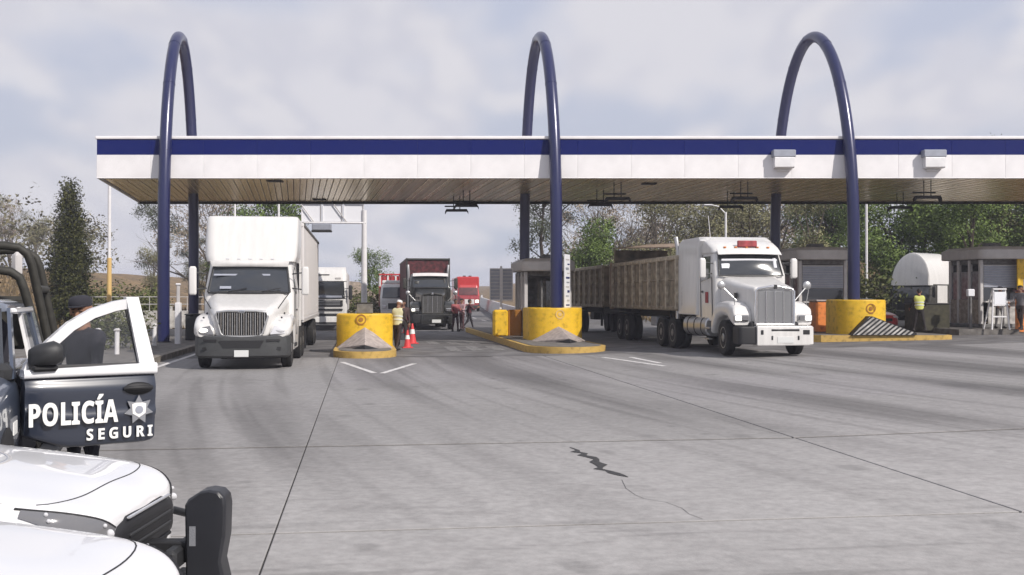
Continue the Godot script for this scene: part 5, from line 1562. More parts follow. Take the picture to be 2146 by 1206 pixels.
	mi.loft([rx(0.03, 0.02, 0.1, 1.30, 1.44, 0.04), rx(0.08, 0.03, 0.2, 1.31, 1.48, 0.07), rx(0.2, 0.05, 0.23, 1.31, 1.51, 0.09), rx(0.26, 0.08, 0.2, 1.33, 1.48, 0.07)])
	var mp := part(d, "door_mirror", mi, M.dark_plastic, "", 60)
	pbox(mp, "mirror_foot", Vector3(0.14, 1.29, 0.07), Vector3(0.2, 0.06, 0.14), M.black, 0.02)
	# handle with its dished recess
	var hr := MB.new()
	hr.ball(Vector3(0.9, 1.085, 0.085), Vector3(0.13, 0.055, 0.04), 14, 8)
	var hp := part(d, "door_handle", hr, M.black)
	ptube(hp, "grip", pts3([[0.78, 1.085, 0.11], [0.84, 1.095, 0.15], [0.95, 1.095, 0.15], [1.01, 1.09, 0.11]]), 0.02, M.black, 8)
	var at := func(x, y, lift = 0.0): return Transform3D(Basis(), Vector3(x, y, 0.118 + lift))
	var tx := text(d, "lettering", "POLICÍA", 0.18, at.call(0.0, 0.90), M.letter_white)
	tx.scale.x = 0.72
	tx = text(d, "lettering", "SEGURI", 0.09, at.call(0.47, 0.715, -0.026), M.letter_white, 14.0)
	tx.scale.x = 0.95
	# seven-pointed star
	var st := PackedVector2Array()
	for k in 14:
		var a := PI / 2 + TAU * k / 14.0
		st.append(Vector2(cos(a), sin(a)) * (0.125 if k % 2 == 0 else 0.072))
	var sb := MB.new()
	sb.prism(st, -0.012, 0.0, Transform3D(Basis(Vector3.RIGHT, -PI / 2), Vector3(0.9, 0.905, 0.108)))
	var sp := part(d, "star_badge", sb, M.star_grey)
	var sh := MB.new()
	sh.prism(PackedVector2Array([Vector2(-0.06, 0.05), Vector2(-0.03, 0.06), Vector2(0.03, 0.06), Vector2(0.06, 0.05), Vector2(0.055, -0.03), Vector2(0.0, -0.065), Vector2(-0.055, -0.03)]), -0.004, 0.0, Transform3D(Basis(Vector3.RIGHT, -PI / 2), Vector3(0.9, 0.905, 0.121)))
	part(sp, "shield", sh, M.letter_white)
	var s2 := MB.new()
	s2.lathe([[0.034, 0.0], [0.034, 0.003], [0.01, 0.004]], 14, Transform3D(Basis(Vector3.RIGHT, PI / 2), Vector3(0.9, 0.905, 0.1255)))
	part(sp, "shield_ring", s2, M.sign_grey)
func small_car() -> void:
	var o := thing("red_car", "red car with grey glass partly hidden by the striped ramp", "car", P(15.75, -46.6), LA)
	var sk := Hull.new([car_ring(0.0, 0.55, 0.3, 0.62, 0.64), car_ring(-0.1, 0.74, 0.22, 0.7, 0.74), car_ring(-0.4, 0.82, 0.2, 0.78, 0.84), car_ring(-1.1, 0.85, 0.2, 0.86, 0.95), car_ring(-2.5, 0.85, 0.2, 0.9, 1.0), car_ring(-3.8, 0.82, 0.22, 0.92, 1.02), car_ring(-4.1, 0.7, 0.3, 0.85, 0.95)])
	var mb := MB.new()
	sk.mesh(mb, 4, 4)
	part(o, "body", mb, M.red, "", 70)
	var gl := MB.new()
	gl.loft([ry(0.94, 0.76, -0.95, -3.7, 0.25), ry(1.4, 0.6, -1.7, -3.3, 0.25), ry(1.46, 0.5, -1.9, -3.1, 0.25)])
	part(o, "glasshouse", gl, M.sign_grey, "", 60)
	pbox(o, "grille", Vector3(0, 0.55, 0.0), Vector3(0.9, 0.14, 0.06), M.black, 0.03)
	pbox(o, "number_plate", Vector3(0, 0.38, 0.02), Vector3(0.36, 0.12, 0.03), M.plate, 0.005)
	for s in [-1, 1]:
		pbox(o, "headlight", Vector3(s * 0.6, 0.66, -0.1), Vector3(0.28, 0.12, 0.16), M.lens, 0.05)
		for z in [-0.75, -3.2]: wheel(o, s * 0.77, z, 0.31, 0.2, M.rim_dull)

# ---- people: one skin round a skeleton, meshed from a field of blended capsules
class Body:
	var v := PackedVector3Array()
	var col := PackedColorArray()
	var idx := PackedInt32Array()
	func grow(bones: Array, cell: float, k: float, paint: Callable, low := -9.0) -> void:
		# bones: [a, b, ra, rb, squash, colour key]
		var lo := Vector3.ONE * 1e9
		var hi := Vector3.ONE * -1e9
		for b in bones:
			var r: float = maxf(b[2], b[3]) + k + cell * 2
			for p in [b[0], b[1]]:
				lo = lo.min(p - Vector3.ONE * r)
				hi = hi.max(p + Vector3.ONE * r)
		var n := Vector3i(((hi - lo) / cell).ceil()) + Vector3i.ONE
		var sx := n.y * n.z
		var f := PackedFloat32Array()
		f.resize(n.x * sx)
		f.fill(1.0)
		for b in bones:
			var a: Vector3 = b[0]
			var d: Vector3 = b[1] - a
			var l2 := maxf(d.length_squared(), 1e-8)
			var ra: float = b[2]
			var rb: float = b[3]
			var sq: float = b[4]
			var m: float = maxf(ra, rb) * maxf(1.0, sq) + k + cell * 1.5
			var i0 := Vector3i(((a.min(b[1]) - Vector3.ONE * m - lo) / cell).floor()).max(Vector3i.ZERO)
			var i1 := Vector3i(((a.max(b[1]) + Vector3.ONE * m - lo) / cell).ceil()).min(n - Vector3i.ONE)
			for x in range(i0.x, i1.x + 1):
				for y in range(i0.y, i1.y + 1):
					var q := lo + Vector3(x, y, i0.z) * cell
					var at := x * sx + y * n.z + i0.z
					for z in range(i0.z, i1.z + 1):
						var w := q - a
						var t := clampf(w.dot(d) / l2, 0.0, 1.0)
						var e := w - d * t
						e.z *= sq
						var g := e.length() - lerpf(ra, rb, t)
						var h := f[at]
						var u := maxf(k - absf(h - g), 0.0) / k
						f[at] = minf(h, g) - u * u * k * 0.25
						at += 1
						q.z += cell
		if low > -5.0:
			for x in n.x:
				for y in n.y:
					var cut := low - (lo.y + y * cell)
					if cut > -cell * 3.0:
						for z in n.z: f[x * sx + y * n.z + z] = maxf(f[x * sx + y * n.z + z], cut)
		var id := {}
		for x in n.x - 1:
			for y in n.y - 1:
				var o := x * sx + y * n.z
				for z in n.z - 1:
					var c := o + z
					var neg := 0
					var c0 := f[c]
					if c0 > cell * 3.0: continue
					var s := Vector3.ZERO
					var cnt := 0
					var cs := [c0, f[c + sx], f[c + n.z], f[c + n.z + sx], f[c + 1], f[c + 1 + sx], f[c + 1 + n.z], f[c + 1 + n.z + sx]]
					for g in cs:
						if g < 0.0: neg += 1
					if neg == 0 or neg == 8: continue
					for e in [[0, 1], [2, 3], [4, 5], [6, 7], [0, 2], [1, 3], [4, 6], [5, 7], [0, 4], [1, 5], [2, 6], [3, 7]]:
						var p: float = cs[e[0]]
						var q: float = cs[e[1]]
						if (p < 0.0) != (q < 0.0):
							var pa := Vector3(e[0] & 1, (e[0] >> 1) & 1, e[0] >> 2)
							var pb := Vector3(e[1] & 1, (e[1] >> 1) & 1, e[1] >> 2)
							s += pa.lerp(pb, p / (p - q))
							cnt += 1
					id[c] = v.size()
					var pos := lo + (Vector3(x, y, z) + s / cnt) * cell
					v.append(pos)
					col.append(paint.call(pos))
		for c in id:
			var z: int = c % n.z
			var y: int = (c / n.z) % n.y
			var x: int = c / sx
			var a := f[c] < 0.0
			for e in [[sx, n.z, 1], [n.z, 1, sx], [1, sx, n.z]]:
				if a == (f[c + e[0]] < 0.0): continue
				var c1: int = c - e[1]
				var c2: int = c - e[1] - e[2]
				var c3: int = c - e[2]
				if not (id.has(c1) and id.has(c2) and id.has(c3)): continue
				if a: idx.append_array(PackedInt32Array([id[c], id[c2], id[c1], id[c], id[c3], id[c2]]))
				else: idx.append_array(PackedInt32Array([id[c], id[c1], id[c2], id[c], id[c2], id[c3]]))
	func mesh() -> ArrayMesh:
		var nn := PackedVector3Array()
		nn.resize(v.size())
		for i in range(0, idx.size(), 3):
			var g := (v[idx[i + 2]] - v[idx[i]]).cross(v[idx[i + 1]] - v[idx[i]])
			for k in 3: nn[idx[i + k]] += g
		for i in nn.size(): nn[i] = nn[i].normalized() if nn[i].length_squared() > 1e-20 else Vector3.UP
		var arr := []
		arr.resize(Mesh.ARRAY_MAX)
		arr[Mesh.ARRAY_VERTEX] = v
		arr[Mesh.ARRAY_NORMAL] = nn
		arr[Mesh.ARRAY_COLOR] = col
		arr[Mesh.ARRAY_INDEX] = idx
		var m := ArrayMesh.new()
		m.add_surface_from_arrays(Mesh.PRIMITIVE_TRIANGLES, arr)
		return m

func person(label: String, at: Vector3, turn: float, h: float, p: Dictionary) -> Node3D:
	# p: step (legs), knees, arms [[pitch, out, elbow], ...], lean, shirt, trousers, skin, hair, vest, cap, fine
	var o := thing("person", label, "person", at, turn)
	var k := h / 1.75
	var lean: float = p.get("lean", 0.0)
	var bend := func(v: Vector3) -> Vector3:
		if v.y <= 0.95 * k: return v
		return Vector3(0, 0.95 * k, 0) + Basis(Vector3.RIGHT, lean) * (v - Vector3(0, 0.95 * k, 0))
	var shirt: Color = p.shirt
	var trousers: Color = p.trousers
	var skin: Color = p.get("skin", Color(0.23, 0.12, 0.075))
	var hairc: Color = p.get("hair", Color(0.012, 0.01, 0.01))
	var shoe := Color(0.02, 0.018, 0.017)
	var bones := []
	var P3 := func(x, y, z): return bend.call(Vector3(x, y, z) * k)
	# trunk
	bones.append([P3.call(0, 0.93, 0), P3.call(0, 1.0, 0), 0.155 * k, 0.15 * k, 1.35, 0])
	bones.append([P3.call(0, 1.08, 0.0), P3.call(0, 1.26, 0.0), 0.145 * k, 0.165 * k, 1.35, 0])
	bones.append([P3.call(-0.1, 1.36, 0), P3.call(0.1, 1.36, 0), 0.11 * k, 0.11 * k, 1.1, 0])
	bones.append([P3.call(-0.17, 1.415, 0), P3.call(0.17, 1.415, 0), 0.062 * k, 0.062 * k, 1.0, 0])
	bones.append([P3.call(0, 1.44, -0.01), P3.call(0, 1.54, 0.015), 0.058 * k, 0.055 * k, 1.0, 1])
	var feet := []
	for s in [-1, 1]:
		var hip := Vector3(s * 0.092, 0.92, 0) * k
		var sw: float = p.get("step", 0.1) * s
		var kn: float = p.get("knees", [0.1, 0.1])[0 if s < 0 else 1]
		var spread: float = p.get("spread", 0.05)
		var knee := hip + Vector3(s * spread * 0.4, -cos(sw) * 0.43, sin(sw) * 0.43) * k
		var a2: float = sw - kn
		var ank := knee + Vector3(s * spread * 0.4, -cos(a2) * 0.405, sin(a2) * 0.405) * k
		bones.append([hip, knee, 0.09 * k, 0.06 * k, 1.0, 2])
		bones.append([knee, ank, 0.06 * k, 0.043 * k, 1.0, 2])
		var toe := ank + Vector3(s * 0.03, -0.055, 0.155) * k
		var heel := ank + Vector3(0, -0.05, -0.045) * k
		if ank.y > 0.14 * k: toe.y = ank.y - 0.1 * k
		bones.append([heel, toe, 0.042 * k, 0.034 * k, 1.0, 3])
		bones.append([ank, heel, 0.045 * k, 0.04 * k, 1.0, 3])
		feet.append(minf(heel.y - 0.042 * k, toe.y - 0.034 * k))
	var drop: float = -minf(feet[0], feet[1])
	var hands := []
	for i in 2:
		var s := -1 if i == 0 else 1
		var ar: Array = p.get("arms", [[0.05, 0.12, 0.25], [0.05, 0.12, 0.25]])[i]
		var sh: Vector3 = P3.call(s * 0.195, 1.405, 0.0)
		var d1: Vector3 = Basis(Vector3.RIGHT, -ar[0] + lean * 0.5) * (Basis(Vector3.BACK, s * ar[1]) * Vector3.DOWN)
		var el: Vector3 = sh + d1 * 0.29 * k
		var d2: Vector3 = Basis(Vector3.RIGHT, -ar[2]) * d1
		d2 = (Basis(Vector3.UP, -s * ar[3]) * d2) if ar.size() > 3 else d2
		var wr: Vector3 = el + d2 * 0.25 * k
		bones.append([sh, el, 0.056 * k, 0.043 * k, 1.0, 4])
		bones.append([el, wr, 0.042 * k, 0.03 * k, 1.0, 5 if p.get("bare", false) else 4])
		hands.append([wr, d2, s])
	for b in bones:
		b[0].y += drop
		b[1].y += drop
	var body := Body.new()
	var paint := func(q: Vector3) -> Color:
		var best := 1e9
		var key := 0
		for b in bones:
			var w: Vector3 = q - b[0]
			var d: Vector3 = b[1] - b[0]
			var t := clampf(w.dot(d) / maxf(d.length_squared(), 1e-8), 0.0, 1.0)
			var g: float = (w - d * t).length() - lerpf(b[2], b[3], t)
			if g < best:
				best = g
				key = b[5]
		if key == 0 and q.y < 0.98 * k + drop: key = 2
		return [shirt, skin, trousers, shoe, shirt, skin][key]
	var cell: float = p.get("cell", 0.02)
	body.grow(bones, cell, 0.05 * k, paint)
	# head, on its own finer grid
	var hc: Vector3 = P3.call(0, 1.635, 0.02) + Vector3(0, drop, 0)
	var hb := Basis(Vector3.RIGHT, lean * 0.6 + p.get("nod", 0.0)) * Basis(Vector3.UP, p.get("look", 0.0))
	var H := func(x, y, z): return hc + hb * (Vector3(x, y, z) * k)
	var head := [[H.call(0, 0.03, -0.012), H.call(0, 0.03, 0.01), 0.088 * k, 0.086 * k, 1.0, 0], [H.call(0, -0.03, 0.03), H.call(0, -0.075, 0.05), 0.062 * k, 0.04 * k, 1.0, 0], [H.call(0, 0.0, 0.095), H.call(0, -0.025, 0.108), 0.011 * k, 0.017 * k, 1.0, 0], [H.call(0, -0.09, -0.02), H.call(0, -0.14, -0.02), 0.054 * k, 0.056 * k, 1.0, 0], [H.call(-0.03, 0.02, 0.075), H.call(0.03, 0.02, 0.075), 0.018 * k, 0.018 * k, 1.0, 0]]
	for s in [-1, 1]: head.append([H.call(s * 0.085, 0.015, -0.01), H.call(s * 0.09, -0.02, 0.0), 0.02 * k, 0.014 * k, 1.6, 0])
	head.append([H.call(-0.02, -0.062, 0.088), H.call(0.02, -0.062, 0.088), 0.011 * k, 0.011 * k, 1.0, 0])
	var hp := func(q: Vector3) -> Color:
		var l: Vector3 = hb.inverse() * (q - hc) / k
		if absf(absf(l.x) - 0.032) < 0.012 and absf(l.y - 0.008) < 0.008 and l.z > 0.06: return Color(0.03, 0.02, 0.02)
		if absf(l.y + 0.062) < 0.006 and absf(l.x) < 0.024 and l.z > 0.07: return Color(0.16, 0.05, 0.045)
		if absf(absf(l.x) - 0.032) < 0.018 and absf(l.y - 0.03) < 0.006 and l.z > 0.06: return hairc
		return skin
	var fine: float = p.get("fine", 0.008)
	body.grow(head, fine, 0.02 * k, hp)
	# hands: palm, four unequal fingers bent at the knuckles, thumb from the side
	for hd in hands:
		var wr: Vector3 = hd[0] + Vector3(0, drop, 0)
		var f: Vector3 = hd[1].normalized()
		var s: int = hd[2]
		var inward := (Vector3(-s, 0, 0.15) - f * f.dot(Vector3(-s, 0, 0.15))).normalized()
		var side := f.cross(inward) * -s
		if side.z < 0 and absf(f.y) > 0.6: side = -side
		var hnd := [[wr - f * 0.02 * k, wr + f * 0.03 * k, 0.028 * k, 0.03 * k, 1.0, 0], [wr + (f * 0.045 - side * 0.022) * k, wr + (f * 0.075 - side * 0.026) * k, 0.019 * k, 0.016 * k, 1.0, 0], [wr + (f * 0.045 + side * 0.02) * k, wr + (f * 0.08 + side * 0.026) * k, 0.019 * k, 0.016 * k, 1.0, 0]]
		var ln := [0.072, 0.082, 0.076, 0.058]
		for j in 4:
			var r0 := wr + (f * 0.085 + side * (0.03 - 0.02 * j)) * k
			var r1: Vector3 = r0 + (f * 0.85 + inward * 0.45).normalized() * ln[j] * 0.55 * k
			var r2: Vector3 = r1 + (f * 0.45 + inward * 0.9).normalized() * ln[j] * 0.5 * k
			hnd.append([r0, r1, 0.0095 * k, 0.009 * k, 1.0, 0])
			hnd.append([r1, r2, 0.009 * k, 0.008 * k, 1.0, 0])
		var t0 := wr + (f * 0.03 + side * 0.03) * k
		var t1 := t0 + (f * 0.6 + side * 0.7 + inward * 0.35).normalized() * 0.04 * k
		hnd.append([t0, t1, 0.013 * k, 0.011 * k, 1.0, 0])
		hnd.append([t1, t1 + (f * 0.8 + inward * 0.5).normalized() * 0.03 * k, 0.011 * k, 0.009 * k, 1.0, 0])
		body.grow(hnd, 0.006 if fine > 0.006 else 0.005, 0.006, func(_q): return skin)
	part(o, "body", body.mesh(), M.person)
	# hair or cap
	if p.has("cap"):
		var c := MB.new()
		var rings := []
		for e in [[0.045, 1.03], [0.075, 1.05], [0.115, 0.98], [0.135, 0.6], [0.14, 0.05]]:
			var ring := PackedVector3Array()
			for q in 16:
				var a := TAU * q / 16
				ring.append(H.call(cos(a) * 0.092 * e[1], e[0], sin(a) * 0.1 * e[1]))
			rings.append(ring)
		c.loft(rings)
		var cp := part(o, "cap", c, p.cap, "", 60)
		var br := MB.new()
		var b0 := PackedVector3Array()
		var b1 := PackedVector3Array()
		for q in 9:
			var a := PI * q / 8
			b0.append(H.call(cos(a) * 0.08, 0.05, 0.05 + sin(a) * 0.11))
			b1.append(H.call(cos(a) * 0.08, 0.058, 0.05 + sin(a) * 0.11))
		br.loft([b0, b1])
		part(cp, "cap_brim", br, p.cap)
	else:
		var hair := Body.new()
		hair.grow([[H.call(0, 0.05, -0.03), H.call(0, 0.055, 0.01), 0.092 * k, 0.084 * k, 1.0, 0], [H.call(0, 0.0, -0.06), H.call(0, -0.04, -0.05), 0.06 * k, 0.05 * k, 1.0, 0], [H.call(-0.05, 0.085, 0.05), H.call(0.05, 0.085, 0.05), 0.03 * k, 0.03 * k, 1.0, 0]], fine, 0.02, func(_q): return hairc)
		part(o, "hair", hair.mesh(), M.person)
	if p.has("vest"):
		var vb := []
		for b in bones:
			if b[5] == 0: vb.append([b[0], b[1], b[2] + 0.022 * k, b[3] + 0.022 * k, b[4], 0])
		vb[3] = [P3.call(-0.15, 1.4, 0) + Vector3(0, drop, 0), P3.call(0.15, 1.4, 0) + Vector3(0, drop, 0), 0.075 * k, 0.075 * k, 1.0, 0]
		var ve := Body.new()
		ve.grow(vb, cell, 0.05 * k, func(_q): return Color.WHITE, 0.9 * k + drop)
		var vp := part(o, "vest", ve.mesh(), p.vest)
		for y in [1.08, 1.2]:
			var band := MB.new()
			var r0 := []
			for e in [[-0.022, 0.985], [-0.02, 1.0], [0.02, 1.0], [0.022, 0.985]]:
				var ring := PackedVector3Array()
				for q in 24:
					var a := TAU * q / 24
					ring.append(P3.call(cos(a) * 0.198 * e[1], y + e[0], sin(a) * 0.15 * e[1]) + Vector3(0, drop, 0))
				r0.append(ring)
			band.loft(r0)
			part(vp, "reflective_band", band, M.reflective)
	return o
func people() -> void:
	var navy := Color(0.006, 0.007, 0.012)
	var dark := Color(0.016, 0.014, 0.014)
	var brown := Color(0.03, 0.017, 0.014)
	person("officer in dark uniform and cap standing behind the open pickup door", P(-3.95, -10.1), -0.5, 1.85, {"shirt": navy, "trousers": navy, "cap": M.cloth_dark, "step": 0.06, "knees": [0.04, 0.04], "spread": 0.12, "arms": [[0.35, 0.2, 1.2, 0.5], [0.25, 0.2, 1.3, 0.5]], "cell": 0.018, "fine": 0.006, "nod": 0.15, "look": 0.5})
	person("person in pale reflective vest leaning on the yellow block with the dark box", P(-3.93, -37.6), PI - 0.5, 1.74, {"shirt": brown, "trousers": Color(0.025, 0.012, 0.012), "vest": M.vest_pale, "step": 0.16, "knees": [0.3, 0.06], "lean": 0.14, "arms": [[0.25, 0.15, 0.5], [0.3, 0.2, 0.9]], "cap": M.white_metal, "nod": 0.3})
	var s := person("dark-haired person walking just past the pale-vested one", P(-4.08, -41.0), 0.2, 1.74, {"shirt": Color(0.06, 0.035, 0.035), "trousers": dark, "step": 0.2, "knees": [0.3, 0.05], "arms": [[0.6, 0.15, 1.1], [-0.2, 0.12, 0.3]]})
	person("person in red and white striped top beside the black lorry's wing", P(-3.02, -58.6), 0.5, 1.72, {"shirt": Color(0.3, 0.08, 0.09), "trousers": Color(0.05, 0.02, 0.025), "step": 0.08, "knees": [0.05, 0.05], "arms": [[0.3, 0.15, 0.9], [0.2, 0.2, 1.0]], "fine": 0.01, "cell": 0.024})
	person("person in pale top standing behind the striped-top person", P(-2.75, -60.2), -0.6, 1.74, {"shirt": Color(0.4, 0.25, 0.26), "trousers": Color(0.07, 0.03, 0.035), "step": 0.1, "knees": [0.05, 0.1], "arms": [[0.1, 0.12, 0.3], [0.5, 0.15, 1.2]], "fine": 0.01, "cell": 0.024})
	person("person in maroon top striding over the road past the black lorry", P(-2.42, -62.5), 1.9, 1.72, {"shirt": Color(0.09, 0.02, 0.03), "trousers": Color(0.018, 0.012, 0.016), "step": 0.36, "knees": [0.35, 0.1], "arms": [[0.7, 0.1, 1.3], [-0.3, 0.12, 0.3]], "fine": 0.01, "cell": 0.024})
	person("person in bright lime vest standing at the end of the striped ramp", P(15.75, -42.4, 0.215), PI - 0.25, 1.62, {"shirt": dark, "trousers": dark, "vest": M.vest, "step": 0.12, "knees": [0.03, 0.03], "spread": 0.16, "arms": [[0.35, 0.25, 0.9, 0.3], [0.3, 0.3, 0.5]], "hair": Color(0.012, 0.01, 0.009), "nod": 0.45, "lean": 0.1})
	person("person in dark clothes walking beside the far orange post", P(19.75, -42.6, 0.2), -0.9, 1.72, {"shirt": Color(0.12, 0.11, 0.12), "trousers": brown, "step": 0.26, "knees": [0.35, 0.06], "arms": [[0.5, 0.12, 0.8], [-0.2, 0.12, 0.3]]})
	person("person in white shirt behind the white folding stand", P(19.75, -44.4, 0.2), 0.1, 1.68, {"shirt": Color(0.55, 0.54, 0.55), "trousers": Color(0.12, 0.11, 0.11), "step": 0.08, "knees": [0.03, 0.03], "arms": [[0.2, 0.12, 0.6], [0.2, 0.12, 0.6]], "cap": M.cloth_dark})

# ---- booths and street things
func booth(label: String, at: Vector3, turn: float, w: float, dep: float, h: float, shut: bool) -> void:
	var o := thing("toll_booth", label, "toll booth", at, turn, "toll booths under the canopy")
	var hw := w / 2
	pbox(o, "plinth", Vector3(0, 0.08, -dep / 2), Vector3(w + 0.06, 0.16, dep + 0.06), M.booth_dark, 0.02)
	# low walls, corner posts, lintel, roof with rounded front
	for s in [-1, 1]:
		pbox(o, "side_wall", Vector3(s * (hw - 0.04), 0.66, -dep / 2), Vector3(0.06, 1.0, dep - 0.3), M.booth_beige, 0.01)
		for z in [-0.1, -dep * 0.36, -dep * 0.7, -dep + 0.1]: pbox(o, "post", Vector3(s * (hw - 0.06), h / 2 - 0.2, z), Vector3(0.15, h - 0.7, 0.15), M.booth_grey, 0.02)
		for q in [[-0.1, -dep * 0.36], [-dep * 0.36, -dep * 0.7], [-dep * 0.7, -dep + 0.1]]:
			pbox(o, "side_pane", Vector3(s * (hw - 0.07), 1.75, (q[0] + q[1]) / 2), Vector3(0.012, 1.15, q[0] - q[1] - 0.16), M.pane if not shut else M.glass_mid, 0.0)
	pbox(o, "front_wall", Vector3(0.1, 0.66, -0.08), Vector3(w - 0.5, 1.0, 0.06), M.booth_beige if not shut else M.concrete_white, 0.01)
	pbox(o, "back_wall", Vector3(0, h / 2 - 0.2, -dep + 0.08), Vector3(w - 0.3, h - 0.75, 0.06), M.booth_dark, 0.01)
	if shut:
		pbox(o, "front_shutter", Vector3(0, h - 1.22, -0.08), Vector3(w - 0.3, 0.95, 0.05), M.booth_grey, 0.01)
		for k in 9: pbox(o, "shutter_slat", Vector3(0, h - 1.64 + 0.1 * k, -0.05), Vector3(w - 0.32, 0.085, 0.03), M.sign_grey, 0.01)
		pbox(o, "front_pane", Vector3(0, h - 1.97, -0.08), Vector3(w - 0.32, 0.55, 0.02), M.glass_dark, 0.0)
		pbox(o, "counter", Vector3(0, h - 2.28, -0.02), Vector3(w - 0.25, 0.06, 0.3), M.booth_grey, 0.01)
	else:
		pbox(o, "front_pane", Vector3(0.18, 1.72, -0.08), Vector3(w - 0.75, 1.1, 0.012), M.pane, 0.0)
		pbox(o, "mullion", Vector3(-0.25, 1.7, -0.08), Vector3(0.08, 1.2, 0.09), M.booth_dark, 0.01)
		pbox(o, "desk", Vector3(0, 1.12, -dep * 0.4), Vector3(w - 0.4, 0.06, dep * 0.5), M.booth_dark, 0.01)
		pbox(o, "cash_till", Vector3(0.3, 1.3, -dep * 0.35), Vector3(0.36, 0.3, 0.3), M.black, 0.03)
	pbox(o, "lintel", Vector3(0, h - 0.6, -dep / 2), Vector3(w - 0.1, 0.24, dep - 0.1), M.booth_dark, 0.02)
	var rf := MB.new()
	var rings := []
	for e in [[h - 0.52, 0.04], [h - 0.48, 0.0], [h - 0.14, 0.0], [h, 0.22]]:
		var ring := PackedVector3Array()
		for k in 13:
			var a := PI * k / 12.0
			ring.append(Vector3(cos(a) * (hw + 0.16 - e[1]), e[0], -0.05 + sin(a) * (0.55 - e[1])))
		ring.append(Vector3(-(hw + 0.16 - e[1]), e[0], -dep - 0.3 + e[1]))
		ring.append(Vector3(hw + 0.16 - e[1], e[0], -dep - 0.3 + e[1]))
		rings.append(ring)
	rf.loft(rings)
	var r := part(o, "roof", rf, M.booth_grey, "", 45)
	pbox(r, "roof_unit", Vector3(0.3, h + 0.1, -dep * 0.6), Vector3(0.6, 0.24, 0.5), M.booth_dark, 0.03)
func post(called: String, label: String, category: String, at: Vector3, h: float, r: float, m: Material, group := "") -> Node3D:
	var o := thing(called, label, category, at, 0.0, group)
	ptube(o, "shaft", [Vector3(0, -0.1, 0), Vector3(0, h, 0)], r, m, 10)
	return o
func lamp(label: String, at: Vector3, h: float, arm: float) -> void:
	var o := post("street_lamp", label, "street lamp", at, h, 0.07, M.white_metal, "street lamps beyond the toll booths")
	ptube(o, "arm", [Vector3(0, h - 0.1, 0), Vector3(arm * 0.5, h + 0.35, 0), Vector3(arm, h + 0.45, 0)], 0.04, M.white_metal, 8)
	pbox(o, "lamp_head", Vector3(arm * 1.25, h + 0.45, 0), Vector3(absf(arm) * 0.6, 0.1, 0.24), M.white_metal, 0.04)
func cone(label: String, at: Vector3, s: float) -> void:
	var o := thing("traffic_cone", label, "traffic cone", at, 0.2, "red traffic cones by the first island")
	var c := MB.new()
	c.lathe([[0.15 * s, 0.03], [0.03 * s, 0.72 * s], [0.02 * s, 0.73 * s]], 16)
	part(o, "cone", c, M.cone)
	pbox(o, "foot", Vector3(0, 0.02, 0), Vector3(0.42 * s, 0.04, 0.42 * s), M.cone, 0.01)
	var b := MB.new()
	b.lathe([[0.10 * s, 0.36 * s], [0.07 * s, 0.52 * s]], 16)
	part(o, "band", b, M.letter_white)
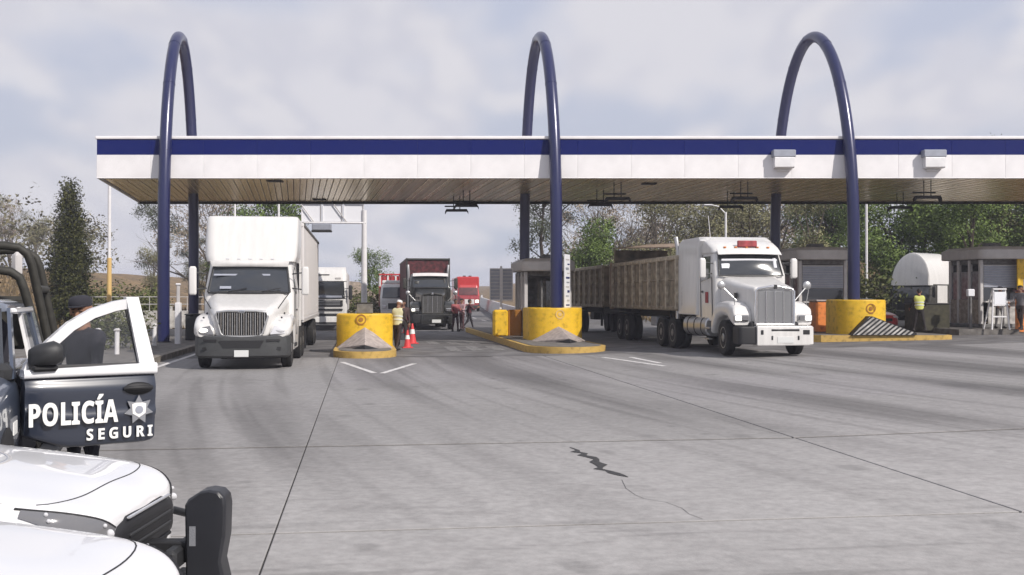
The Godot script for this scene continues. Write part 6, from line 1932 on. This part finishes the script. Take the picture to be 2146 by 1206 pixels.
func street() -> void:
	booth("glazed grey booth behind the second arch's yellow block", UV(7.62, 44.6, 0.2), LA, 1.95, 2.7, 3.2, false)
	booth("shuttered booth partly hidden behind the white sleeper cab", P(12.95, -45.6, 0.2), LA, 2.1, 2.6, 3.45, true)
	booth("shuttered booth with the white folding stand before it", P(20.35, -45.2, 0.2), LA, 2.2, 2.5, 3.35, true)
	# far platform that the last booth stands on
	struct("platform", slab_poly([[23.2, 40.2], [23.0, 58], [29, 58], [29, 39.6]], -0.05, 0.2), M.pavement)
	var st := thing("folding_stand", "white A-shaped folding stand in front of the far booth", "stand", P(19.05, -42.9, 0.2), 0.1)
	for s in [-1, 1]:
		ptube(st, "leg", [Vector3(s * 0.36, 0, 0.12), Vector3(s * 0.24, 1.6, 0)], 0.035, M.white_metal, 8)
		ptube(st, "leg", [Vector3(s * 0.36, 0, -0.5), Vector3(s * 0.24, 1.6, -0.04)], 0.03, M.white_metal, 8)
	for y in [0.5, 0.95, 1.58]: pbox(st, "rung", Vector3(0, y, 0.05), Vector3(0.56, 0.06, 0.05), M.white_metal, 0.01)
	pbox(st, "board", Vector3(0, 1.22, 0.06), Vector3(0.48, 0.5, 0.03), M.sign_white, 0.01)
	var op := post("orange_post", "orange guard post beside the person at the far booth", "post", P(20.0, -43.2, 0.2), 1.5, 0.17, M.orange)
	pbox(op, "cap", Vector3(0, 1.52, 0), Vector3(0.4, 0.08, 0.4), M.maroon, 0.02)
	var ad := thing("advert_board", "tall orange and white panel at the far booth's corner", "sign", P(20.95, -45.0, 0.2), 0.2)
	pbox(ad, "panel", Vector3(0.2, 2.2, 0), Vector3(0.9, 1.5, 0.08), M.yellow, 0.02)
	pbox(ad, "lower_panel", Vector3(0.3, 1.75, 0.05), Vector3(0.6, 0.5, 0.02), M.prow, 0.0)
	for s in [-0.15, 0.55]: ptube(ad, "leg", [Vector3(s, 0, 0), Vector3(s, 1.5, 0)], 0.04, M.orange, 8)
	var ow := thing("low_wall", "low olive wall beside the far booth", "wall", P(17.35, -45.2, 0.1), LA)
	pbox(ow, "wall", Vector3(0, 0.55, -0.5), Vector3(1.15, 1.1, 1.6), M.olive, 0.03)
	pbox(ow, "coping", Vector3(0, 1.12, -0.5), Vector3(1.2, 0.06, 1.66), M.frame_dark, 0.02)
	var rp := post("card_reader", "slim dark post with a white head beside the far booth", "card reader", P(18.35, -43.9, 0.2), 1.35, 0.06, M.booth_dark)
	pbox(rp, "reader_head", Vector3(0, 1.45, 0), Vector3(0.28, 0.3, 0.2), M.sign_white, 0.03)
	# gantry with panels, seen from its back
	var g := thing("gantry_sign", "white cantilever gantry with framed sign panels above the first lane", "gantry", P(-7.75, -57.5), LA * 0.4)
	ptube(g, "pole", [Vector3(0, -0.1, 0), Vector3(0, 6.4, 0)], [0.17, 0.13], M.white_metal, 14)
	pbox(g, "pole_base", Vector3(0, 0.5, 0), Vector3(0.85, 1.3, 0.85), M.sign_white, 0.06)
	for k in 3:
		var pn := pbox(g, "panel", Vector3(-2.75 + k * 1.1, 6.25, -0.02), Vector3(1.04, 0.92, 0.05), M.sign_white, 0.01)
		for s in [-1, 1]: pbox(pn, "panel_rib", Vector3(-2.75 + k * 1.1 + s * 0.5, 6.25, 0.03), Vector3(0.045, 0.92, 0.05), M.booth_grey if s > 0 else M.white_metal, 0.005)
	for y in [5.73, 6.77]: ptube(g, "chord", [Vector3(-3.4, y, 0.08), Vector3(0.1, y, 0.08)], 0.055, M.white_metal, 8)
	for k in 2: ptube(g, "brace", [Vector3(-3.3 + k * 1.7, 6.72, 0.1), Vector3(-2.6 + k * 1.7, 5.76, 0.1)], 0.03, M.booth_grey, 6)
	pbox(g, "camera_box", Vector3(-2.2, 5.5, 0.1), Vector3(1.0, 0.34, 0.3), M.sign_grey, 0.03)
	pbox(g, "camera_shelf", Vector3(-2.2, 5.28, 0.1), Vector3(1.05, 0.1, 0.3), M.frame_dark, 0.02)
	# lamp posts
	var tl := post("tall_mast", "tall white mast with ochre foot beside the conifer", "mast", P(-21.3, -58.0), 9.0, 0.085, M.white_metal)
	ptube(tl, "painted_foot", [Vector3(0, -0.1, 0), Vector3(0, 3.9, 0)], 0.12, M.post_yellow, 12)
	lamp("thin street lamp seen over the white sleeper cab", P(13.65, -70.0), 6.9, -0.9)
	lamp("street lamp just past the third arch", P(19.4, -60.0), 7.2, -0.8)
	lamp("street lamp above the white box trailer's front", P(-17.7, -70.0), 9.0, 0.9)
	lamp("street lamp above the white box trailer's far corner", P(-14.9, -70.0), 9.0, 0.9)
	# pavement on the near left: posts, cabinet, white wall and railing
	var wp := post("white_post", "white square post at the kerb beside the first arch", "post", P(-12.05, -39.6, 0.15), 2.1, 0.01, M.white_metal)
	pbox(wp, "column", Vector3(0, 0.75, 0), Vector3(0.2, 1.5, 0.2), M.white_metal, 0.02)
	pbox(wp, "upper_column", Vector3(0, 1.8, 0), Vector3(0.11, 0.7, 0.11), M.booth_grey, 0.02)
	pbox(wp, "cap", Vector3(0, 2.16, 0), Vector3(0.16, 0.08, 0.16), M.white_metal, 0.02)
	var cb := thing("black_cabinet", "black cabinet between the arch's two legs behind the white post", "cabinet", P(-12.35, -43.2, 0.15), LA)
	pbox(cb, "case", Vector3(0, 0.5, 0), Vector3(0.9, 1.0, 0.7), M.black, 0.03)
	pbox(cb, "door", Vector3(0, 0.5, 0.355), Vector3(0.78, 0.86, 0.02), M.dark_plastic, 0.005)
	pbox(cb, "lid", Vector3(0, 1.02, 0), Vector3(0.96, 0.05, 0.76), M.dark_plastic, 0.01)
	var wl := thing("low_wall", "low white wall with a railing behind the first arch", "wall", P(-18.6, -60.0), LA)
	for k in 4:
		pbox(wl, "wall_panel", Vector3(-3.3 + 2.1 * k, 0.62, 0), Vector3(2.07, 0.95, 0.18), M.concrete_white, 0.02)
		pbox(wl, "pier", Vector3(-4.3 + 2.1 * k, 0.72, 0.06), Vector3(0.26, 1.25, 0.26), M.concrete_white, 0.02)
	for k in 9: ptube(wl, "baluster", [Vector3(-4.2 + k, 1.0, -0.05), Vector3(-4.2 + k, 1.85, -0.05)], 0.022, M.booth_grey, 6)
	for y in [1.45, 1.85]: ptube(wl, "rail", [Vector3(-4.4, y, -0.05), Vector3(4.1, y, -0.05)], 0.022, M.booth_grey, 6)
	var spots := [[-11.7, -32.5, "short white bollard framed by the pickup door, nearer its lock pillar"], [-12.3, -32.6, "short white bollard framed by the pickup door, nearer the officer"], [-12.45, -38.2, "short white bollard just before the first arch"]]
	var proto: Node3D
	for q in spots:
		if proto == null:
			proto = post("bollard", q[2], "bollard", P(q[0], q[1], 0.15), 0.78, 0.07, M.white_metal, "white bollards on the side pavement")
			pbox(proto, "collar", Vector3(0, 0.72, 0), Vector3(0.17, 0.06, 0.17), M.booth_grey, 0.02)
		else: dup(proto, P(q[0], q[1], 0.15), 0.0, q[2])
	# concrete barrier that curves away with the far road
	var cbm := thing("road_barrier", "long grey barrier curving away beyond the panel sign", "barrier", Vector3.ZERO)
	var line := [[0.9, -52.0], [0.55, -62.0], [-0.2, -76.0], [-1.2, -95.0], [-2.6, -120.0], [-4.2, -150.0], [-5.2, -190.0]]
	for i in line.size() - 1:
		var n := 3
		for j in n:
			var a := Vector2(line[i][0], line[i][1]).lerp(Vector2(line[i + 1][0], line[i + 1][1]), float(j) / n)
			var b := Vector2(line[i][0], line[i][1]).lerp(Vector2(line[i + 1][0], line[i + 1][1]), (j + 0.985) / n)
			var mb := MB.new()
			var ring := func(q): return PackedVector3Array([P(q.x - 0.3, q.y, -0.1), P(q.x + 0.3, q.y, -0.1), P(q.x + 0.28, q.y, 0.3), P(q.x + 0.1, q.y, 1.15), P(q.x - 0.1, q.y, 1.15), P(q.x - 0.28, q.y, 0.3)])
			mb.loft([ring.call(a), ring.call(b)])
			part(cbm, "barrier_block", mb, M.booth_grey)
	cone("red cone beside the pale-vested person", P(-3.95, -43.5), 1.1)
	cone("red cone standing before the black lorry's wheel", P(-5.4, -56.0), 1.2)
	cone("red cone lying nearest the yellow nose of the first island", P(-3.8, -39.9), 0.9)

# ---- plants
func leaves(n: int, blobs: Array, size: float, ca: Color, cb: Color, droop := 0.0, shell := 0.5) -> ArrayMesh:
	# leaf clumps spread through the volume of some ellipsoids; each leaf is a small bent pair of triangles
	var v := PackedVector3Array()
	var nn := PackedVector3Array()
	var cc := PackedColorArray()
	var total := 0.0
	for b in blobs: total += b[1].x * b[1].y * b[1].z
	for b in blobs:
		var cnt := int(n * b[1].x * b[1].y * b[1].z / total)
		var clumps := maxi(3, cnt / 14)
		for c in clumps:
			var d := Vector3(rng.randfn(), rng.randfn(), rng.randfn()).normalized()
			var r := lerpf(shell, 1.0, sqrt(rng.randf())) * rng.randf_range(0.8, 1.12)
			var ctr: Vector3 = b[0] + d * b[1] * r
			var tone := clampf(rng.randf() * 0.7 + 0.3 * rng.randf(), 0.0, 1.0)
			for i in 14:
				var at := ctr + Vector3(rng.randfn(), rng.randfn() - droop * absf(rng.randfn()), rng.randfn()) * size * 1.25
				var s := size * rng.randf_range(0.55, 1.15)
				var ax := Vector3(rng.randfn(), rng.randfn() * 0.7 - droop, rng.randfn()).normalized()
				var sd := ax.cross(Vector3(rng.randfn(), rng.randfn(), rng.randfn())).normalized()
				var nr := ax.cross(sd)
				var soft := (nr * signf(nr.dot(d) + 0.01) * 0.7 + d * 0.6 + Vector3(0, 0.25, 0)).normalized()
				var col := ca.lerp(cb, clampf(tone + rng.randf_range(-0.2, 0.2), 0.0, 1.0))
				var p0 := at - ax * s * 0.5
				var p1 := at + sd * s * 0.26
				var p2 := at + ax * s * 0.5 + nr * s * 0.1
				var p3 := at - sd * s * 0.26
				v.append_array(PackedVector3Array([p0, p1, p2, p0, p2, p3]))
				for k in 6:
					nn.append(soft)
					cc.append(col)
	# stored with the winding that fits each normal
	for i in range(0, v.size(), 3):
		if (v[i + 2] - v[i]).cross(v[i + 1] - v[i]).dot(nn[i]) < 0.0:
			var w := v[i + 1]
			v[i + 1] = v[i + 2]
			v[i + 2] = w
	var arr := []
	arr.resize(Mesh.ARRAY_MAX)
	arr[Mesh.ARRAY_VERTEX] = v
	arr[Mesh.ARRAY_NORMAL] = nn
	arr[Mesh.ARRAY_COLOR] = cc
	var m := ArrayMesh.new()
	m.add_surface_from_arrays(Mesh.PRIMITIVE_TRIANGLES, arr)
	return m
func twigs(mb: MB, a: Vector3, dir: Vector3, len: float, r: float, depth: int) -> void:
	var b := a + dir * len * 0.55 + Vector3(rng.randfn(), 0, rng.randfn()) * len * 0.05
	var c := a + dir * len
	mb.tube([a, b, c], [r, r * 0.75, r * 0.45], 5 if depth < 3 else 4, false)
	if depth <= 0: return
	for i in 3:
		var nd := (dir + Vector3(rng.randfn(), rng.randfn() * 0.5 + 0.25, rng.randfn()) * 0.62).normalized()
		twigs(mb, a.lerp(c, rng.randf_range(0.45, 1.0)), nd, len * rng.randf_range(0.55, 0.8), r * 0.5, depth - 1)
func make_tree(called: String, kind: String, seed_: int) -> Node3D:
	rng.seed = seed_
	var o := Node3D.new()
	o.name = called
	var tr := MB.new()
	match kind:
		"broad":
			tr.tube([Vector3(0, -0.8, 0), Vector3(0.1, 1.6, 0.05), Vector3(0.0, 3.4, 0), Vector3(0.2, 5.5, -0.1)], [0.28, 0.2, 0.15, 0.06], 8)
			var bl := []
			for i in 11:
				var a := TAU * i / 11 + rng.randf()
				var y := rng.randf_range(2.6, 8.0)
				var r := rng.randf_range(0.8, 2.3) * (1.15 - absf(y - 4.6) * 0.16)
				var c := Vector3(cos(a) * r, y, sin(a) * r)
				bl.append([c, Vector3(1.0, 0.8, 1.0) * rng.randf_range(0.95, 1.6)])
				tr.tube([Vector3(0.05, minf(y * 0.6, 4.5), 0), c * Vector3(0.5, 0.9, 0.5) , c], [0.1, 0.06, 0.02], 5)
			part(o, "trunk", tr, M.bark)
			part(o, "crown", leaves(13000, bl, 0.21, Color(0.04, 0.068, 0.016), Color(0.18, 0.245, 0.07)), M.leaf)
		"olive":
			tr.tube([Vector3(0, -0.8, 0), Vector3(-0.15, 2.0, 0.1), Vector3(0.1, 4.4, 0)], [0.24, 0.17, 0.07], 8)
			var bl := []
			for i in 10:
				var a := TAU * i / 10 + rng.randf()
				var y := rng.randf_range(3.4, 8.4)
				var c := Vector3(cos(a) * rng.randf_range(0.5, 2.0), y, sin(a) * rng.randf_range(0.5, 2.0))
				bl.append([c, Vector3(1.0, 0.75, 1.0) * rng.randf_range(0.8, 1.4)])
				tr.tube([Vector3(0, minf(y * 0.55, 4.2), 0), c], [0.09, 0.02], 5)
			part(o, "trunk", tr, M.bark_pale)
			part(o, "crown", leaves(7000, bl, 0.19, Color(0.115, 0.115, 0.06), Color(0.29, 0.275, 0.15)), M.leaf)
		"dry":
			for i in 4: twigs(tr, Vector3(rng.randf_range(-0.3, 0.3), -0.5, rng.randf_range(-0.3, 0.3)), Vector3(rng.randfn() * 0.22, 1, rng.randfn() * 0.22).normalized(), rng.randf_range(3.6, 4.8), 0.13, 4)
			part(o, "trunk", tr, M.bark_pale, "", 80)
			var bl := []
			for i in 9: bl.append([Vector3(rng.randfn() * 1.3, rng.randf_range(3.2, 8.5), rng.randfn() * 1.3), Vector3.ONE * rng.randf_range(0.8, 1.3)])
			part(o, "crown", leaves(3600, bl, 0.16, Color(0.21, 0.17, 0.125), Color(0.42, 0.35, 0.27)), M.leaf)
		"airy":
			tr.tube([Vector3(0, -0.8, 0), Vector3(0.2, 3.0, 0), Vector3(-0.1, 6.0, 0.1), Vector3(0.2, 9.6, 0)], [0.26, 0.19, 0.13, 0.04], 8)
			var bl := []
			for i in 12:
				var a := TAU * i / 12 * 2.4 + rng.randf()
				var y := rng.randf_range(3.8, 10.0)
				var c := Vector3(cos(a) * rng.randf_range(0.6, 2.2), y, sin(a) * rng.randf_range(0.6, 2.2))
				bl.append([c, Vector3(0.85, 0.4, 0.85) * rng.randf_range(0.8, 1.4)])
				tr.tube([Vector3(0.05, y - 1.2, 0), c], [0.07, 0.02], 5)
			part(o, "trunk", tr, M.bark)
			part(o, "crown", leaves(5200, bl, 0.18, Color(0.05, 0.062, 0.04), Color(0.13, 0.14, 0.09), 0.5), M.leaf)
		"conifer":
			tr.tube([Vector3(0, -0.5, 0), Vector3(0, 8.4, 0)], [0.22, 0.03], 8)
			var bl := []
			for i in 44:
				var t := i / 43.0
				var y := lerpf(0.9, 8.7, t)
				var a := i * 2.4
				var r := 1.38 * pow(1.0 - t, 0.8) * rng.randf_range(0.6, 1.0)
				bl.append([Vector3(cos(a) * r * 0.7, y, sin(a) * r * 0.7), Vector3(0.34 + r * 0.42, 0.36 + 0.2 * (1 - t), 0.34 + r * 0.42)])
				if i % 2 == 0: tr.tube([Vector3(0, y - 0.1, 0), Vector3(cos(a) * r, y + 0.1, sin(a) * r)], [0.05, 0.015], 4)
			part(o, "trunk", tr, M.bark)
			part(o, "crown", leaves(36000, bl, 0.17, Color(0.012, 0.019, 0.008), Color(0.11, 0.112, 0.04), 0.2), M.leaf)
		"bush":
			tr.tube([Vector3(0, -0.4, 0), Vector3(0.05, 0.8, 0)], [0.08, 0.03], 6)
			var bl := []
			for i in 6: bl.append([Vector3(rng.randfn() * 0.8, rng.randf_range(0.4, 1.3), rng.randfn() * 0.7), Vector3(0.8, 0.6, 0.8) * rng.randf_range(0.7, 1.2)])
			part(o, "stem", tr, M.bark)
			part(o, "crown", leaves(1500, bl, 0.2, Color(0.05, 0.065, 0.02), Color(0.15, 0.155, 0.06)), M.leaf)
	return o
func plants() -> void:
	var kinds := {"broad": 3, "olive": 3, "dry": 3, "airy": 2, "conifer": 1, "bush": 2}
	var nm := {"broad": "green_tree", "olive": "olive_tree", "dry": "dry_tree", "airy": "feathery_tree", "conifer": "conifer", "bush": "bush"}
	var tall := {"broad": 9.2, "olive": 9.4, "dry": 9.6, "airy": 10.4, "conifer": 9.0, "bush": 2.0}
	var pool := {}
	for k in kinds:
		pool[k] = []
		for i in kinds[k]: pool[k].append(make_tree(nm[k], k, 31 + i * 7 + k.length()))
	var cat := {"broad": "tree", "olive": "tree", "dry": "tree", "airy": "tree", "conifer": "tree", "bush": "bush"}
	var used := {}
	# kind, x, distance, height, label
	var list := [
		["conifer", -24.2, 60.0, 8.15, "dark narrow conifer beside the tall white mast"],
		["broad", 4.6, 70.0, 7.6, "dark green tree above the rear dump trailer"],
		["dry", 6.9, 84.0, 10.6, "bare greyish tree beyond the rear dump trailer"],
		["dry", 9.3, 90.0, 11.4, "twiggy brown tree behind the raised dump cover"],
		["olive", 10.6, 80.0, 9.8, "dull green tree behind the forward dump trailer"],
		["dry", 13.2, 92.0, 12.0, "tall dry tree over the forward dump trailer"],
		["olive", 14.0, 82.0, 10.4, "olive tree behind the sleeper cab's back edge"],
		["dry", 17.9, 92.0, 12.2, "dry tree behind the thin street lamp"],
		["olive", 18.2, 84.0, 10.6, "olive tree above the white sleeper cab's roof"],
		["dry", 21.0, 88.0, 11.4, "grey dry tree between the sleeper cab and the third arch"],
		["olive", 20.3, 74.0, 8.6, "olive tree over the booth beside the third arch"],
		["broad", 23.8, 82.0, 9.4, "green tree just behind the third arch's front leg"],
		["dry", 26.8, 90.0, 11.6, "dry tree peering over the green ones past the third arch"],
		["broad", 22.9, 66.0, 8.6, "bright green tree straight beyond the striped ramp"],
		["broad", 25.1, 67.0, 9.0, "bright green tree behind the red car"],
		["broad", 26.8, 64.0, 8.4, "bright green tree behind the rounded white fairing"],
		["broad", 29.8, 72.0, 10.2, "green tree over the far booth's near corner"],
		["olive", 31.5, 74.0, 10.0, "olive tree over the far booth's roof"],
		["broad", 33.9, 76.0, 10.6, "green tree behind the folding stand's booth"],
		["broad", 35.6, 73.0, 10.2, "green tree at the far booth's outer corner"],
		["dry", 37.5, 86.0, 8.6, "dry tree beyond the orange panel"],
		["broad", 40.5, 78.0, 6.8, "green tree past the far booth, at the picture's edge"],
		["airy", 2.1, 76.0, 9.6, "thin feathery tree beside the second arch's rear leg"],
		["airy", 3.6, 86.0, 10.8, "thin feathery tree behind the second arch's front leg"],
		["dry", -54.0, 118.0, 8.6, "hazy bare tree on the hill behind the roll cage"],
		["olive", -57.5, 120.0, 8.0, "hazy olive tree on the hill, farthest from the conifer"],
		["olive", -49.5, 114.0, 6.6, "hazy olive tree on the hill next to the conifer"],
		["dry", -61.0, 128.0, 9.6, "hazy bare tree on the hill at the picture's edge"],
		["dry", -51.5, 126.0, 8.4, "hazy bare tree on the hill behind the conifer"],
		["airy", -31.2, 97.0, 9.6, "tall feathery tree between mast and first arch"],
		["olive", -38.5, 96.0, 4.6, "rounded olive tree low on the slope behind the mast"],
		["olive", -29.5, 90.0, 5.2, "small olive tree at the first arch's foot on the slope"],
		["airy", -29.8, 102.0, 7.6, "feathery tree between the first arch's legs"],
		["olive", -27.8, 98.0, 5.4, "olive tree beyond the lorry's door mirror"],
		["broad", -20.4, 86.0, 12.4, "green tree whose top shows over the white box trailer"],
		["dry", -25.2, 92.0, 13.0, "bare tree top beside the first arch over the trailer"],
		["broad", -12.0, 92.0, 6.2, "dark rounded tree behind the gantry's pole"],
	]
	for k in list.size():
		var q: Array = list[k]
		var proto: Node3D = pool[q[0]][k % kinds[q[0]]]
		var o: Node3D = proto.duplicate()
		o.name = nm[q[0]]
		add_child(o, true)
		o.position = P(q[1], -q[2])
		o.rotation.y = k * 1.7
		o.scale = Vector3.ONE * (q[3] / tall[q[0]]) * Vector3(1.0 + 0.08 * sin(k * 3.1), 1.0, 1.0 + 0.08 * cos(k * 2.3))
		tag(o, q[4], cat[q[0]], "trees behind the toll plaza")
	var bushes := [[-27.0, 70.0, 1.6, "low bush on the dry slope beside the conifer"], [-24.0, 74.0, 1.4, "low bush on the dry slope below the mast"], [-22.5, 68.0, 1.5, "low bush on the dry slope near the first arch"], [-13.6, 35.5, 0.95, "dark bush framed by the pickup door"], [-13.15, 36.4, 0.8, "smaller dark bush framed by the pickup door"], [-11.3, 80.0, 1.5, "low bush beside the gantry's pole"], [-9.9, 84.0, 1.2, "low bush beyond the pale-vested person"], [19.9, 62.5, 1.7, "bush at the foot of the bright green trees by the ramp"], [18.6, 60.5, 1.9, "bush at the foot of the bright green trees by the red car"], [31.5, 62.5, 1.8, "bush behind the far booth"], [17.0, 63.0, 1.7, "bush behind the booth by the third arch"]]
	for k in bushes.size():
		var q: Array = bushes[k]
		var o: Node3D = pool.bush[k % 2].duplicate()
		o.name = "bush"
		add_child(o, true)
		o.position = P(q[0], -q[1], 0.12 if q[1] < 40.0 else 0.0)
		o.rotation.y = k * 2.1
		o.scale = Vector3.ONE * q[2] / 1.2
		tag(o, q[3], "bush", "bushes round the plaza")
	# far woods that read as one mass
	rng.seed = 77
	var bl := []
	for i in 120:
		var side := 1 if i % 2 == 0 else -1
		var d := rng.randf_range(96.0, 170.0)
		var u := rng.randf_range(24.0, 95.0) if side > 0 else -rng.randf_range(30.0, 110.0)
		var g := UV(u, d)
		var hh := rng.randf_range(3.0, 5.0)
		bl.append([g + Vector3(0, hh * 0.8, 0), Vector3(3.2, hh, 3.2) * rng.randf_range(0.8, 1.15)])
	var wd := MeshInstance3D.new()
	wd.name = "far_woods"
	wd.mesh = leaves(52000, bl, 0.5, Color(0.07, 0.07, 0.04), Color(0.19, 0.17, 0.1))
	wd.material_override = M.leaf
	wd.set_meta("kind", "stuff")
	wd.set_meta("label", "hazy woods on the slopes either side of the far road")
	add_child(wd)
	# dry grass on the slope
	var gm := MB.new()
	var gt := PackedVector3Array()
	for i in 9000:
		var u := -rng.randf_range(8.5, 46.0)
		var d := rng.randf_range(60.0, 100.0)
		if i % 4 == 0:
			u = rng.randf_range(18.0, 45.0)
			d = rng.randf_range(62.0, 95.0)
		var b := UV(u, d, -0.05)
		var a := rng.randf() * TAU
		var s := Vector3(cos(a), 0, sin(a)) * 0.09
		gt.append_array(PackedVector3Array([b - s, b + Vector3(rng.randfn() * 0.12, rng.randf_range(0.25, 0.6), rng.randfn() * 0.12), b + s]))
	gm.add(gt, false)
	var gr := part(self, "dry_grass", gm.commit(180.0), mat("dry_grass", lin(0.27, 0.19, 0.085), 0.9, 0.0, "hard", 0.1))
	gr.set_meta("kind", "stuff")
	gr.set_meta("label", "dry ochre grass on the slopes")
	for k in pool:
		for n in pool[k]: n.free()

func _ready() -> void:
	stage()
	materials()
	setting()
	canopy()
	islands()
	street()
	plants()
	aero_tractor()
	square_tractor("white lorry tractor with long square bonnet and sleeper, turning out of its lane", P(7.66, -31.5), 0.16, M.truck_white, M.chrome_dim, M.truck_white, true, [true, true])
	dump_trailer("grey ribbed dump trailer with raised tan cover behind the sleeper cab", P(6.75, -36.9), LA, 9.6, true)
	dump_trailer("grey ribbed dump trailer at the rear, beside the glazed booth", P(5.2, -48.2), LA, 8.6, false)
	square_tractor("black long-bonneted lorry tractor waiting at the crossing", P(-4.4, -61.0), LA, M.truck_black, M.truck_dark, M.truck_black, false, [true, false])
	box_trailer("dark maroon box trailer with pale corner edge behind the black lorry", Vector3(-5.0, 0, -65.4), LA, 12.0, 4.15, M.maroon, M.truck_dark, 4)
	cabover_truck()
	stake_truck()
	red_truck()
	fairing_truck()
	sedan("white police car with rubber-faced push bumper, next to the police pickup", P(-2.1, -6.28), PI / 2)
	sedan("white police car closest to the camera, its push bumper at the picture's lower edge", P(-1.36, -4.05), PI / 2)
	pickup()
	small_car()
	people()
